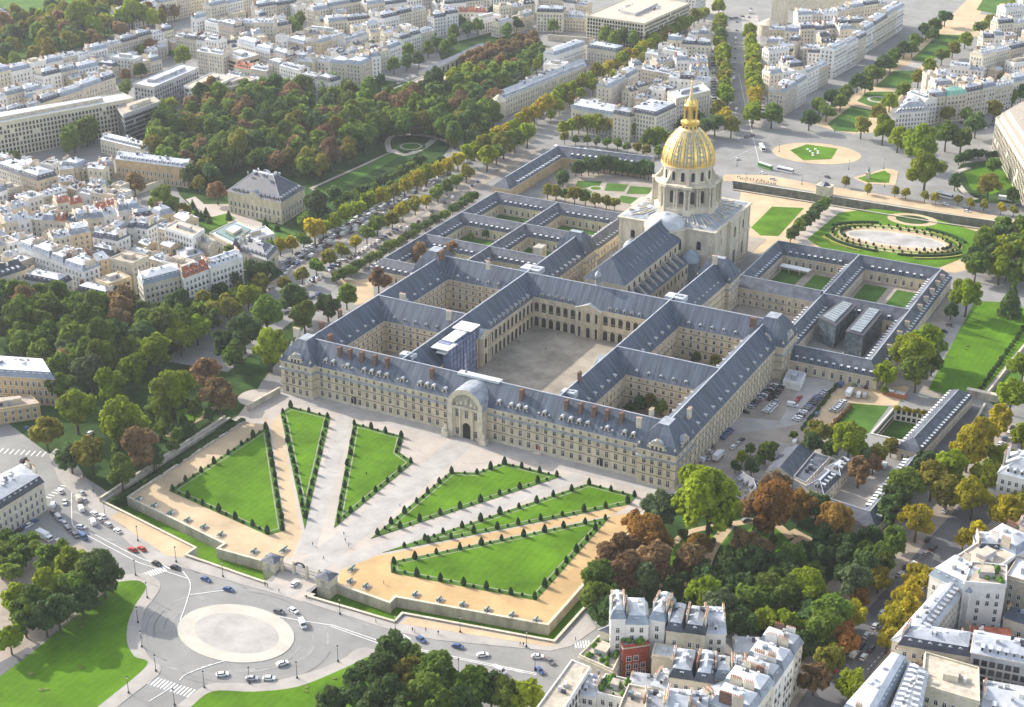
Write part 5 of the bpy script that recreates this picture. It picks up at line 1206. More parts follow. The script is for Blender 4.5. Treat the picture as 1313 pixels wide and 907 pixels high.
def turret(t, P, z):
    b = MB(); b.lathe(*P[0], [(2, 0), (2, 13), (2.4, 13.1), (.1, 18.5)], 'slate_dark', 10); b.build('turret', t)
quad([(303, 321), (342, 334), (356, 318), (318, 308)], 11, 'hip', 'stone', 'small stone house with slate roof and corner turret beside the boulevard', name='house', bay=3, extra=turret)
# garden mansion
P0, P1, P2 = Vector(G2(291.5, 245, 14)), Vector(G2(360, 260, 14)), Vector(G2(390.4, 241, 14)); P3 = P0+(P2-P1)
def mansion_top(t, P, z):
    b = MB(); m = (Vector(P[0])+Vector(P[1]))/2; d = (Vector(P[1])-Vector(P[0])).normalized(); n = Vector((d.y, -d.x)); q = [m-d*6, m+d*6]
    v = [(*(m-d*6+n*.5), 14), (*(m+d*6+n*.5), 14), (*(m+n*.5), 17.6), (*(m-d*6-n*7), 14), (*(m+d*6-n*7), 14), (*(m-n*7), 17.6)]
    b.add(v, [(0, 1, 2)], 'stone_light'); b.add(v, [(0, 2, 5, 3), (2, 1, 4, 5)], 'lead'); b.build('pediment', t)
bld([tuple(P0), tuple(P1), tuple(P2), tuple(P3)], 14, 'hip', 'stone', 'stone mansion with hipped slate roof and pediment standing in the wooded garden', bay=3.3, fl=4.4, wh=2.9, ww=1.4, name='mansion', extra=mansion_top, chim=False)
# ------------- quarter at the top centre
for a, b, w, he, n, kw in (((342, 81), (383, 92), 'above the wood, left of centre', 17, 2, {}), ((383, 99), (423, 108), 'above the wood beside the stone gable', 17, 2, {'st': 'mansard', 'wl': 'render_white'}),
    ((423, 80), (463, 85), 'gabled, above the wood', 19, 2, {'st': 'mzinc', 'wl': 'render_beige', 'depth': 14}), ((463, 77), (488, 73), 'right of the gabled stone block', 17, 2, {}), ((481, 70), (514, 57), 'over the sunken street trees', 15, 2, {'st': 'z'}), ((514, 50), (557, 39), 'higher over the sunken street', 15, 3, {'st': 'h'}),
    ((353, 49), (390, 58), 'low, top centre left', 10, 2, {'st': 'z', 'word': 'house'}), ((390, 38), (432, 43), 'long and low, top centre', 12, 1, {'st': 'fzinc', 'wl': 'render_cream'}), ((411, 56), (444, 46), 'top centre, second line', 14, 2, {'st': 'h'}), ((444, 53), (473, 43), 'top centre, beside the second line', 13, 1, {'st': 'zinc'}),
    ((421, 28), (475, 22), 'top centre, third line', 15, 2, {'st': 'h'}), ((490, 23), (546, 11), 'tall, top centre', 20, 3, {'wl': WALW}), ((556, 23), (588, 18), 'slate and green, near the avenue trees', 17, 2, {'st': 'mansard'}), ((588, 16), (624, 16), 'near the top avenue', 14, 2, {'st': 'tile'}), ((615, 26), (643, 20), 'white, near the top avenue', 13, 1, {'st': 'fzinc', 'wl': 'render_white'}),
    ((300, 28), (351, 29), 'huge blank, top left centre', 22, 2, {'st': 'zinc', 'wl': 'render_beige', 'depth': 13}), ((300, 84), (342, 92), 'above the wood, far left', 13, 2, {'st': 'o'}), ((366, 74), (422, 78), 'in the roofs above the wood', 15, 4, {'st': 'z', 'depth': 9}), ((476, 42), (514, 36), 'in the roofs at top centre', 13, 3, {'st': 'z', 'depth': 9}), ((300, 50), (352, 44), 'near the stump trees top left', 11, 3, {'st': 'o'}), ((640, 10), (686, 4), 'by the top avenue corner', 14, 3, {'st': 'o'})):
    row(a, b, w, he, n, **kw)
quad([(495, 118), (548, 114), (575, 101), (556, 94)], 6, 'flat', 'render_white', 'low flat brown roofed pavilion with white edge above the wood', name='pavilion', chim=False, win='dark', ww=2, bay=2.6)
A, B = G2(548, 93, 6), G2(626, 57, 6)
t = thing('arcade', (*A, 0), 'long low arcade with grey roof along the sunken street, top centre', 'arcade'); b = MB(); d = (Vector(B)-Vector(A)); L = d.length; d /= L; nn = Vector((-d.y, d.x))
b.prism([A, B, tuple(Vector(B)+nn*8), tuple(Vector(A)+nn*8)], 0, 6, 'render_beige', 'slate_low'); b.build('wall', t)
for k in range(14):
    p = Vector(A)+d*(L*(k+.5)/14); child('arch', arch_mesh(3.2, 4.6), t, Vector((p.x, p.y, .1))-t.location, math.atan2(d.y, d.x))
quad([(640, 129), (752, 84), (744, 77), (628, 121)], 13.5, 'zinc', 'render_cream', 'long school range with pale zinc roof beside the tree lined avenue', bay=3.4, fl=4, wh=2.4, name='school', dorm=True, chim=False,
     extra=lambda t, P, z: (lambda b: (b.lathe(*(Vector(P[0])*.95+Vector(P[3])*.05), [(5.5, 0), (5.5, 13), (6, 13.2), (.3, 18)], 'render_cream', 14, False), b.build('apse', t)))(MB()))
row((753, 61), (790, 67), 'at the far end of the school', 13, 1, wl='render_cream', word='school wing', name='school', depth=13); row((712, 71), (752, 57), 'parallel to the long school range', 13, 1, st='mzinc', wl='render_white', word='school wing', name='school', depth=12); row((697, 83), (723, 85), 'joined to the school range', 13, 1, st='fzinc', wl='render_white', word='school pavilion', name='school', depth=14)
quad([(752, 21), (826, 31), (884, 5), (815, -6)], 23, 'flat', 'render_cream', 'huge pale office block with square windows and pinkish flat roof, top centre', bay=2.7, win='dark', ww=1.5, name='office_block', clutter=True)
row((690, -2), (752, 6), 'behind the huge pale office, along the top edge', 17, 4); row((640, 30), (684, 18), 'beside the top avenue trees', 13, 3, st='z', word='house', depth=9); row((892, -2), (906, -8), 'at the head of the far avenue', 18, 1)
row((688, 15), (722, 16), 'left of the huge pale office', 18, 1, st='mansard', wl='render_cream', depth=13); row((722, 22), (751, 24), 'joined to the huge pale office', 12, 1, st='hzinc', wl='render_beige', depth=12)
low_wall('garden_wall', [G2(703, 52), G2(768, 57)], 1, 0, 5, 'tall blank beige garden wall below the huge pale office', 'render_beige')
# ------------- block behind the dome
quad([(732.5, 139.5), (786, 149), (797, 140), (744, 131)], 15, 'mzinc', 'render_cream', 'cream corner block with zinc mansard, left end behind the garden range', bay=2.7, win='plain')
row((786, 146), (808, 150), 'beside the slate corner block behind the dome', 18, 1, st='mansard', wl='render_cream', depth=12)
quad([(808, 143), (841, 149), (867, 137), (834, 131)], 20, 'mansard', 'render_cream', 'cream corner block with dark slate mansard and white dormers left of the dome', bay=2.4)
quad([(867, 128), (911, 117), (900, 107), (856, 118)], 18, 'fzinc', 'render_cream', 'cream block with broad white flat roof just behind the gilded dome', bay=2.8)
for a, b, w, he, n, kw in (((783, 112), (818, 92), 'lining the avenue court left of the dome', 18, 3, {'st': 'z'}), ((808, 118), (832, 111), 'inside the block left of the dome', 14, 2, {'st': 'o', 'depth': 8}), ((822, 90), (858, 97), 'blank walled, inside the block', 17, 2, {'st': 'zinc', 'wl': 'render_beige'}), ((858, 98), (908, 102), 'upper part of the dome block', 19, 3, {'wl': WALW}),
    ((867, 78), (908, 77), 'middle of the block beyond the dome', 18, 3, {'st': 'h'}), ((843, 81), (867, 78), 'left middle beyond the dome', 16, 1, {'st': 'zinc'}), ((850, 63), (872, 67), 'white, far part beyond the dome', 16, 1, {'wl': 'render_white', 'st': 'zinc'}), ((874, 56), (911, 58), 'far part beyond the dome', 18, 2, {'wl': 'render_cream'}), ((882, 43), (908, 45), 'at the far tip of the dome block', 17, 2, {'st': 'z'}), ((834, 106), (856, 112), 'by the small courtyard garden', 12, 2, {'st': 'o', 'depth': 8}), ((886, 90), (909, 90), 'right side beyond the dome', 17, 2, {'st': 'z'})):
    row(a, b, w, he, n, **kw)
# ------------- wedge between the avenues, upper right
row((991, 117), (1006, 119), 'rounded nose of the wedge block', 18, 1, st='mzinc', wl='render_cream', depth=10)
for a, b, w, he, n, kw in (((1006, 118), (1035, 100), 'right flank of the wedge nose', 19, 2, {'st': 'mzinc'}), ((1036, 94), (1064, 80), 'middle right flank of the wedge', 17, 2, {'st': 'z'}), ((1070, 65), (1101, 48), 'tall with black balconies on the wedge', 23, 2, {'st': 'zinc', 'wl': 'render_white', 'win': 'balcony'}), ((1101, 51), (1111, 45), 'narrow one on the wedge flank', 20, 1, {}), ((1111, 38), (1160, 8), 'far right flank of the wedge', 21, 4, {'st': 'h', 'win': 'balcony'}),
    ((987, 96), (1020, 92), 'nose court of the wedge', 17, 2, {'st': 'z', 'wl': WALW}), ((986, 66), (1012, 63), 'left flank of the wedge, white', 18, 1, {'st': 'z', 'wl': 'render_white'}), ((986, 38), (1024, 40), 'left flank of the wedge, upper', 18, 2, {'st': 'h'}), ((1012, 52), (1024, 53), 'small one inside the wedge', 15, 1, {}), ((1026, 38), (1072, 36), 'inside the wedge, middle', 14, 3, {'st': 'h'}), ((1023, 20), (1075, 18), 'across the wedge top', 17, 3, {'st': 'h', 'wl': WALW}), ((1073, 31), (1111, 29), 'inside the wedge, right', 16, 2, {'st': 'mansard'}), ((1030, 60), (1066, 62), 'inside the wedge, low', 12, 2, {'st': 'o'}), ((1075, 14), (1140, 4), 'top of the wedge', 19, 4, {'st': 'h'})):
    row(a, b, w, he, n, **kw)
t = thing('church_tower', (*G2(999, 30), 0), 'pale stone church tower with low apse roof, cut by the top edge', 'church'); b = MB(); b.box((*G2(1050, 14), 0), (60, 18, 16), 'stone_light'); b.build('wall', t); b = MB(); b.box((*G2(999, 30), 0), (12, 12, 34), 'stone_light'); b.build('tower', t); b = MB(); b.lathe(*G2(985, 44), [(9, 0), (9, 9), (9.5, 9.2), (1, 14)], 'render_beige', 16, False); b.build('apse', t)
b = MB(); p = G2(1050, 14); b.add([(p[0]-30, p[1]-9, 16.1), (p[0]+30, p[1]-9, 16.1), (p[0]+30, p[1]+9, 16.1), (p[0]-30, p[1]+9, 16.1), (p[0]+30, p[1], 23), (p[0]-30, p[1], 23)], [(0, 1, 4, 5), (2, 3, 5, 4), (1, 2, 4), (3, 0, 5)], 'slate_low'); b.build('roof', t)
# ------------- right hand blocks
quad([(1148, 145), (1190, 142), (1186, 128), (1160, 128)], 14, 'hzinc', 'render_white', 'white corner block with blue zinc roof at the avenue lawn end', bay=2.4)
row((1163, 119), (1188, 128), 'left flank of the right block', 19, 1, st='zinc', wl='render_white', depth=10)
row((1190, 125), (1213, 123), 'next to the green roofed block', 20, 1, st='mzinc', wl='render_beige', win='balcony', depth=12); row((1214, 123), (1240, 120), 'in the right hand block', 20, 1, st='copper', wl='render_beige', win='balcony', depth=12)
for a, b, w, he, n, kw in (((1240, 118), (1300, 106), 'right of the green roofed block', 20, 3, {'st': 'h', 'win': 'balcony', 'wl': (('render_beige', 1), ('render_cream', 1))}), ((1300, 104), (1345, 94), 'at the right picture edge, upper', 20, 2, {'st': 'h'}), ((1218, 85), (1261, 89), 'inside the right block, blue roofed', 15, 2, {'st': 'zinc', 'wl': WALW}), ((1188, 97), (1218, 97), 'inside the right block, left', 17, 2, {'st': 'z'}),
    ((1261, 72), (1296, 62), 'tall, inside the right block', 21, 2, {'st': 'zinc', 'wl': 'render_cream'}), ((1261, 47), (1288, 46), 'beside the avenue crossing', 16, 2, {'st': 'h'}), ((1296, 65), (1335, 56), 'orange fronted, right edge', 16, 2, {'wl': 'render_ochre'}), ((1280, 31), (1335, 26), 'top right corner', 17, 3, {'st': 'h'}), ((1225, 107), (1275, 104), 'in the right block court', 15, 3, {'st': 'z', 'depth': 9}), ((1200, 110), (1222, 108), 'court side of the right block', 15, 1, {'st': 'z'}), ((1300, 84), (1345, 78), 'right edge court', 14, 2, {'st': 'o'}), ((1290, 10), (1340, 4), 'right end of the top edge', 17, 2, {'st': 'h'})):
    row(a, b, w, he, n, **kw)
quad([(1277, 152), (1326, 232), (1370, 200), (1312, 132)], 22, 'flat', 'render_cream', 'big pale stepped building with tall window strips at the right edge', bay=4.6, ww=2.3, wh=2.5, win='dark', name='office_block',
     extra=lambda t, P, z: (lambda b: (b.prism(inset(P, 3), z, z+3.6, 'render_white', 'roof_gravel'), b.prism(inset(P, 7), z+3.6, z+6.6, 'render_white', 'roof_gravel'), b.build('setback_storey', t)))(MB()))
quad([(1280, 606), (1330, 618), (1350, 590), (1296, 580)], 18, 'hzinc', 'render_white', 'white block with pale hipped roof at the right edge beyond the boulevard', bay=2.5)
# ------------- left edge by the roundabout
quad([(-30, 480), (70, 486), (58, 466), (-30, 460)], 14, 'mzinc', 'orange_stone', 'ochre stone mansion with pale mansard at the left picture edge', bay=2.8, name='mansion', fl=4.2, wh=2.6)
quad([(-30, 531), (51, 519), (40, 508), (-30, 515)], 7, 'flat', 'orange_stone', 'low ochre wing with flat roof before the left edge mansion', bay=3, name='house', chim=False)
quad([(-22, 666), (56, 618), (30, 600), (-50, 640)], 13, 'mansard', 'render_cream', 'cream corner house with blue slate mansard at the street crossing lower left', bay=2.8, fl=3.7, wh=2.3, name='house')
# ------------- bottom centre block
for a, b, w, he, n, kw in (((783, 797), (832, 798), 'at the back left of the bottom block', 21, 2, {'st': 'mzinc', 'wl': 'render_white', 'depth': 13}), ((833, 793), (853, 797), 'narrow, back of the bottom block', 21, 1, {'st': 'mzinc', 'wl': 'render_white', 'depth': 14}), ((854, 808), (904, 815), 'back of the bottom block', 19, 2, {'st': 'mansard', 'wl': 'render_cream', 'depth': 14, 'hj': .3}), ((904, 812), (931, 813), 'with tall blank right gable, bottom block', 18, 1, {'st': 'zinc', 'wl': 'render_white', 'depth': 15}),
    ((858, 867), (914, 875), 'facing us in the bottom block', 18, 2, {'st': 'mansard', 'wl': 'render_cream', 'depth': 13, 'hj': .3, 'win': 'balcony'}), ((915, 871), (957, 874), 'pale link in the bottom block', 16, 2, {'st': 'mzinc', 'wl': 'render_white', 'depth': 9}), ((836, 878), (857, 884), 'small court house, bottom block', 14, 1, {'st': 'zinc', 'wl': 'render_white', 'depth': 9}), ((962, 920), (1029, 826), 'along the right street of the bottom block', 19, 5, {'st': 'mzinc', 'wl': (('render_cream', 1), ('render_white', 1)), 'depth': 13, 'hj': .8, 'win': 'balcony'}),
    ((900, 925), (962, 900), 'white roofed at the bottom edge', 18, 2, {'st': 'zinc', 'wl': 'render_white', 'depth': 13}), ((822, 915), (905, 925), 'cut by the bottom edge', 18, 3, {'st': 'zinc', 'wl': 'render_white', 'depth': 14})):
    row(a, b, w, he, n, **kw)
quad([(769, 808), (815, 821), (822, 800), (793, 794)], 13, 'hip', 'render_cream', 'villa with dark grey hipped roof behind the red brick house', name='villa', chim=False)
mat('leaf_plant', (0.10, 0.20, 0.03), .9, .3, .8, spec=.1)
def planted(t, P, z, f=.8, n=16):
    b = MB(); r = random.Random(len(P)+int(P[0][0])); c = Vector((sum(p[0] for p in P)/4, sum(p[1] for p in P)/4))
    for k in range(n):
        u, v = r.uniform(.08, .92), r.uniform(.08, .92); p = Vector(P[0]).lerp(Vector(P[1]), u).lerp(Vector(P[3]).lerp(Vector(P[2]), u), v); s = r.uniform(.5, 1.3)
        b.lathe(p.x, p.y, [(s*.7, z), (s, z+s*.6), (s*.7, z+s*1.2), (.1, z+s*1.7)], 'leaf_plant', 7)
    o = b.build('roof_plants', t); o['kind'] = 'stuff'
quad([(799, 831), (833, 826), (824, 812), (793, 817)], 13, 'flat', 'brick_red', 'red brick house with white window bands and planted roof in the bottom block', name='brick_house', bay=2.2, ww=1.5, extra=planted, clutter=False)
quad([(742, 842), (786, 862), (800, 832), (769, 816)], 8, 'flat', 'render_cream', 'low house under a leafy roof garden at the bottom street corner', name='house', chim=False, extra=lambda t, P, z: planted(t, P, z, n=34), clutter=False)
quad([(684, 915), (716, 922), (757, 858), (733, 848)], 17, 'flat', 'render_white', 'white bay fronted block with beige flat roof cut by the bottom edge', bay=2.5, win='dark', extra=None)
quad([(735, 888), (764, 893), (775, 868), (752, 862)], 14, 'zinc', 'render_white', 'white faceted house between the beige roofed block and the planters', bay=2.3)
quad([(765, 890), (802, 899), (812, 874), (776, 866)], 14, 'flat', 'render_white', 'white house with planter boxes on its terrace at the bottom edge', bay=2.6, extra=lambda t, P, z: planted(t, P, z, n=18), clutter=False)
quad([(792, 912), (826, 920), (832, 884), (806, 879)], 19, 'flat', 'render_cream', 'cream block with bare beige flat roof at the bottom edge', bay=2.6)
# ------------- bottom right block
for a, b, w, he, n, kw in (((1282, 678), (1192, 736), 'on the boulevard side, bottom right', 19, 3, {'st': 'z', 'wl': 'render_white', 'depth': 15, 'hj': .8}), ((1254, 707), (1300, 710), 'court side, bottom right block', 18, 1, {'st': 'mansard', 'wl': 'render_cream', 'depth': 10}), ((1300, 690), (1340, 700), 'behind, at the right edge', 19, 1, {'st': 'mansard', 'wl': 'render_cream', 'depth': 14}), ((1289, 740), (1330, 752), 'blank beige, at the right edge', 18, 1, {'st': 'fzinc', 'wl': 'render_beige', 'depth': 16})):
    row(a, b, w, he, n, **kw)
quad([(1236, 748), (1290, 752), (1291, 727), (1246, 722)], 22, 'flat', 'render_white', 'tall white tower block with small windows and roof terrace, bottom right', bay=2.8, extra=lambda t, P, z: planted(t, P, z, n=8))
quad([(1212, 745), (1144, 820), (1176, 832), (1240, 752)], 17, 'hzinc', 'render_cream', 'long block under a broad pale zinc roof along the boulevard, bottom right', bay=2.8)
quad([(1152, 826), (1244, 842), (1248, 818), (1168, 806)], 18, 'mansard', 'render_cream', 'cream block with dark mansard and five dormers, bottom right', bay=3.2)
quad([(1245, 836), (1345, 856), (1345, 826), (1250, 808)], 21, 'zinc', 'render_grey', 'dark fronted office with ribbed zinc roof at the right edge, bottom', bay=2.5, win='dark', ww=1.6, name='office_block', chim=False)
quad([(1182, 880), (1256, 902), (1255, 858), (1186, 838)], 19, 'flat', 'render_cream', 'cream house with terracotta coloured flat roof and vents, bottom right', bay=2.6)
quad([(1140, 843), (1078, 912), (1120, 930), (1165, 850)], 19, 'mzinc', 'render_white', 'white block with bright zinc roof at the bottom edge beside the boulevard', bay=2.7)
quad([(1166, 850), (1140, 915), (1176, 930), (1190, 862)], 20, 'zinc', 'render_cream', 'narrow block with zinc roof and many stacks, bottom right', bay=2.7)
quad([(1258, 910), (1340, 930), (1340, 885), (1262, 872)], 15, 'zinc', 'render_white', 'white zinc roofed house in the bottom right corner', bay=2.7)
# ------------- small houses filling the courts of the old quarters
def fits(P):
    c = (sum(p[0] for p in P)/4, sum(p[1] for p in P)/4)
    t = [c]+P+[((P[i][0]+P[(i+1) % 4][0])/2, (P[i][1]+P[(i+1) % 4][1])/2) for i in range(4)]
    for Q in FOOT:
        if abs(Q[0][0]-c[0])+abs(Q[0][1]-c[1]) > 140: continue
        if any(inpoly(x, y, Q) for x, y in t) or any(inpoly(x, y, P) for x, y in Q): return False
        m = [((Q[i][0]+Q[(i+1) % 4][0])/2, (Q[i][1]+Q[(i+1) % 4][1])/2) for i in range(4)]
        if any(inpoly(x, y, P) for x, y in m): return False
    return True
COURT_TREES = []
def fill(zone, n, where, group, hs=(6, 13), trees=0):
    Z = GP(zone, 9); x0, x1 = min(p[0] for p in Z), max(p[0] for p in Z); y0, y1 = min(p[1] for p in Z), max(p[1] for p in Z); k = 0
    for _ in range(2500):
        if k >= n: break
        x, y = RS.uniform(x0, x1), RS.uniform(y0, y1)
        if not inpoly(x, y, Z): continue
        Q = min(FOOT, key=lambda q: (q[0][0]-x)**2+(q[0][1]-y)**2); d = (Vector(Q[1])-Vector(Q[0])).normalized(); nn = Vector((-d.y, d.x)); w, dp = RS.uniform(7, 15), RS.uniform(6, 9.5); c = Vector((x, y))
        P = [tuple(c-d*w/2-nn*dp/2), tuple(c+d*w/2-nn*dp/2), tuple(c+d*w/2+nn*dp/2), tuple(c-d*w/2+nn*dp/2)]
        if not fits([tuple(c+(Vector(p)-c)*1.06) for p in P]): continue
        k += 1; st = RS.choice(['zinc', 'zinc', 'mzinc', 'mansard', 'flat', 'fzinc', 'slate', 'hzinc', 'tile' if RS.random() < .3 else 'zinc']); wl = pick(RS, WAL)
        bld(P, RS.uniform(*hs), st, wl, f'small {WALLW[wl]} house with {ROOFW[st]} {where}', name='court_house', group=group, bay=3.4, dorm=RS.random() < .4, cat='house')
    for _ in range(900):
        if trees <= 0: break
        x, y = RS.uniform(x0, x1), RS.uniform(y0, y1)
        if inpoly(x, y, Z) and fits([(x-2.5, y-2.5), (x+2.5, y-2.5), (x+2.5, y+2.5), (x-2.5, y+2.5)]): COURT_TREES.append((x, y)); trees -= 1
fill([(-10, 212), (120, 205), (170, 262), (240, 290), (250, 325), (170, 350), (60, 350), (-10, 340)], 42, 'squeezed into the crowded left quarter', 'court houses of the left quarter', (8, 15), 14)
fill([(-10, 118), (60, 112), (140, 66), (226, 42), (226, 62), (150, 92), (60, 124), (-10, 160)], 22, 'in the courts between the upper left rows', 'court houses upper left', (8, 14), 16)
fill([(226, 30), (300, 12), (470, 4), (640, 8), (640, 30), (560, 30), (500, 60), (470, 90), (340, 105), (300, 100), (262, 60)], 60, 'in the roofscape at top centre', 'court houses top centre', (9, 17), 26)
fill([(745, 138), (790, 100), (850, 60), (905, 45), (908, 112), (860, 128), (800, 140)], 18, 'inside the block left of the dome', 'court houses of the dome block', (8, 15), 6)
fill([(992, 112), (988, 45), (1080, 18), (1140, 16), (1095, 52), (1030, 92)], 16, 'inside the wedge block', 'court houses of the wedge', (9, 15), 3)
fill([(1195, 112), (1222, 98), (1290, 40), (1335, 36), (1335, 100), (1240, 114)], 18, 'inside the right hand block', 'court houses of the right block', (8, 15), 6)
fill([(800, 812), (850, 800), (935, 820), (1000, 850), (960, 905), (830, 905)], 8, 'in the court of the bottom block', 'court houses of the bottom block', (8, 13))
fill([(1225, 735), (1320, 705), (1330, 870), (1250, 840)], 6, 'in the court of the bottom right block', 'court houses bottom right', (6, 11))
# ------------- yard buildings west of the palace
quad([(1016, 613), (1043, 581), (1007, 575), (982, 604)], 5, 'slate', 'render_beige', 'low shed with wide dark slate roof beside the little yard trees', name='shed', chim=False, dorm=False, sides='L', clutter=False)
quad([(1033, 621), (1065, 588), (1043, 582), (1017, 613)], 5, 'flead', 'render_grey', 'low flat roofed workshop with grey ducts right of the slate shed', name='workshop', chim=False, sides='F')
quad([(1033, 624), (1056, 633), (1078, 611), (1057, 602)], 7, 'hip', 'render_cream', 'small house with slate hipped roof and pale ridges in the west yard', name='house', chim=False, clutter=False)
quad([(1058, 600), (1078, 611), (1095, 592), (1080, 586)], 6, 'hip', 'render_cream', 'small slate roofed house with skylights behind the hipped yard house', name='house', chim=False)
quad([(938, 617), (975, 640), (980, 622), (950, 604)], 6, 'hip', 'render_beige', 'slate roofed lodge half hidden by the lime green tree', name='lodge', chim=False, clutter=False)
t = thing('yard_range', (*G2(1115, 656), 0), 'low L shaped range with slate roof and white dormers around the yard', 'building'); W = MB(); F = MB()
a, b_, c = G2(1047, 634, 8.5), G2(1115, 656, 8.5), G2(1174, 584, 8.5)
wing(W, F, a, b_, 4.5, 4.6, 8.5, ('gable', 'tee'), roof='slate_low', wall='render_cream'); wing(W, F, b_, c, 4.5, 4.6, 8.5, ('hip', 'gable'), roof='slate_low', wall='render_cream'); W.build('wall', t); F.build('roof', t)
di = []; wi = []; d = (Vector(c)-Vector(b_)).normalized(); n = Vector((d.y, -d.x)); dormer_row(di, tuple(Vector(c)-n*4.2), tuple(Vector(b_)-n*4.2+d*6), 5.0, 2.8, ldw, 1); dormer_row(di, tuple(Vector(b_)+n*4.2), tuple(Vector(c)+n*4.2), 5.0, 3.4, ldw, 1); wall_windows(wi, tuple(Vector(b_)+n*4.5), tuple(Vector(c)+n*4.5), [(1, 2.2)], 3.4, 1.2)
d2 = (Vector(b_)-Vector(a)).normalized(); n2 = Vector((d2.y, -d2.x)); wall_windows(wi, tuple(Vector(a)+n2*4.5), tuple(Vector(b_)+n2*4.5), [(1, 2.2)], 3.4, 1.2); place_parts('dormer', t, di); place_parts('window', t, wi)
t = thing('guard_pavilion', (*G2(1168, 566), 0), 'long narrow stone pavilion with rows of white dormers above the sunken lane', 'building'); W = MB(); F = MB(); a, b_ = G2(1172, 562, 9.5), G2(1229, 501, 9.5)
wing(W, F, a, b_, 5, 5.6, 10, ('hip', 'hip'), roof='slate_low', top=(1.6, 8.2)); W.build('wall', t); F.build('roof', t); di = []; wi = []
d = (Vector(b_)-Vector(a)).normalized(); n = Vector((d.y, -d.x)); p0, p1 = Vector(a)-d*4, Vector(b_)+d*4
dormer_row(di, tuple(p0+n*4.7), tuple(p1+n*4.7), 6.1, 2.9, ldw, 1); dormer_row(di, tuple(p1-n*4.7), tuple(p0-n*4.7), 6.1, 2.9, ldw, 1); wall_windows(wi, tuple(p0+n*5), tuple(p1+n*5), [(1, 2.4)], 3, 1.2)
p0 = Vector(a)-d*5; wall_windows(wi, tuple(p0-n*5), tuple(p0+n*5), [(1, 2.4)], 3, 1.2); place_parts('dormer', t, di); place_parts('window', t, wi)
quad([(1004, 489), (1026, 494), (1033, 480), (1012, 475)], 3.2, 'fzinc', 'render_white', 'white flat roofed site cabin at the corner of the car park', name='cabin', chim=False, sides='', clutter=False)
low_wall('garden_wall', [(-104.4, -36), (-103.6, -118)], .7, 0, 2.0, 'grey stone wall between the wooded garden and the forecourt moat', 'stone_grey'); low_wall('garden_wall', [G2(318, 527), G2(358, 505)], .8, 0, 3, 'short pale wall joining the palace to the wooded garden')
low_wall('garden_wall', [G2(867, 640), G2(945, 660)], .7, 0, 3, 'stone garden wall below the palace corner by the lime green tree'); low_wall('lane_wall', [G2(1243, 508), G2(1276, 515)], 2.5, 0, 3.5, 'stone bridge wall across the lane end beside the narrow pavilion'); low_wall('lane_wall', [G2(1215, 604), G2(1262, 522)], .6, 0, 1.6, 'low stone wall along the sunken lane beside the narrow pavilion'); low_wall('lane_wall', [G2(1262, 511), G2(1325, 430)], .6, 0, 1.2, 'low stone wall along the brown lane at the right edge')
low_wall('garden_wall', [G2(165, 253), G2(228, 232)], .8, 0, 4, 'garden wall running to the ochre town mansion', 'render_cream')
# ------------- gatehouses, gate and cannons of the forecourt
for s in (-1, 1):
    t = thing('gatehouse', (s*12.3, -125.5, 0), f'small square stone gatehouse with dark roof, {"right" if s > 0 else "left"} of the iron gate', 'gatehouse'); b = MB(); b.box((s*12.3, -125.5, -3.8), (5.6, 5.6, 7.6), 'stone_light'); b.box((s*12.3, -125.5, 3.8), (6.3, 6.3, .45), 'stone_light'); b.box((s*12.3, -125.5, .1), (5.9, 5.9, .4), 'stone_grey'); b.build('wall', t)
    b = MB(); P = [(s*12.3+u, -125.5+v) for u, v in ((-3.2, -3.2), (3.2, -3.2), (3.2, 3.2), (-3.2, 3.2))]; b.rings([[(*p, 4.27) for p in P], [(*p, 5.2) for p in inset(P, 2.2)]], 'slate_low'); b.lathe(s*12.3, -125.5, [(.4, 5.2), (.4, 5.6), (.1, 6.2)], 'lead', 6); b.build('roof', t)
    b = MB(); b.poly([(s*12.3+u, -128.34, z) for u, z in ((-1, .6), (1, .6), (1, 3.2), (.6, 4), (-.6, 4), (-1, 3.2))], 'stone_grey'); b.build('niche', t)
t = thing('entrance_gate', (0, -125, 0), 'wrought iron gate with white crest between the two gatehouses', 'gate'); b = MB()
for x in (-8.4, -3, 3, 8.4): b.box((x, -125, 0), (.9, .9, 4.4), 'stone_light'); b.lathe(x, -125, [(.6, 4.4), (.5, 5), (.1, 5.6)], 'stone_light', 6)
b.build('pillar', t); b = MB()
for k in range(34):
    x = -8+k*.485
    if abs(abs(x)-3) > .5: b.tube((x, -125, 0), (x, -125, 3.6), .05, .05, 'iron', 4)
for z in (.4, 2, 3.5): b.tube((-8.2, -125, z), (8.2, -125, z), .06, .06, 'iron', 4)
b.build('railing', t); b = MB(); n = 8; b.poly([(2.6*math.cos(math.pi*i/n), -125.1, 4+1.9*math.sin(math.pi*i/n)) for i in range(n+1)], 'frame_dark'); b.poly([(1.3*math.cos(math.pi*i/n), -125.16, 4.3+1.1*math.sin(math.pi*i/n)) for i in range(n+1)], 'white_paint'); b.poly([(2.6*math.cos(math.pi*i/n), -124.9, 4+1.9*math.sin(math.pi*i/n)) for i in range(n, -1, -1)], 'frame_dark'); b.build('crest', t)
mat('bronze_green', (0.12, 0.26, 0.22), .6, .2, 1, metal=.2)
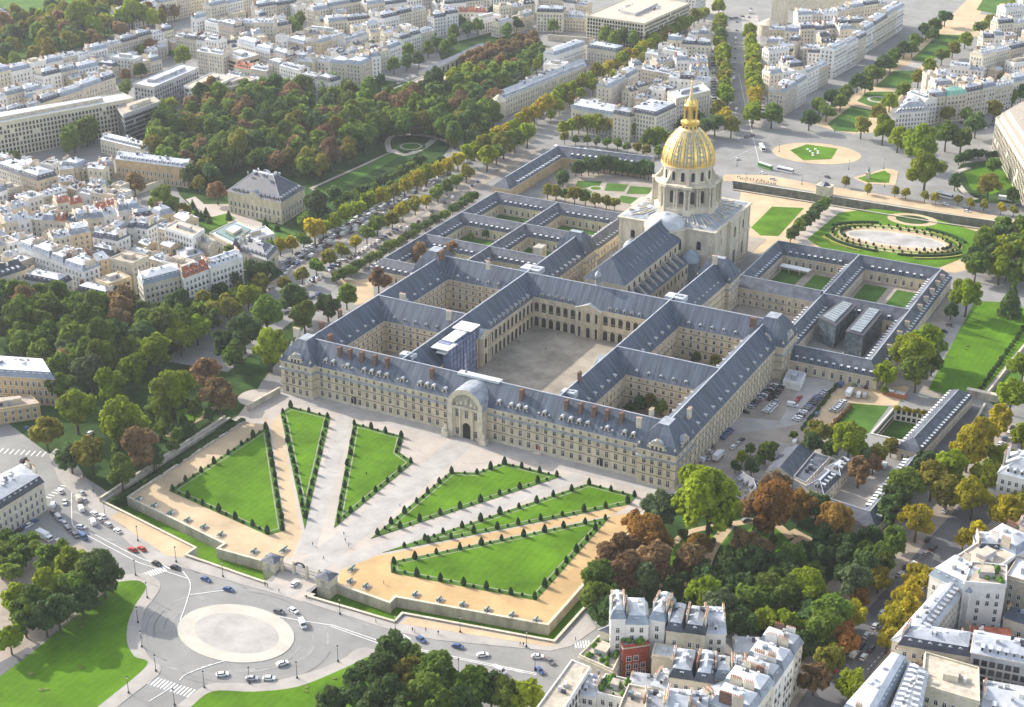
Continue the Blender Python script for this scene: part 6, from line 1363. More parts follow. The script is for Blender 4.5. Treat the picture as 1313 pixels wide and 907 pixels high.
def cannon(x, y, label, big=False):
    t = thing('cannon', (x, y, .1), label, 'cannon', 'bronze cannons along the terrace wall'); L = 3.6 if not big else 5
    b = MB(); b.tube((x, y+L*.5, 1.0), (x, y-L*.5, 1.25), .34, .2, 'bronze_green', 8); b.tube((x, y+L*.5, 1.0), (x, y+L*.5+.4, 1.0), .18, .1, 'bronze_green', 6); b.build('barrel', t)
    b = MB()
    for s in (-1, 1): b.box((x+s*.5, y+.5, .1), (.18, 2.6, .8), 'frame_white')
    b.box((x, y+.9, .1), (1.1, .3, .4), 'frame_white'); b.build('carriage', t)
    for s in (-1, 1):
        b = MB(); b.tube((x+s*.6, y-.2, .6), (x+s*.76, y-.2, .6), .5, .5, 'frame_dark', 10); b.build('wheel', t)
    patch('cannon_slab', [(x-1.9, y+1.9), (x-.7, y-1.7), (x+.7, y-1.7), (x+1.9, y+1.9)], 'gravel_pale', h=.05, world=True)
ZK[0] = .1
CX_ = [18.5, 25.5, 44.5, 54, 63, 72.5, 82, 91]
for s in (1, -1):
    for i, x in enumerate(CX_):
        y = (-120.2 if x < 30 else -116.4+(x-44)*.135); cannon(s*x, y, f'green bronze cannon on a white slab, {ordinal(i)} along the wall {"right" if s > 0 else "left"} of the gate')
cannon(14.5, -113, 'long green cannon lying alone on the ochre terrace right of the gatehouse', True); cannon(-16, -114, 'long green cannon lying alone on the gravel left of the gatehouse', True)
# ================================================================ trees, shrubs
LEAF = {'lime': (0.30, 0.38, 0.02), 'yellow': (0.50, 0.43, 0.025), 'green': (0.185, 0.27, 0.04), 'dark': (0.115, 0.185, 0.055), 'brown': (0.33, 0.215, 0.10), 'orange': (0.44, 0.24, 0.055), 'olive': (0.29, 0.28, 0.04), 'silver': (0.19, 0.25, 0.11)}
for k, c in LEAF.items(): mat('leaf_'+k, c, .75, .22, .6, obj=.22, spec=.15, trans=.5, local=True)
mat('topiary', (0.028, 0.06, 0.022), .9, .35, 1.2, spec=.1, local=True)
mat('bark', (0.10, 0.08, 0.06), .95, .2, 2)
_cm = {}
def crown_mesh(kind, shape, seed, n=950, leaf=.15):
    k = (kind, shape, seed, n)
    if k in _cm: return _cm[k]
    r = random.Random(hash((shape, seed, n)) % 9999 if False else seed*97+len(shape)*13+n)
    lobes = []
    if shape == 'round':
        lobes.append((Vector((r.uniform(-.1, .1), r.uniform(-.1, .1), 1.4)), .6))
        sx, sy = r.uniform(.85, 1.15), r.uniform(.85, 1.15)
        for i in range(24):
            a = r.uniform(0, 6.28); el = r.uniform(-.6, 1.45); d = r.uniform(.5, .82)
            lobes.append((Vector((sx*d*math.cos(a)*math.cos(el), sy*d*math.sin(a)*math.cos(el), 1.35+d*math.sin(el))), r.uniform(.17, .36)))
    elif shape == 'tall':
        for i in range(12):
            z = .7+2.2*i/11; rr = .55*math.sin(min(1, (i+2)/6)*1.57)*(1-.5*max(0, (i-6)/6)); a = r.uniform(0, 6.28); lobes.append((Vector((.25*math.cos(a), .25*math.sin(a), z)), rr*r.uniform(.8, 1.15)))
    elif shape == 'block':
        for i in range(9):
            lobes.append((Vector((r.uniform(-.5, .5), r.uniform(-.5, .5), r.uniform(1.0, 1.75))), r.uniform(.4, .58)))
    elif shape == 'bush':
        for i in range(7):
            a = r.uniform(0, 6.28); d = r.uniform(0, .55); lobes.append((Vector((d*math.cos(a), d*math.sin(a), r.uniform(.35, .75))), r.uniform(.36, .55)))
    else: # conifer
        for i in range(9):
            z = .3+2.4*i/8; lobes.append((Vector((0, 0, z)), .95*(1-i/9.5)))
    V = []; F = []; tot = sum(b*b for _, b in lobes)
    for c, b in lobes:
        m = int(n*b*b/tot)
        for _ in range(m):
            u = Vector((r.gauss(0, 1), r.gauss(0, 1), r.gauss(.12, 1))).normalized()
            p = c+u*b*(r.uniform(.72, 1.06) if r.random() < .85 else r.uniform(.3, .8))
            inside = any((p-c2).length < b2*.62 for c2, b2 in lobes if c2 is not c)
            if inside and r.random() < .7: continue
            nn = (u+Vector((r.gauss(0, .6), r.gauss(0, .6), r.gauss(.1, .6)))).normalized(); t = nn.orthogonal().normalized(); t.rotate(Matrix.Rotation(r.uniform(0, 6.28), 3, nn)); w = nn.cross(t); s = leaf*r.uniform(.55, 1.15)
            q = len(V); V += [tuple(p+t*s+w*s*.7), tuple(p-t*s+w*s*.7), tuple(p-t*s*.8-w*s*.7), tuple(p+t*s*.9-w*s*.7-nn*s*.4)]; F.append((q, q+1, q+2, q+3))
    me = bpy.data.meshes.new('crown'); me.from_pydata(V, [], F); me.materials.append(M['leaf_'+kind]); me.update()
    _cm[k] = me; return me
def trunk_mesh(top=1.15, r0=.075):
    k = ('trunk', top)
    if k in _cm: return _cm[k]
    b = MB(); b.tube((0, 0, 0), (.01, .02, top*.75), r0, r0*.7, 'bark', 6)
    for i in range(4):
        a = 1.57*i+.4; b.tube((.01, .02, top*.68), (.42*math.cos(a), .42*math.sin(a), top+.22), r0*.5, r0*.2, 'bark', 5)
    b.tube((.01, .02, top*.7), (0, 0, top+.4), r0*.6, r0*.25, 'bark', 5)
    _cm[k] = b.mesh('trunk'); return _cm[k]
RT_ = random.Random(5); NT = [0]
TREES = []
def tree(x, y, r, kind, label, group=None, shape='round', kz=1.0, big=False, name='tree', z=0.0):
    TREES.append((x, y, r, kind, label, group, shape, kz, big, name, z, RT_.uniform(0, 6.28), RT_.randrange(3)))
def plant(spec):
    x, y, r, kind, label, group, shape, kz, big, name, z, rz, sd = spec
    t = bpy.data.objects.new(name, None); LINK(t); t.location = (x, y, z); t.rotation_euler = (0, 0, rz); t.scale = (r, r, r*kz); t.empty_display_size = .3
    tag(t, label, 'shrub' if shape == 'bush' else 'tree', group)
    if shape != 'bush': child('trunk', trunk_mesh(.9 if shape in ('tall', 'conifer') else 1.15), t)
    child('crown', crown_mesh(kind, shape, sd, 5200 if big else (2300 if r > 6.5 else 1500), .068 if big else (.098 if r > 6.5 else .125)), t)
def plant_all(limit=300):
    """the 300 trees that show largest are objects of their own, the rest one mass"""
    import numpy as np
    rank = sorted([t for t in TREES if t[6] != 'bush'], key=lambda t: -t[2]/(CAM-Vector((t[0], t[1], 8))).length)
    for t in rank[:limit]+[t for t in TREES if t[6] == 'bush']: plant(t)
    V = []; Lp = []; MI = []; TN = []; off = 0; mats = []; cache = {}
    def arr(me):
        if me.name not in cache:
            v = np.empty(len(me.vertices)*3, np.float32); me.vertices.foreach_get('co', v); l = np.empty(len(me.loops), np.int32); me.loops.foreach_get('vertex_index', l); cache[me.name] = (v.reshape(-1, 3), l.reshape(-1, 4))
        return cache[me.name]
    b = MB(); b.rings([[(q*math.cos(1.257*i), q*math.sin(1.257*i), h) for i in range(5)] for q, h in ((.08, 0), (.04, 1.3))], 'bark', cap=False); tm = b.mesh('trunk')
    for x, y, r, kind, label, group, shape, kz, big, name, z, rz, sd in rank[limit:]:
        for me, mt in ((crown_mesh(kind, shape, sd, 800, .165), 'leaf_'+kind), (tm, 'bark')):
            v, l = arr(me); c, s_ = math.cos(rz), math.sin(rz)
            w = np.empty_like(v); w[:, 0] = (v[:, 0]*c-v[:, 1]*s_)*r+x; w[:, 1] = (v[:, 0]*s_+v[:, 1]*c)*r+y; w[:, 2] = v[:, 2]*r*kz+z
            if mt not in mats: mats.append(mt)
            V.append(w); Lp.append(l+off); MI.append(np.full(len(l), mats.index(mt), np.int32)); TN.append(np.full(len(l), RT_.random(), np.float32)); off += len(v)
    V = np.concatenate(V); Lp = np.concatenate(Lp); MI = np.concatenate(MI); TN = np.concatenate(TN)
    me = bpy.data.meshes.new('distant_trees'); me.vertices.add(len(V)); me.vertices.foreach_set('co', V.ravel()); me.loops.add(Lp.size); me.loops.foreach_set('vertex_index', Lp.ravel()); me.polygons.add(len(Lp)); me.polygons.foreach_set('loop_start', np.arange(0, Lp.size, 4, dtype=np.int32))
    for m in mats: me.materials.append(M[m])
    me.polygons.foreach_set('material_index', MI); me.update(calc_edges=True)
    a = me.attributes.new('tint', 'FLOAT', 'FACE'); a.data.foreach_set('value', TN)
    o = bpy.data.objects.new('distant_trees', me); LINK(o); o['kind'] = 'stuff'; o['label'] = 'smaller trees of the farther gardens, boulevards and avenues'
COLW = {'lime': 'lime green', 'yellow': 'yellow leaved', 'green': 'green', 'dark': 'dark green', 'brown': 'brown autumn', 'orange': 'orange brown', 'olive': 'olive yellow', 'silver': 'grey green'}
def T(px, py, r, kind, where, **kw):
    kz = kw.pop('kz', 1.0); zz = {'bush': .5, 'tall': 1.6}.get(kw.get('shape'), 1.4)*r*kz
    p = G2(px, py, zz); tree(p[0], p[1], r, kind, f'{COLW[kind]} tree {where}', kz=kz, **kw)
def trow(pts, n, r, kinds, where, group, jit=.8, **kw):
    kz = kw.pop('kz', 1.0)
    L = [Vector(G2(x, y, r*1.4*kz)) for x, y in pts]; ds = [(L[i+1]-L[i]).length for i in range(len(L)-1)]; tot = sum(ds)
    for i in range(n):
        s = tot*(i+.5)/n; k = 0
        while k < len(ds)-1 and s > ds[k]: s -= ds[k]; k += 1
        p = L[k].lerp(L[k+1], s/ds[k]); kd = kinds[RT_.randrange(len(kinds))]
        tree(p.x+RT_.uniform(-jit, jit), p.y+RT_.uniform(-jit, jit), r*RT_.uniform(.85, 1.15), kd, f'{COLW[kd]} tree {where}', group, kz=kz*RT_.uniform(.9, 1.1), **kw)
def wood(poly, sp, r, kinds, where, group, nmax=400, **kw):
    P = [G2(x, y, r*1.3) for x, y in poly]; x0, x1 = min(p[0] for p in P), max(p[0] for p in P); y0, y1 = min(p[1] for p in P), max(p[1] for p in P); pts = []
    for _ in range(9000):
        x, y = RT_.uniform(x0, x1), RT_.uniform(y0, y1)
        if not inpoly(x, y, P) or any((x-a)**2+(y-b)**2 < sp*sp for a, b in pts): continue
        if any(inpoly(x, y, q) for q in kw.get('avoid', [])): continue
        pts.append((x, y))
        if len(pts) >= nmax: break
    for x, y in pts:
        kd = kinds[RT_.randrange(len(kinds))]; tree(x, y, r*RT_.uniform(.75, 1.25), kd, f'{COLW[kd]} tree {where}', group, kz=RT_.uniform(.9, 1.2), shape=kw.get('shape', 'round'))
# ---- the boulevard rows on the east side
trow([(396, 302), (413, 289), (470, 258), (530, 232), (589, 203), (640, 172), (690, 140), (740, 108), (800, 74), (850, 46), (905, 14)], 54, 6.0, ['olive', 'lime', 'yellow', 'lime'], 'in the outer row of the long boulevard beside the garden wall', 'outer boulevard row', kz=1.05)
trow([(354, 366), (390, 348), (440, 318), (480, 293), (510, 275), (560, 246), (605, 218)], 16, 5.0, ['olive', 'yellow', 'olive', 'green'], 'in the inner boulevard row nearer the palace', 'inner boulevard row')
trow([(618, 205), (652, 182), (682, 168)], 5, 7.5, ['lime', 'green', 'olive'], 'at the boulevard corner by the garden range', 'boulevard corner trees')
trow([(700, 150), (720, 132), (760, 112), (830, 70)], 10, 5, ['olive', 'lime'], 'in the row along the block left of the dome', 'dome block row')
trow([(427, 358), (500, 315), (560, 279), (610, 249)], 24, 3.6, ['green', 'dark'], 'in the clipped row along the infirmary wall', 'clipped infirmary row', shape='block', kz=.85)
trow([(250, 330), (300, 322), (350, 318), (395, 305)], 9, 4.6, ['olive', 'yellow', 'green'], 'in the row before the turreted house', 'turreted house row')
# ---- avenue of big lime trees between the left wood and the forecourt garden
for i, (x, y, r, k) in enumerate([(58, 553, 7, 'olive'), (96, 524, 9, 'lime'), (139, 494, 8, 'lime'), (172, 474, 8, 'lime'), (202, 449, 8.5, 'lime'), (230, 430, 8, 'lime'), (252, 420, 7, 'lime'), (272, 410, 6, 'green'), (296, 396, 6.5, 'olive'), (318, 380, 6.5, 'lime')]):
    T(x, y, r, k, f'in the avenue left of the forecourt garden, {ordinal(i)} from the lower end')
for x, y, r, k, w in [(161, 540, 11, 'lime', 'largest in front, in the wooded garden left of the forecourt'), (221, 503, 11, 'lime', 'tall in the middle of the wooded garden left of the forecourt'), (262, 478, 8, 'brown', 'round, beside the lime trees of the wooded garden'), (281, 506, 9, 'brown', 'round, next to the forecourt garden wall'), (178, 574, 9, 'brown', 'low, at the front of the wooded garden'), (115, 580, 7.5, 'olive', 'at the street tip of the wooded garden'), (155, 604, 7, 'green', 'bright, at the lowest corner of the wooded garden'), (90, 585, 6, 'dark', 'at the kerb of the wooded garden tip'), (205, 520, 6, 'green', 'under the tall lime of the wooded garden'), (196, 585, 5, 'dark', 'beside the low brown tree of the wooded garden'),
    (346, 445, 9.5, 'lime', 'bright and round, alone beside the palace left corner'), (312, 424, 9, 'dark', 'broad, behind the bright lime by the palace'), (341, 402, 10, 'green', 'broad crowned, near the palace left corner'), (375, 382, 8.5, 'dark', 'beside the boulevard end near the palace'), (390, 405, 8, 'green', 'close to the palace left wing'), (300, 455, 7, 'green', 'beside the small wall left of the palace'), (285, 440, 6.5, 'dark', 'behind the brown trees left of the palace'), (420, 392, 6.5, 'dark', 'against the palace left wing roof'), (444, 378, 6, 'green', 'at the yard left of the palace')]:
    T(x, y, r, k, w, big=r > 9)
wood([(205, 515), (250, 505), (300, 500), (240, 560), (170, 610), (130, 600)], 6, 3.4, ['dark', 'green'], 'low in the wooded garden left of the forecourt', 'garden undergrowth', 26)
wood([(-15, 372), (110, 385), (175, 395), (240, 400), (235, 415), (170, 455), (110, 485), (72, 500), (75, 460), (-15, 425)], 9.5, 7.4, ['green', 'brown', 'dark', 'green', 'silver', 'green', 'green'], 'in the mixed wood at the left edge below the town', 'mixed left wood', 90)
wood([(195, 400), (240, 395), (310, 345), (350, 330), (330, 375), (230, 425)], 9, 5.2, ['green', 'dark', 'olive'], 'along the street below the red tiled block', 'street trees below the red roof', 24)
# ---- the great garden wood behind the stone mansion
AV = [GP([(400, 247), (500, 195), (495, 175), (560, 168), (580, 185), (530, 205), (425, 255)], 6), GP([(285, 262), (392, 262), (392, 215), (285, 215)], 6), GP([(236, 250), (345, 295), (320, 306), (245, 290)], 6)]
wood([(190, 175), (215, 150), (260, 128), (330, 110), (400, 110), (470, 118), (560, 112), (640, 118), (632, 150), (600, 180), (500, 160), (430, 205), (390, 220), (290, 222), (235, 230), (205, 205)], 9.6, 7.6, ['green', 'dark', 'green', 'green', 'dark', 'green', 'olive', 'green', 'brown'], 'in the dense wood behind the stone mansion', 'mansion wood', 230, avoid=AV)
trow([(380, 222), (440, 195), (488, 168)], 18, 3.8, ['dark'], 'in the clipped dark hedge line of the mansion garden', 'clipped hedge line', shape='block', kz=.9)
trow([(505, 168), (545, 163), (575, 172), (582, 185)], 12, 3.2, ['olive', 'dark'], 'in the clipped arc round the garden basin', 'clipped arc', shape='block', kz=.9)
trow([(430, 262), (480, 238), (545, 203)], 14, 4, ['green', 'dark'], 'in the rounded rows right of the mansion lawn', 'rounded garden rows', kz=.85); trow([(445, 268), (500, 240), (570, 203)], 13, 4.2, ['green', 'dark'], 'in the second rounded row by the boulevard', 'rounded garden rows two', kz=.85)
for x, y, r, k, w in [(408, 262, 9, 'dark', 'thick, right beside the mansion'), (392, 282, 5, 'green', 'below the thick tree beside the mansion'), (430, 250, 6, 'dark', 'near the mansion right corner'), (208, 257, 9.5, 'green', 'big and round, left of the mansion garden'), (234, 273, 6, 'olive', 'next to the big round garden tree'), (172, 235, 7, 'brown', 'round, in the court of the ochre mansion'), (278, 245, 6.5, 'brown', 'bare looking, just left of the stone mansion'), (255, 235, 5, 'olive', 'in the mansion forecourt corner'), (240, 225, 5.5, 'olive', 'at the wood edge over the mansion forecourt'), (262, 225, 5, 'olive', 'middle of the wood edge over the mansion forecourt')]: T(x, y, r, k, w, big=r > 9)
for i, (x, y) in enumerate([(247, 262), (252, 272), (258, 277), (264, 272), (293, 276), (340, 285), (355, 290), (268, 280)]): T(x, y, 2.2, 'dark', f'small and conical in the mansion forecourt, {ordinal(i)} from the left', shape='conifer', name='conifer')
# ---- poplars and court trees in the upper left town
for i, (x, y) in enumerate([(86, 182), (94, 178), (102, 172), (110, 170), (118, 166)]): T(x, y, 6.5, 'green', f'tall, in the row before the long office, {ordinal(i)} from left', shape='tall')
for x, y, r, k, w in [(103, 20, 14, 'lime', 'huge and bright in the park at the top left'), (168, 14, 12, 'lime', 'tall bright, right part of the top left park'), (235, 70, 8, 'lime', 'in the court right of the white modern house'), (192, 60, 7, 'brown', 'left of the lime court tree, upper left'), (180, 66, 6, 'green', 'in the court over the sheeted office'), (162, 112, 6, 'green', 'by the left end of the sheeted office'), (134, 112, 6, 'brown', 'before the gabled row, upper left'), (160, 96, 5, 'brown', 'over the sheeted office, left'), (180, 90, 6, 'dark', 'over the sheeted office'), (215, 138, 8, 'lime', 'at the left end of the wood near the office'), (205, 160, 7, 'dark', 'below the banded office wing'), (178, 158, 5, 'green', 'between banded office and town mansion'), (72, 372, 6, 'green', 'in the court of the white terrace'), (375, 33, 8, 'green', 'over the low roofs, top left centre'), (384, 24, 7, 'green', 'behind another, top left centre'), (124, 78, 6, 'lime', 'small bright lawn tree, top left park'), (160, 205, 5, 'dark', 'left of the ochre mansion court'), (18, 200, 4, 'green', 'at the left edge street')]: T(x, y, r, k, w, big=r > 11)
wood([(-15, 22), (40, 16), (90, 0), (255, -8), (215, 22), (150, 40), (110, 55), (60, 72), (-15, 85)], 9, 7.4, ['green', 'olive', 'dark', 'olive', 'brown', 'lime'], 'in the park at the top left', 'top left park trees', 130)
# ---- top centre
trow([(590, 76), (620, 66), (655, 55), (688, 46)], 12, 5, ['brown'], 'in the brown row over the playground, top centre', 'brown top row'); trow([(596, 82), (630, 70), (690, 52)], 11, 4.6, ['brown'], 'in the second brown row, top centre', 'second brown row')
wood([(575, 95), (600, 88), (650, 82), (690, 58), (702, 66), (690, 85), (640, 108), (585, 118)], 8.5, 5.5, ['green', 'green', 'brown', 'lime', 'dark'], 'in the playground garden beside the school', 'playground trees', 40)
for i, (x, y) in enumerate([(444, 110), (470, 112), (488, 104), (505, 82), (521, 78), (524, 64), (537, 75), (549, 62), (560, 55), (570, 60), (552, 48), (582, 40), (600, 36), (612, 32), (590, 28), (580, 52), (662, 30), (650, 38), (668, 22)]): T(x, y, 6.2, ['dark', 'green'][i % 2], f'along the sunken street at top centre, {ordinal(i)} going up', group=None)
for i, (x, y) in enumerate([(776, 44), (788, 50), (800, 46), (813, 50), (822, 47)]): T(x, y, 7.5, 'green', f'below the huge pale office, {ordinal(i)} from left')
T(710, 33, 6, 'green', 'before the corner block left of the huge pale office')
# ---- behind the dome
trow([(717, 163), (750, 158), (800, 163), (815, 166)], 9, 5.5, ['olive', 'lime', 'olive'], 'in the street row behind the garden range', 'street row behind garden range'); trow([(716, 176), (760, 178), (830, 192), (850, 196)], 10, 3.6, ['olive', 'green'], 'small, along the parking behind the garden range', 'small street trees behind the garden')
trow([(735, 213), (780, 209), (838, 217)], 14, 4, ['dark'], 'in the dark clipped row of the formal garden', 'dark garden row', kz=1.35, shape='block'); trow([(695, 243), (730, 250), (796, 260)], 8, 4.4, ['green', 'olive'], 'in the lighter rounded row at the front of the formal garden', 'front garden row', kz=.95)
trow([(718, 222), (724, 232)], 3, 4, ['dark'], 'at the left end of the formal garden', 'garden end trees')
for i, (x, y, k) in enumerate([(879, 160, 'dark'), (893, 154, 'dark'), (905, 162, 'dark'), (917, 158, 'dark'), (930, 150, 'yellow'), (938, 160, 'olive'), (845, 175, 'lime'), (833, 178, 'green'), (920, 140, 'olive')]): T(x, y, 7, k, f'behind the gilded dome, {ordinal(i)} in the clump')
trow([(930, 128), (928, 90), (924, 50), (921, 25)], 26, 6.6, ['olive', 'green', 'lime'], 'in the left row of the straight avenue beyond the dome', 'left avenue row', jit=1.5)
trow([(967, 150), (968, 118), (965, 80), (962, 42)], 25, 6.6, ['lime', 'yellow', 'lime'], 'in the yellow right row of the straight avenue', 'right avenue row', jit=1.5); T(990, 146, 8, 'green', 'single, at the foot of the wedge block'); T(922, 8, 7, 'lime', 'at the avenue crossing top edge')
# ---- avenue with the lawns, upper right
for i, (x, y) in enumerate([(1038, 152), (1051, 136), (1067, 124), (1084, 119), (1100, 105), (1116, 93), (1132, 80), (1146, 71), (1160, 62), (1173, 52), (1188, 39), (1200, 32), (1212, 22)]): T(x, y, 7.6, ['dark', 'green'][i % 2], f'left of the avenue lawns, {ordinal(i)} from the dome end', kz=.85)
for i, (x, y) in enumerate([(1060, 143), (1078, 130), (1110, 108), (1126, 96), (1142, 82), (1170, 62), (1196, 44)]): T(x, y, 6.5, 'green', f'second line left of the avenue lawns, {ordinal(i)} from the dome end', kz=.85)
for i, (x, y) in enumerate([(1128, 144), (1141, 130), (1160, 115), (1178, 99), (1193, 84), (1208, 71), (1222, 62), (1238, 50), (1258, 35), (1270, 26), (1296, 8)]): T(x, y, 7.2, ['olive', 'lime', 'green'][i % 3], f'right of the avenue lawns, {ordinal(i)} from the dome end', kz=.85)
for x, y, r, k, w in [(1105, 161, 7, 'olive', 'pollarded pair at the foot of the avenue lawn'), (1133, 164, 9, 'lime', 'round, at the avenue lawn corner'), (1152, 176, 8, 'lime', 'left shoulder of the giant lime clump'), (1178, 182, 13, 'lime', 'giant, upper of two behind the circle'), (1188, 216, 12, 'lime', 'giant, lower of two behind the circle'), (1214, 172, 9, 'green', 'behind the giant limes'), (1233, 178, 8, 'green', 'right of the giant limes'), (1252, 158, 8, 'dark', 'below the green roofed block'), (1275, 140, 7, 'olive', 'before the right hand block'), (1215, 146, 6, 'olive', 'at the foot of the white corner block'), (1240, 148, 6, 'green', 'between the right block and the parked cars'), (1268, 237, 8, 'olive', 'on the small lawn at the right edge'), (1274, 212, 6, 'green', 'round shrub tree on the small right lawn'), (1300, 250, 5, 'green', 'beside the big white stepped building'), (1225, 232, 5, 'dark', 'at the left of the small right lawn')]: T(x, y, r, k, w, big=r > 9)
trow([(1295, 125), (1340, 110)], 5, 6, ['olive', 'green'], 'in front of the right hand block, right edge', 'right block street trees'); trow([(1228, 205), (1250, 195), (1280, 198)], 8, 3.4, ['dark'], 'in the hedge of the small right park', 'small park hedge', shape='block')
for i, (x, y) in enumerate([(1084, 232), (1113, 241), (1148, 245), (1162, 247), (1186, 251), (1200, 253), (1229, 256), (1244, 260), (1262, 262), (1284, 266), (1300, 269)]): T(x, y, 3.2, ['olive', 'yellow'][i % 2], f'thin street tree over the trench wall, {ordinal(i)} from the dome')
trow([(1010, 302), (1035, 282), (1062, 256)], 9, 4.4, ['green', 'dark'], 'in the double row between the two dome lawns', 'dome lawn row', kz=.95)
wood([(1238, 330), (1262, 305), (1290, 290), (1325, 295), (1325, 360), (1285, 352), (1255, 350)], 8, 5.6, ['green', 'green', 'lime', 'dark'], 'in the grove right of the basin garden', 'basin grove', 34)
T(1241, 376, 9.5, 'lime', 'large and round, beside the annex corner', big=True); T(1297, 384, 6.5, 'dark', 'conical cedar at the right edge lawn', shape='conifer', name='conifer'); T(1220, 398, 4, 'dark', 'small, under the round annex tree')
for x, y, r, k, w in [(1168, 452, 10, 'lime', 'largest of the clump beside the glass box annex'), (1190, 438, 9, 'lime', 'upper right of the clump beside the annex'), (1176, 476, 8, 'green', 'lower front of the clump beside the annex'), (1136, 480, 6, 'lime', 'left low one of the clump beside the annex'), (1196, 462, 6, 'green', 'right low one of the clump beside the annex')]: T(x, y, r, k, w, big=r > 9)
# ---- west yard
for x, y, r, k, w in [(963, 575, 2.6, 'green', 'small, upper left of the play yard'), (951, 586, 3, 'lime', 'small, left of the play yard'), (982, 579, 4.5, 'green', 'largest of the play yard'), (964, 597, 3.6, 'dark', 'dark one at the play yard front'), (974, 590, 2.6, 'green', 'middle of the play yard'), (943, 598, 2.6, 'dark', 'leftmost of the play yard'), (992, 573, 2.5, 'green', 'right of the play yard'), (1018, 558, 2, 'green', 'tiny, by the bicycle stand'), (1090, 565, 8.5, 'lime', 'large, at the yard hedge before the lawn'), (1049, 554, 5.5, 'olive', 'left of the large yard lime'), (1040, 568, 5, 'dark', 'dark, left end of the yard hedge'), (1066, 575, 4.5, 'dark', 'dark, under the large yard lime'), (1126, 583, 5, 'olive', 'before the sunken court'), (1143, 572, 4, 'olive', 'right before the sunken court'), (1068, 556, 4, 'olive', 'rusty, along the yard lawn'), (1102, 603, 6, 'brown', 'bare reddish, in the L shaped yard'), (1120, 594, 4, 'brown', 'small reddish, in the L shaped yard'), (1112, 588, 4.5, 'silver', 'pale, beside the bare yard tree'), (1135, 500, 2.2, 'green', 'small one by the containers')]: T(x, y, r, k, w, big=r > 8)
trow([(1028, 548), (1075, 488)], 26, 1.3, ['dark'], 'in the clipped hedge through the car park', 'car park hedge', shape='bush', name='hedge_bush', jit=.2); trow([(1065, 545), (1092, 517)], 12, 1.3, ['brown'], 'in the rusty hedge beside the yard lawn', 'rusty hedge', shape='bush', name='hedge_bush', jit=.2); trow([(1148, 519), (1200, 528)], 12, 1.6, ['yellow', 'olive'], 'in the planting over the sunken court', 'planting over the court', shape='bush', name='hedge_bush', jit=.4); trow([(1224, 512), (1258, 495), (1315, 415)], 26, 1.5, ['dark'], 'in the clipped hedge along the right lawn', 'right lawn hedge', shape='bush', name='hedge_bush', jit=.2)
# ---- garden right of the forecourt
for x, y, r, k, w in [(910, 640, 15.5, 'lime', 'giant bright one at the palace right corner'), (993, 650, 11, 'orange', 'broad, middle of the right garden'), (1024, 648, 7, 'orange', 'right side of the broad rusty one'), (973, 652, 7, 'brown', 'left side of the broad rusty one'), (996, 626, 7, 'brown', 'behind the broad rusty one'), (1074, 666, 8.5, 'orange', 'round, beside the L shaped yard corner'), (848, 653, 8, 'silver', 'by the forecourt right corner'), (814, 668, 5, 'orange', 'small, first on the right forecourt edge'), (835, 688, 9, 'orange', 'golden, on the right forecourt edge'), (799, 706, 7, 'brown', 'reddish, on the right forecourt edge'), (781, 719, 7.5, 'brown', 'lowest reddish, on the right forecourt edge'), (806, 732, 8, 'brown', 'copper, before the bottom block'), (843, 719, 8, 'brown', 'copper, under the golden one'), (827, 742, 7, 'silver', 'pale, before the bottom block'), (897, 698, 5, 'orange', 'bright rusty on the small round lawn'), (884, 720, 7.5, 'brown', 'broad copper beside the park path'), (957, 698, 6.5, 'brown', 'on the second round lawn'), (976, 706, 6, 'brown', 'right of that on the second round lawn'), (1047, 648, 6, 'dark', 'between the rusty trees'), (770, 741, 7, 'green', 'at the moat corner'), (767, 766, 6.5, 'green', 'lower at the moat corner'), (776, 783, 5.5, 'dark', 'lowest at the moat corner'), (905, 763, 7, 'lime', 'pale bright before the gable'), (926, 780, 7.5, 'silver', 'next to the blank gable'), (962, 770, 6.5, 'green', 'right of the blank gable'), (985, 757, 7, 'green', 'mid of the bottom garden'), (1014, 762, 7.5, 'green', 'left of the bright bottom garden one'), (1038, 757, 8.5, 'lime', 'bright, in the bottom garden'), (1066, 784, 8.5, 'green', 'round, before the bottom boulevard'), (1062, 806, 7.5, 'green', 'lower, before the bottom boulevard'), (984, 797, 5.5, 'lime', 'small bright left behind the street row'), (1008, 801, 5.5, 'lime', 'small bright right behind the street row'), (1095, 744, 7, 'silver', 'willow like, beside the boulevard'), (1040, 790, 6, 'dark', 'shaded, before the bottom boulevard'), (950, 800, 6, 'dark', 'shaded, behind the street row'), (1030, 826, 5, 'dark', 'at the street row corner')]: T(x, y, r, k, w, big=r > 8)
wood([(915, 712), (960, 722), (1010, 712), (1060, 696), (1110, 688), (1150, 684), (1155, 705), (1105, 740), (1020, 752), (950, 758), (880, 752)], 7.5, 4.8, ['dark', 'dark', 'green'], 'in the dark belt below the rusty garden trees', 'dark garden belt', 60)
wood([(850, 760), (900, 740), (1050, 740), (1045, 775), (960, 800), (905, 790)], 9, 4.5, ['dark', 'green'], 'in the lower garden behind the bottom block', 'lower garden trees', 30)
wood([(855, 690), (880, 672), (950, 662), (1000, 690), (1060, 678), (1090, 690), (1000, 716), (900, 690)], 8, 2.2, ['dark', 'green'], 'low shrub in the right garden', 'right garden shrubs', 22, shape='bush')
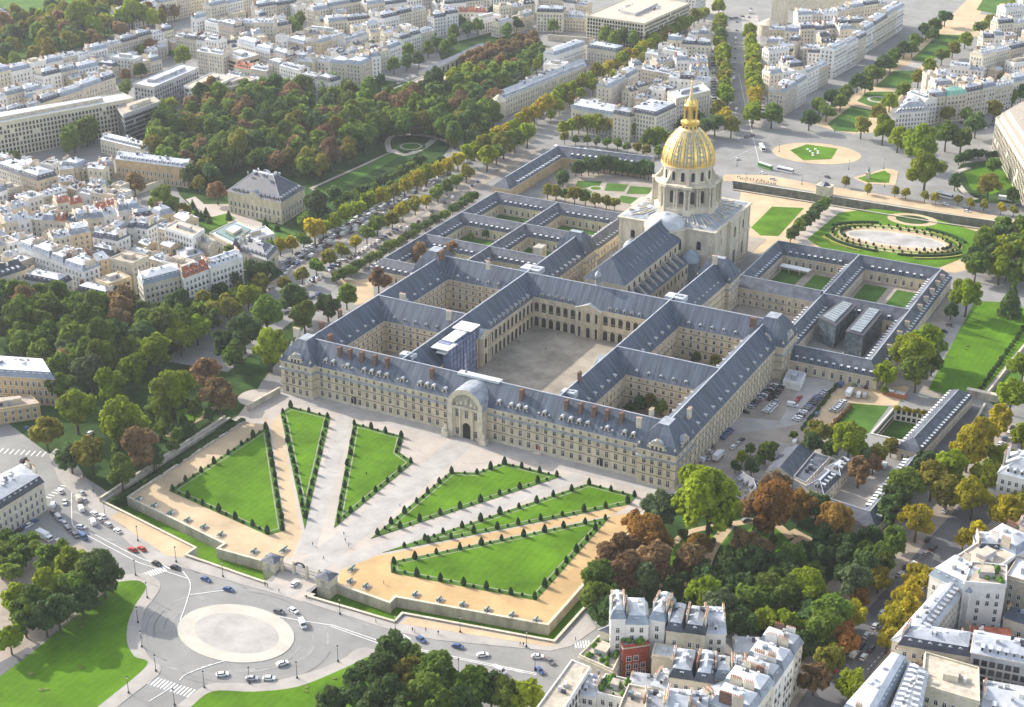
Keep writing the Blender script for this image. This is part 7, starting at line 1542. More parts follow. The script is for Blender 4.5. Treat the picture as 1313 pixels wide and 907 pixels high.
# ---- boulevard on the right
for i, (x, y, r, k) in enumerate([(1313, 470, 7, 'lime'), (1298, 505, 7.5, 'lime'), (1284, 536, 6.5, 'yellow'), (1260, 556, 7, 'yellow'), (1243, 572, 9, 'yellow'), (1222, 600, 8, 'lime'), (1196, 612, 8, 'olive'), (1176, 668, 7, 'yellow'), (1215, 630, 7, 'olive'), (1160, 622, 8, 'green'), (1184, 596, 6, 'dark'), (1148, 640, 6, 'dark'), (1140, 655, 6, 'dark')]): T(x, y, r, k, f'on the palace side of the right boulevard, {ordinal(i)} from the top', big=r > 8)
for i, (x, y, r, k) in enumerate([(1312, 560, 6, 'lime'), (1283, 586, 6, 'lime'), (1266, 610, 7, 'lime'), (1249, 636, 8, 'yellow'), (1291, 655, 7, 'yellow'), (1310, 640, 6, 'olive'), (1256, 682, 4.5, 'yellow'), (1236, 690, 4, 'yellow'), (1180, 742, 6, 'yellow'), (1168, 758, 5, 'yellow'), (1158, 777, 5.6, 'yellow'), (1147, 798, 6, 'yellow'), (1138, 819, 4.6, 'yellow'), (1096, 878, 5.5, 'lime'), (1127, 742, 4.6, 'yellow'), (1095, 788, 5.2, 'yellow'), (1080, 818, 6, 'orange'), (1064, 845, 5.5, 'olive'), (1045, 868, 5.5, 'brown'), (1102, 764, 4, 'orange')]): T(x, y, r, k, f'on the town side of the right boulevard, {ordinal(i)} from the top', big=r > 7.4)
# ---- esplanade clumps
for i, (x, y, r, k) in enumerate([(12, 818, 5, 'lime'), (46, 774, 7, 'green'), (30, 790, 6.5, 'green'), (62, 752, 7, 'lime'), (74, 783, 7, 'dark'), (63, 718, 6, 'green'), (92, 724, 6.5, 'lime'), (96, 752, 7.5, 'green'), (131, 732, 8.5, 'dark'), (112, 738, 7, 'green'), (57, 790, 6.5, 'dark'), (22, 766, 5.5, 'lime'), (104, 768, 6, 'dark'), (80, 702, 3.5, 'green')]): T(x, y, r, k, f'in the left esplanade clump, {ordinal(i)} along it', big=r > 7)
for i, (x, y) in enumerate([(9, 706), (31, 710), (20, 722), (38, 695), (8, 690), (48, 706), (22, 698), (0, 726), (-8, 712), (14, 735)]): T(x, y, 4.2, 'green', f'small, in the grid at the left picture edge, {ordinal(i)} counted')
for i, (x, y, r, k) in enumerate([(506, 834, 6.5, 'dark'), (484, 862, 7.5, 'dark'), (453, 886, 7, 'dark'), (522, 868, 6.5, 'olive'), (556, 864, 8, 'green'), (548, 888, 7, 'green'), (606, 878, 7, 'green'), (592, 898, 6, 'dark'), (630, 882, 6, 'dark'), (650, 892, 6.5, 'green'), (672, 893, 6.5, 'lime'), (496, 890, 7, 'dark'), (532, 846, 5.5, 'green'), (470, 905, 6, 'dark'), (425, 898, 5, 'dark'), (565, 904, 6, 'green'), (510, 912, 6, 'dark')]): T(x, y, r, k, f'in the bottom esplanade clump, {ordinal(i)} along it', big=r > 7)
# ---- courts
for x, y, r, k, w in [(538, 323, 6, 'brown', 'in the nearest infirmary court, left'), (582, 320, 5, 'brown', 'in the nearest infirmary court, right'), (485, 358, 6.5, 'brown', 'round, in the small yard left of the palace'), (624, 299, 2.8, 'dark', 'in the far left infirmary court'), (604, 303, 2.2, 'lime', 'tiny, in the far left infirmary court'), (668, 290, 4, 'dark', 'in the infirmary court near the dome'), (690, 287, 4, 'dark', 'right one in the infirmary court near the dome'), (645, 321, 3, 'green', 'in a middle infirmary court'), (668, 362, 3, 'green', 'in the infirmary court behind the palace wing'), (820, 518, 4, 'dark', 'in the front right palace court'), (836, 514, 4, 'olive', 'beside another in the front right palace court'), (848, 522, 3.4, 'green', 'right one in the front right palace court'), (808, 524, 3, 'dark', 'left one in the front right palace court'), (893, 458, 3, 'dark', 'in the rear right palace court'), (918, 462, 3, 'olive', 'right one in the rear right palace court'), (906, 452, 2.6, 'green', 'middle one in the rear right palace court')]: T(x, y, r, k, w)
# ---- topiary cones round the forecourt lawns
_cones = []
for sd in range(3):
    b = MB(); r = random.Random(sd); n = 9
    rs = [[((rr*r.uniform(.9, 1.1))*math.cos(6.283*i/n), (rr*r.uniform(.9, 1.1))*math.sin(6.283*i/n), z) for i in range(n)] for rr, z in ((.75, 0), (1.0, .5), (.98, 1.1), (.78, 1.9), (.45, 2.7), (.08, 3.2))]
    b.rings(rs, 'topiary', True); _cones.append(b.mesh('topiary_cone'))
_balls = []
for sd in range(2):
    b = MB(); r = random.Random(9+sd); n = 8
    b.rings([[((rr*r.uniform(.9, 1.1))*math.cos(6.283*i/n), (rr*r.uniform(.9, 1.1))*math.sin(6.283*i/n), z) for i in range(n)] for rr, z in ((.45, 0), (.58, .3), (.46, .8), (.1, 1.1))], 'topiary', True); _balls.append(b.mesh('topiary_ball'))
RC = random.Random(3)
for P, nm in LAWNS:
    I = inset(P, 1.0); sd = nm.replace('the ', '')
    for i in range(len(I)):
        p, q = Vector(I[i]), Vector(I[(i+1) % len(I)]); L = (q-p).length; n = max(1, int(round(L/9.2)))
        for k in range(n):
            for big in (0, 1):
                u = p.lerp(q, (k+(0 if big else .5))/n)
                if not big and L < 9: continue
                me = _cones[RC.randrange(3)] if big else _balls[RC.randrange(2)]
                o = bpy.data.objects.new('topiary_cone' if big else 'topiary_ball', me); LINK(o); s = RC.uniform(.76, 1.18); o.location = (u.x+RC.uniform(-.4, .4), u.y+RC.uniform(-.4, .4), .2); o.scale = (s, s, s*RC.uniform(.95, 1.1)); o.rotation_euler = (0, 0, RC.uniform(0, 6))
                tag(o, (f'tall dark clipped cone bush on the edge of {nm}' if big else f'small dark clipped bush between the cones of {nm}'), 'topiary', ('cones of ' if big else 'small bushes of ')+sd)
# low box hedges of the basin garden
b0 = MB(); b0.lathe(0, 0, [(.55, 0), (.6, .5), (.35, 1.0), (.05, 1.3)], 'topiary', 7); hb = b0.mesh('box_bush')
for f, g, n in ((1.28, .74, 46), (1.1, .56, 40)):
    for k in range(n):
        a = 6.283*k/n; p = (Cc.x+L_*f*math.cos(a)*math.cos(ra)-L_*g*math.sin(a)*math.sin(ra), Cc.y+L_*f*math.cos(a)*math.sin(ra)+L_*g*math.sin(a)*math.cos(ra))
        o = bpy.data.objects.new('box_bush', hb); LINK(o); s = RC.uniform(.9, 1.7); o.location = (*p, .3); o.scale = (s, s, s); tag(o, f'small dark bush in the {"outer" if f > 1.2 else "inner"} ring round the oval basin', 'shrub', f'{"outer" if f > 1.2 else "inner"} basin ring')

for x, y in COURT_TREES: tree(x, y, RT_.uniform(2.8, 4.6), RT_.choice(['green', 'dark', 'olive', 'lime', 'brown']), 'small tree in a court of the old quarters', 'court trees')
trow([(312, 534), (225, 590), (140, 642)], 46, 1.5, ['dark'], 'in the dark hedge along the garden wall left of the forecourt', 'garden wall hedge', shape='bush', name='hedge_bush', jit=.3)
plant_all()
# ================================================================ vehicles, lamps, people
for k, c in {'white': (.8, .8, .8), 'silver': (.45, .46, .48), 'black': (.02, .02, .022), 'grey': (.14, .145, .15), 'blue': (.05, .11, .26), 'red': (.42, .03, .02), 'cream': (.62, .58, .48), 'green': (.10, .32, .05)}.items(): mat('paint_'+k, c, .28, .04, .5, spec=.6)
mat('tyre', (.02, .02, .02), .9, .1, 1); mat('lamp_glass', (.8, .78, .7), .3, .05, 1); mat('hub', (.5, .5, .52), .35, .1, 1, metal=.6); mat('tail_red', (.5, .02, .02), .3, .05, 1); mat('tarpaulin', (.55, .56, .58), .7, .15, .8)
_vm = {}
def vehicle_parts(kind, col):
    k = (kind, col)
    if k in _vm: return _vm[k]
    pm = 'paint_'+col; parts = []
    def loft(sec, mt, w, b):   # side profile (y,z) given a width, slightly tapered towards the top
        zs = [z for _, z in sec]; z0, z1 = min(zs), max(zs)
        def xw(z): return w/2*(1-.16*((z-z0)/(z1-z0+1e-6))**2)
        vs = [(-xw(z), y, z) for y, z in sec]+[(xw(z), y, z) for y, z in sec]; n = len(sec)
        b.add(vs, [tuple(range(n)), tuple(range(2*n-1, n-1, -1))]+[(i, n+i, n+(i+1) % n, (i+1) % n) for i in range(n)], mt)
    if kind in ('car', 'estate'):
        b = MB(); loft([(-2.1, .3), (2.1, .3), (2.15, .55), (2.05, .8), (1.0, .95), (-1.75, .98), (-2.1, .85), (-2.15, .5)], pm, 1.76, b); loft([(.55, 1.38), (-.9, 1.42), (-1.25 if kind == 'car' else -1.8, 1.36), (-1.3 if kind == 'car' else -1.85, 1.33), (.6, 1.34)], pm, 1.42, b); parts.append(('body', b))
        b = MB(); loft([(1.15, .93), (.58, 1.36), (-1.2 if kind == 'car' else -1.78, 1.36), (-1.78 if kind == 'car' else -2.0, .95)], 'glass', 1.6, b); parts.append(('window_band', b))
        wh = ((-1.3, .32), (1.3, .32)); ww = .86; yl = 2.12
    elif kind == 'van':
        b = MB(); loft([(-2.5, .35), (2.5, .35), (2.55, .95), (1.9, 1.15), (1.35, 1.95), (1.1, 2.1), (-2.4, 2.15), (-2.52, 2.0)], pm, 1.95, b); parts.append(('body', b))
        b = MB(); loft([(1.93, 1.2), (1.42, 1.9), (1.36, 1.9), (1.8, 1.2)], 'glass', 1.85, b); loft([(1.5, 1.2), (1.2, 1.8), (.4, 1.8), (.4, 1.2)], 'glass', 2.02, b); parts.append(('window_band', b))
        wh = ((-1.6, .35), (1.6, .35)); ww = .95; yl = 2.5
    elif kind == 'truck':
        b = MB(); b.box((0, 3.1, .5), (2.2, 1.9, 2.0), pm); b.box((0, 0, .5), (1.0, 7.6, .4), 'frame_dark'); parts.append(('body', b))
        b = MB(); b.box((0, -.9, .9), (2.4, 5.8, 2.4), 'white_paint'); parts.append(('cargo_box', b)); b = MB(); b.box((0, 4.06, 1.5), (1.9, .06, .8), 'glass'); b.box((0, 3.4, 1.5), (2.26, .8, .7), 'glass'); parts.append(('window_band', b))
        wh = ((-2.4, .45), (2.8, .45)); ww = 1.05; yl = 4.0
    else:
        b = MB(); b.box((0, 0, .35), (2.5, 11.5, 2.65), pm); b.box((0, 0, 3.0), (2.3, 11.1, .12), 'white_paint'); b.box((0, -2, 3.12), (1.5, 2.4, .25), 'silver' if 'silver' in M else 'zinc_light'); parts.append(('body', b))
        b = MB(); b.box((0, 0, 1.35), (2.54, 11.1, 1.0), 'glass'); b.box((0, 5.74, 1.1), (2.3, .08, 1.5), 'glass'); parts.append(('window_band', b)); wh = ((-3.4, .48), (3.6, .48)); ww = 1.1; yl = 5.7
    for y, r in wh:
        for s in (-1, 1):
            b = MB(); b.tube((s*(ww-.1), y, r), (s*(ww+.06), y, r), r, r, 'tyre', 10); b.tube((s*ww, y, r), (s*(ww+.08), y, r), r*.55, r*.5, 'hub', 8); parts.append(('wheel', b))
    for s in (-1, 1):
        b = MB(); b.box((s*ww*.75, yl-.02, .6), (.32, .12, .16), 'lamp_glass'); parts.append(('headlight', b))
    b = MB(); b.box((0, -yl, .7), (ww*1.8, .12, .12), 'tail_red'); parts.append(('tail_light', b))
    _vm[k] = [(n, b.mesh(n)) for n, b in parts]; return _vm[k]
NAMEV = {'car': ('parked_car', 'car'), 'estate': ('estate_car', 'car'), 'van': ('van', 'van'), 'truck': ('truck', 'truck'), 'bus': ('bus', 'bus')}
def veh(x, y, ang, kind, col, label, group=None, simple=False, z=.03):
    t = bpy.data.objects.new(NAMEV[kind][0] if group or kind != 'car' else 'car', None); LINK(t); t.location = (x, y, z); t.rotation_euler = (0, 0, ang); tag(t, label, NAMEV[kind][1], group)
    for n, me in vehicle_parts(kind, col):
        if simple and n in ('headlight', 'tail_light', 'wheel'): continue
        child(n, me, t)
    return t
def V(px, py, dx, dy, kind, col, where):
    p = Vector(G2(px, py, .5)); q = Vector(G2(px+dx, py+dy, .5)); d = q-p; veh(p.x, p.y, math.atan2(d.y, d.x)-R(90), kind, col, f'{col} {"car" if kind in ("car", "estate") else kind} {where}')
def vrow(a, b, n, nose, where, group, cols=('silver', 'black', 'white', 'grey', 'silver', 'blue', 'black', 'white'), p=1.0, kinds=('car', 'estate', 'car', 'car', 'estate', 'van'), simple=False, w0=.5):
    A, B = Vector(G2(*a, .5)), Vector(G2(*b, .5)); d = (B-A).normalized(); base = math.atan2(d.y, d.x)-R(90)
    for i in range(n):
        if RC.random() > p: continue
        q = A.lerp(B, (i+.5)/n); kd = kinds[RC.randrange(len(kinds))]; c = cols[RC.randrange(len(cols))]
        if kd == 'van': c = RC.choice(['white', 'white', 'silver'])
        veh(q.x+RC.uniform(-.3, .3), q.y+RC.uniform(-.3, .3), base+R(nose)+RC.uniform(-.04, .04), kd, c, f'{c} {"van" if kd == "van" else "car"} {where}', group, simple)
W_ = 'on the road by the forecourt'
for px, py, dx, dy, k, c, w in [(77.5, 630, -4, -6, 'car', 'white', 'at the left crossing below the corner house'), (68, 649, 3, -6, 'van', 'white', 'large, waiting left of the traffic island'), (83, 644, 0, 6, 'car', 'white', 'small, beside the large waiting van'), (100, 640, -4, -5, 'van', 'cream', 'second in the queue, upper left'), (104, 653, -3, -6, 'van', 'white', 'rounded, third in the queue'), (108, 641, -4, -5, 'car', 'silver', 'in the right lane of the upper queue'), (105, 632, -5, -5, 'car', 'silver', 'leading the upper left queue'), (119, 670, -4, -6, 'van', 'white', 'small, lower end of the queue'), (121, 659, -6, -4, 'car', 'white', 'right lane, middle of the queue'), (128, 667, -6, -4, 'car', 'silver', 'right lane, behind the white one'), (139, 673, -6, -4, 'car', 'silver', 'right lane, near the sand verge'), (151, 681, -6, -4, 'car', 'white', 'right lane, last of the queue'), (104, 676, 7, 1, 'car', 'white', 'turning left of the island'), (107, 689, 6, 5, 'van', 'blue', 'roofed white, left of the double line'), (57, 690, 6, 3, 'truck', 'white', 'small lorry by the left edge trees'), (78, 698, 6, 3, 'van', 'silver', 'behind the lorry by the left edge trees'), (44, 658, 5, -4, 'car', 'grey', 'parked before the corner house'), (54, 653, 5, -4, 'car', 'black', 'parked second before the corner house'), (170, 705, -7, -3, 'car', 'red', 'left of two, on the forecourt road'), (182, 704, -6, -4, 'car', 'red', 'right of two, on the forecourt road'), (201, 723, 7, 3, 'car', 'black', 'at the crossing, left'), (225, 728, 7, 2, 'car', 'black', 'just past the crossing'), (264, 743, 7, 3, 'car', 'blue', 'before the roundabout, upper left'), (293, 756, 7, 2, 'car', 'blue', 'beside the moat pavement'), (358, 784.5, 7, 2, 'estate', 'grey', 'by the dashed line right of the island'), (376, 783, 7, 4, 'car', 'white', 'just below the forecourt gate'), (388, 801, 3, 7, 'van', 'white', 'right of the stone island'), (285, 865, 8, -1, 'car', 'white', 'leftmost of three below the island'), (323, 870, 8, 0, 'car', 'silver', 'middle of three below the island'), (345, 870, 8, 0, 'car', 'white', 'rightmost of three below the island'), (362, 851, 7, -2, 'car', 'white', 'upper right of the three below the island'),
    (378, 749, 5, -4, 'car', 'white', 'entering the forecourt gate'), (540, 820, 6, 4, 'car', 'blue', 'right of the crossing by the sand verge'), (587, 829, 8, 2, 'car', 'blue', 'large dark, on the lower road'), (618.5, 840, 8, -1, 'car', 'white', 'on the lower road, centre'), (640, 861, 7, 3, 'van', 'white', 'large, low on the bottom road'), (689, 842, 8, 0, 'car', 'white', 'near the bottom block corner'), (705, 848, 5, 4, 'car', 'grey', 'last before the bottom block corner'), (692, 860, 4, 4, 'car', 'blue', 'small, beside the bottom block'), (30, 590, 4, -4, 'car', 'black', 'at the left zebra crossing'), (34, 597, 5, -5, 'car', 'white', 'below the left zebra crossing'), (35, 550, 6, 4, 'car', 'blue', 'under the left edge trees'), (115, 556, 4, -4, 'car', 'white', 'parked under the avenue trees')]: V(px, py, dx, dy, k, c, w)
for px, py, dx, dy, k, c, w in [(1185, 750, -6, 4, 'van', 'white', 'turning at the right boulevard junction'), (1163, 726, 6, -4, 'car', 'grey', 'left of two dark ones at the junction'), (1168, 729, 6, -5, 'car', 'blue', 'right of two dark ones at the junction'), (1131, 786, 5, -6, 'car', 'white', 'highest in the boulevard queue'), (1122, 803, 5, -7, 'car', 'silver', 'second in the boulevard queue'), (1111, 815, 5, -7, 'car', 'white', 'third in the boulevard queue'), (1105, 828, 5, -7, 'car', 'black', 'fourth in the boulevard queue'), (1095, 839, 5, -7, 'van', 'white', 'large, at the boulevard zebra'), (1107, 843, 5, -7, 'car', 'white', 'beside the large van at the zebra'), (1117, 832, 5, -7, 'car', 'black', 'right lane by the zebra'), (1066, 859, 5, 2, 'car', 'red', 'small, below the boulevard zebra'), (1268, 576, 3, -6, 'van', 'white', 'on the upper boulevard'), (1211, 655, 4, -6, 'car', 'white', 'between yellow trees on the boulevard'), (1189, 692, 3, -5, 'car', 'black', 'at the junction kerb'), (1255, 583, 3, -6, 'car', 'black', 'left lane of the upper boulevard'),
    (977, 191, 3, 5, 'bus', 'white', 'coming round the circle behind the dome'), (981, 215, 9, 3, 'bus', 'green', 'long green at the street behind the dome'), (1007, 220, 9, 2, 'bus', 'white', 'second long one behind the dome'), (945, 204, 0, -6, 'car', 'white', 'on the place left of the circle'), (978, 222, 8, 2, 'car', 'white', 'below the green bus'), (991, 230, 8, 2, 'car', 'silver', 'second below the green bus'), (1061, 227, 8, 3, 'car', 'black', 'right of the two buses'), (947, 179, 0, -6, 'car', 'white', 'at the avenue mouth'), (957, 176, 6, -2, 'car', 'black', 'turning at the avenue mouth'), (965, 174, 6, -2, 'car', 'black', 'second turning at the avenue mouth'), (945, 166, 0, -6, 'car', 'white', 'low on the straight avenue'), (944, 152, 0, -6, 'car', 'silver', 'second on the straight avenue'), (944, 141, 0, -6, 'van', 'white', 'box like on the straight avenue'), (963, 157, 0, 5, 'car', 'silver', 'right side of the straight avenue'), (1210, 252, 8, 2, 'bus', 'white', 'on the street over the trench, right'), (1212, 262, 8, 2, 'car', 'white', 'before the right hand bus'), (1238, 265, 6, 2, 'car', 'silver', 'near the right hand street trees'), (1288, 257, 8, 1, 'truck', 'white', 'at the right edge street'), (1240, 271, 6, 1, 'car', 'white', 'lower lane of the right street'), (1306, 263, 7, 1, 'car', 'blue', 'far right on the trench street')]: V(px, py, dx, dy, k, c, w)
vrow((940, 120), (945, 20), 16, 0, 'on the busy straight avenue far beyond the dome', 'far avenue traffic', p=.75); vrow((955, 100), (962, 8), 14, 180, 'in the right lanes of the far avenue', 'far avenue right lanes', p=.7); vrow((924, 60), (934, 30), 6, 0, 'at the top avenue crossing', 'top crossing cars', p=.8); vrow((930, 25), (960, 20), 6, 90, 'waiting across the top avenue', 'waiting cars top', p=.8)
vrow((917, 165), (914, 70), 26, 90, 'parked in the line behind the far avenue trees', 'far avenue parking', p=.9, simple=True); vrow((978, 148), (976, 60), 22, 90, 'parked along the wedge block', 'wedge block parking', p=.9, simple=True)
# boulevard on the east: traffic and parking
vrow((300, 440), (420, 370), 14, 0, 'parked on the near side of the boulevard below the clipped row', 'near boulevard parking', p=.55)
vrow((372, 378), (440, 333), 14, 90, 'parked side by side on the boulevard strip', 'boulevard strip parking', p=.85); vrow((392, 366), (515, 290), 24, 60, 'parked aslant before the clipped trees', 'aslant boulevard parking', p=.8); vrow((430, 352), (540, 282), 14, 20, 'parked loosely on the gravel of the boulevard', 'gravel boulevard parking', p=.6)
for k_, (y0, nose, w_) in enumerate(((352, 0, 'near'), (347.5, 0, 'second'), (343, 180, 'third'), (338, 180, 'far'))): vrow((360, y0), (525, y0-97), 30, nose, f'in the {w_} lane of the dense boulevard traffic', f'{w_} boulevard lane', p=.78)
vrow((345, 372), (372, 345), 6, 0, 'at the lower end of the boulevard', 'lower boulevard cars', p=.8)
vrow((526, 254), (700, 146), 30, 0, 'on the upper stretch of the boulevard', 'upper boulevard cars', p=.6); vrow((540, 280), (640, 215), 12, 30, 'parked beside the upper infirmary wall', 'upper wall parking', p=.6); vrow((528, 249), (690, 148), 26, 180, 'along the inner lane of the upper boulevard', 'upper inner lane', p=.7)
vrow((690, 186), (840, 204), 16, 75, 'parked behind the garden range', 'parking behind the garden range', p=.75, simple=True); vrow((1225, 160), (1300, 138), 14, 90, 'parked below the right hand block', 'right block parking', p=.85, simple=True); vrow((1215, 178), (1290, 155), 14, 90, 'parked in the second line below the right hand block', 'right block second parking', p=.8, simple=True)
vrow((640, 45), (665, 38), 5, 0, 'on the sunken street, top centre', 'sunken street cars', p=.8, simple=True); vrow((480, 120), (540, 95), 9, 0, 'parked by the low pavilion', 'pavilion parking', p=.8, simple=True)
vrow((1150, 740), (1200, 700), 6, 0, 'waiting at the right junction', 'junction queue', p=.6); vrow((1255, 610), (1300, 545), 9, 0, 'parked on the upper right boulevard', 'upper right parking', p=.8); vrow((170, 470), (300, 392), 14, 0, 'under the lime avenue trees', 'lime avenue cars', p=.6)
# palace car park
vrow((960, 523), (994, 493), 12, 90, 'in the bay nearest the palace wall', 'car park bay by the wall', kinds=('car', 'estate')); vrow((988, 514), (1001, 495), 8, 90, 'in the black row of the car park', 'black row of the car park', cols=('black', 'black', 'grey'), kinds=('car', 'estate')); vrow((982, 529), (996, 514), 6, 90, 'in the white row of the car park', 'white row of the car park', cols=('white', 'silver'), kinds=('car',)); vrow((1000, 497), (1013, 486), 4, 90, 'at the top of the middle bay', 'top of the middle bay', cols=('white', 'black'), kinds=('car', 'estate'))
vrow((1020, 539), (1057, 501), 16, 85, 'in the row against the car park hedge', 'hedge row parking', kinds=('car', 'estate')); vrow((1068, 528), (1082, 514), 6, 90, 'in the small row right of the hedge', 'small row right of the hedge', kinds=('car',))
vrow((923, 563), (936, 550), 5, 90, 'in the front row below the palace wall', 'front row below the wall', cols=('black', 'blue'), kinds=('car',)); vrow((938, 576), (953, 562), 3, 0, 'along the play yard fence', 'play yard fence cars', kinds=('car',))
for px, py, dx, dy, k, c, w in [(897, 590, -5, -2, 'van', 'white', 'at the palace right corner'), (905, 588, 5, 2, 'car', 'silver', 'beside the corner van'), (908, 579, -6, -2, 'car', 'white', 'below the palace side wall'), (912, 572, -6, -2, 'car', 'grey', 'second below the palace side wall'), (921, 587, 4, -4, 'truck', 'white', 'box lorry standing in the palace yard'), (956, 528, 8, 2, 'car', 'black', 'alone by the side entrance steps'), (1016, 520, 5, 1, 'van', 'white', 'crossing the car park, front'), (1021, 515, 4, -4, 'car', 'red', 'left of two in the car park'), (1025, 510, 4, -4, 'car', 'red', 'right of two in the car park'), (1019, 487, 6, 1, 'van', 'white', 'before the site cabin'), (1019, 568, 3, -5, 'van', 'white', 'at the bicycle stand'), (1047, 531, 3, -5, 'car', 'blue', 'right of the car park hedge'), (1089, 506, 4, -6, 'truck', 'white', 'by the yard lawn'), (1101, 507, 2, -6, 'van', 'white', 'left of two by the yard lawn'), (1109, 508, 2, -6, 'van', 'silver', 'right of two by the yard lawn'), (1096, 493, 2, -5, 'car', 'green', 'parked before the annex'), (1103, 494, 2, -5, 'car', 'white', 'small, parked before the annex'), (1111, 496, 3, -4, 'car', 'black', 'parked before the annex corner'), (1078, 494, 3, -5, 'van', 'blue', 'at the head of the hedge'), (1210, 425, 6, 2, 'car', 'black', 'lower one behind the annex'), (1218, 417, 6, 2, 'car', 'grey', 'upper one behind the annex'), (957, 667, 5, -1, 'car', 'grey', 'half hidden under the rusty trees'), (1134, 598, 3, -5, 'van', 'white', 'in the L shaped yard'), (476, 344, 5, 2, 'car', 'white', 'in the small yard left of the palace')]: V(px, py, dx, dy, k, c, w)
t = thing('container', (*G2(1147, 508), 0), 'long rusty red skip container with two grey lids by the annex', 'container'); p = Vector(G2(1147, 508)); d = (Vector(G2(1155, 510))-Vector(G2(1139, 506))); a = math.atan2(d.y, d.x); b = MB(); b.box((p.x, p.y, 0), (11, 3, 2.2), 'tile_red', a); b.build('bin_body', t)
for s in (-2.6, 2.6): b = MB(); b.box((p.x+s*math.cos(a), p.y+s*math.sin(a), 2.2), (4.4, 2.7, .35), 'tarpaulin', a); b.build('lid', t)
t = thing('awning', (*G2(1018, 345, 3.5), 0), 'long white awning in the left annex court', 'awning'); p = G2(1020, 343, 3.5); b = MB(); b.box((p[0], p[1], 3.2), (17, 5, .25), 'white_paint', R(-4)); b.build('canopy', t)
for u in (-8, -3, 3, 8): b = MB(); b.box((p[0]+u, p[1]-2.2, 0), (.15, .15, 3.2), 'white_paint'); b.build('post', t)
# ---- street lamps
_lm = []
b = MB(); b.lathe(0, 0, [(.34, 0), (.36, .5), (.16, .8), (.11, 1.1), (.08, 5.6), (.16, 5.7)], 'iron', 8); _lm.append(('pole', b.mesh('pole'))); b = MB(); b.lathe(0, 0, [(.16, 5.7), (.32, 6.4), (.3, 6.45)], 'lamp_glass', 6, False); _lm.append(('lantern', b.mesh('lantern'))); b = MB(); b.lathe(0, 0, [(.36, 6.45), (.2, 6.75), (.05, 7.0)], 'iron', 6); _lm.append(('lamp_cap', b.mesh('lamp_cap')))
def lamp(px, py, where, group=None):
    t = thing('street_lamp', (*G2(px, py), .05), f'black iron street lamp {where}', 'street lamp', group)
    for n, me in _lm: child(n, me, t)
for i, (x, y) in enumerate([(177, 694), (226, 721), (286, 740), (436, 788), (507, 809), (590, 811), (675, 830), (107, 612), (135, 664)]): lamp(x, y, f'on the moat side pavement, {ordinal(i)} listed from the left crossing' if i < 7 else f'at the wooded garden kerb, {"upper" if i == 7 else "lower"} one')
for i, (x, y) in enumerate([(174, 738), (189, 767), (177, 799), (182, 830), (200, 861), (165, 889)]): lamp(x, y, f'on the left curve of the roundabout, {ordinal(i)} from the top')
for i, (x, y) in enumerate([(262, 882), (320, 877), (381, 870), (433.5, 849)]): lamp(x, y, f'on the bottom curve of the roundabout, {ordinal(i)} from the left')
for i, (x, y) in enumerate([(588, 866), (686, 860), (41, 640), (224, 905)]): lamp(x, y, ['at the bottom esplanade trees', 'beside the bottom block corner', 'before the corner house lower left', 'at the bottom crossing'][i])
for i, (x, y) in enumerate([(945, 213), (956, 236), (1028, 237), (1050, 240), (1085, 238), (1112, 247), (1133, 217), (1088, 218), (1134, 240), (1070, 170), (999, 195)]): lamp(x, y, 'round the circle and street behind the dome', 'lamps behind the dome')
t = thing('monument', (*G2(1113, 229), 0), 'dark statue on a pale pedestal on the small lawn behind the dome', 'statue'); p = G2(1113, 229); b = MB(); b.box((*p, 0), (2.6, 2.6, 4), 'stone_light'); b.box((*p, 4), (3, 3, .4), 'stone_light'); b.build('pedestal', t); b = MB(); b.lathe(*p, [(.7, 4.4), (.75, 5.2), (.5, 6), (.6, 6.6), (.3, 7.1), (.32, 7.5), (.05, 7.8)], 'bronze_green', 8); b.build('figure', t)
t = thing('gate_pavilion', (*G2(1057, 250), 0), 'small stone gate pavilion at the trench by the dome lawns', 'pavilion'); p = G2(1057, 250); b = MB(); b.box((*p, 0), (9, 6, 6), 'stone_light', -.1); b.box((*p, 6), (10, 7, .6), 'stone_light', -.1); b.build('wall', t); b = MB(); b.lathe(*p, [(4, 6.6), (2, 8), (.4, 8.6)], 'slate_low', 4, False); b.build('roof', t)
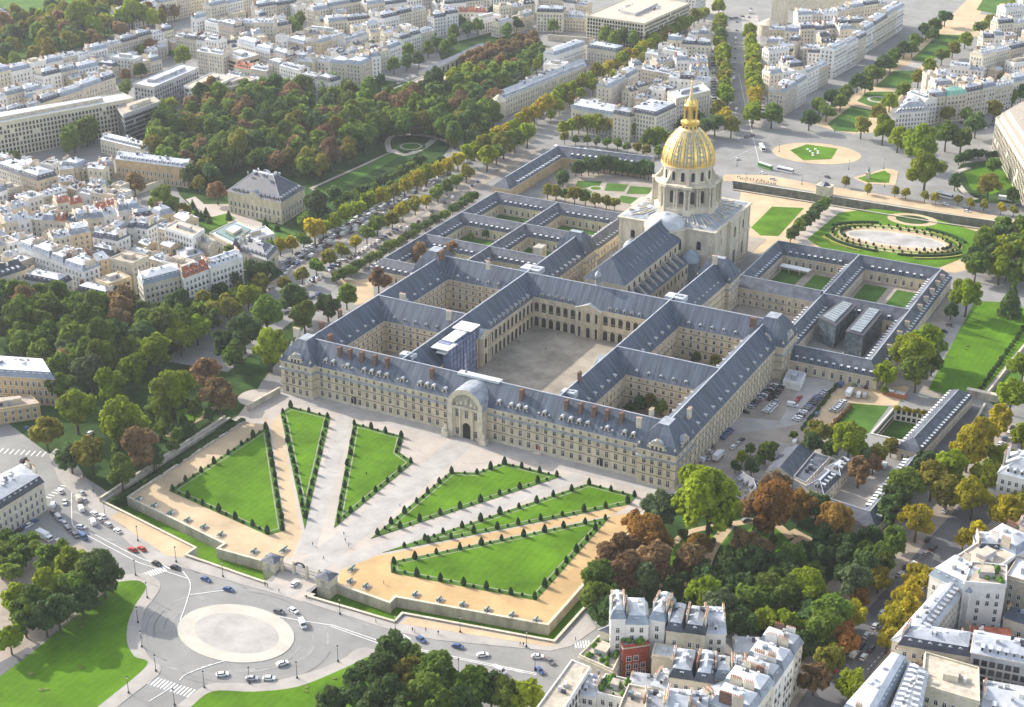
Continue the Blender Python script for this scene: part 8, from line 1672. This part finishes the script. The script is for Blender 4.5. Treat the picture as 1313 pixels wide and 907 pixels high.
# ---- people (skinned figures, two poses)
for i, (x, y, tp, pose, w) in enumerate([(441, 687, 'black', 'walk', 'walking on the axis path, upper of a pair'), (443, 695, 'blue', 'walk', 'walking on the axis path, lower of a pair'), (415, 718, 'black', 'walk', 'crossing the cobbles before the gate'), (447, 702, 'beige', 'stand', 'standing near the axis path edge'), (492, 749, 'beige', 'stand', 'standing on the ochre terrace'), (340, 752, 'black', 'stand', 'left of a pair by the moat parapet'), (343, 753, 'red', 'stand', 'right of a pair by the moat parapet'), (358, 760, 'black', 'walk', 'walking below the entry'), (393, 768, 'black', 'walk', 'walking past the moat parapet right of the gate'), (482, 799, 'blue', 'walk', 'walking on the right moat pavement'), (529, 810, 'black', 'stand', 'left of three at the sand verge'), (532, 812, 'beige', 'stand', 'middle of three at the sand verge'), (546, 810, 'red', 'stand', 'right of three at the sand verge'), (562, 814, 'black', 'walk', 'alone on the sand verge'), (667, 828, 'blue', 'walk', 'on the pavement near the moat corner'), (671, 829, 'black', 'walk', 'second on the pavement near the moat corner'), (738, 822, 'black', 'stand', 'at the bottom block crossing'), (120, 632, 'black', 'walk', 'on the wooded garden pavement'), (118, 598, 'blue', 'stand', 'at the wooded garden kerb'), (328, 676, 'black', 'walk', 'on the left gravel terrace'), (401, 700, 'beige', 'walk', 'on the left cobbled path'), (513, 650, 'blue', 'walk', 'beside the lawn right of the axis path'), (470, 610, 'black', 'walk', 'on the axis path half way to the palace'), (608, 567, 'black', 'stand', 'beside the palace doorway'), (640, 470, 'beige', 'stand', 'in the central court'), (700, 450, 'black', 'walk', 'far in the central court'), (665, 440, 'blue', 'walk', 'left in the central court')]):
    t = bpy.data.objects.new('person', person_mesh(pose, 'cloth_'+tp, 'cloth_black' if i % 3 else 'cloth_blue')); LINK(t); t.location = (*G2(x, y), .14); t.rotation_euler = (0, 0, i*1.3); tag(t, f'person in a {tp} top {w}', 'person')
for k in range(26):
    p = G2(945+k*2.0+RC.uniform(-1, 1), 229+k*.35+RC.uniform(-1.2, 1.2)); o = bpy.data.objects.new('person', person_mesh('stand', 'cloth_'+['black', 'blue', 'beige', 'red'][k % 4], 'cloth_black')); LINK(o); o.location = (*p, .15); o.rotation_euler = (0, 0, k); tag(o, 'person standing in the small crowd behind the dome', 'person', 'crowd behind the dome')

vrow((66, 655), (100, 690), 5, 0, 'in the left queue beside the traffic island', 'left island queue', p=.7); vrow((128, 660), (165, 690), 6, 180, 'in the kerb lane of the left road', 'left kerb lane', p=.6); vrow((46, 668), (20, 684), 4, 0, 'parked below the corner house', 'corner house parking')
# ---------------------------------------------------------------- light, sky, camera
HAZE = 0.000055; SUN_EL = 28.0; SUN_AZ = (-math.cos(R(10)), math.sin(R(10)))   # towards the sun (plan)
w = bpy.data.worlds.new('World'); S.world = w; w.use_nodes = True
nt = w.node_tree; bg = nt.nodes['Background']; sk = nt.nodes.new('ShaderNodeTexSky'); sk.sky_type = 'NISHITA'
sk.sun_disc = False; sk.sun_elevation = R(SUN_EL); sk.sun_rotation = math.atan2(SUN_AZ[0], SUN_AZ[1]) % (2*math.pi)
sk.air_density = 1.0; sk.dust_density = 2.0; sk.ozone_density = 1.0
hs = nt.nodes.new('ShaderNodeHueSaturation'); hs.inputs['Saturation'].default_value = .55; nt.links.new(sk.outputs[0], hs.inputs['Color']); nt.links.new(hs.outputs[0], bg.inputs[0]); bg.inputs[1].default_value = 0.15
sd = bpy.data.lights.new('sun', 'SUN'); sd.energy = 2.8; sd.angle = R(.6); sd.color = (1, .93, .82)
so = bpy.data.objects.new('sun', sd); LINK(so)
dv = Vector((SUN_AZ[0]*math.cos(R(SUN_EL)), SUN_AZ[1]*math.cos(R(SUN_EL)), math.sin(R(SUN_EL))))
so.rotation_euler = dv.to_track_quat('Z', 'Y').to_euler(); so.location = (0, 0, 600)
cd = bpy.data.cameras.new('camera'); cd.sensor_width = 36; cd.lens = 36*FOC/1313; cd.clip_start = 1; cd.clip_end = 9000
co = bpy.data.objects.new('camera', cd); LINK(co); co.location = CAM
co.rotation_euler = Matrix((RT, UPV, -FW)).transposed().to_euler(); S.camera = co
S.view_settings.view_transform = 'Standard'; S.view_settings.look = 'None'; S.view_settings.exposure = EXPO; S.view_settings.gamma = 1
S.render.engine = 'CYCLES'
S.cycles.max_bounces = 5; S.cycles.diffuse_bounces = 2; S.cycles.glossy_bounces = 2; S.cycles.transmission_bounces = 2; S.cycles.transparent_max_bounces = 4; S.cycles.volume_bounces = 0

# ---------------------------------------------------------------- air
if HAZE:
    b = MB(); b.box((-150, 500, -8), (2600, 2700, 340), 'asphalt'); hm = bpy.data.materials.new('haze_air'); hm.use_nodes = True; n2 = hm.node_tree.nodes; n2.remove(n2['Principled BSDF']); pv = n2.new('ShaderNodeVolumePrincipled'); pv.inputs['Color'].default_value = (.86, .92, 1, 1); pv.inputs['Density'].default_value = HAZE; pv.inputs['Anisotropy'].default_value = .3
    hm.node_tree.links.new(pv.outputs[0], n2['Material Output'].inputs['Volume']); M['haze'] = hm; b.slots = ['haze']; o = b.build('haze'); o['kind'] = 'stuff'
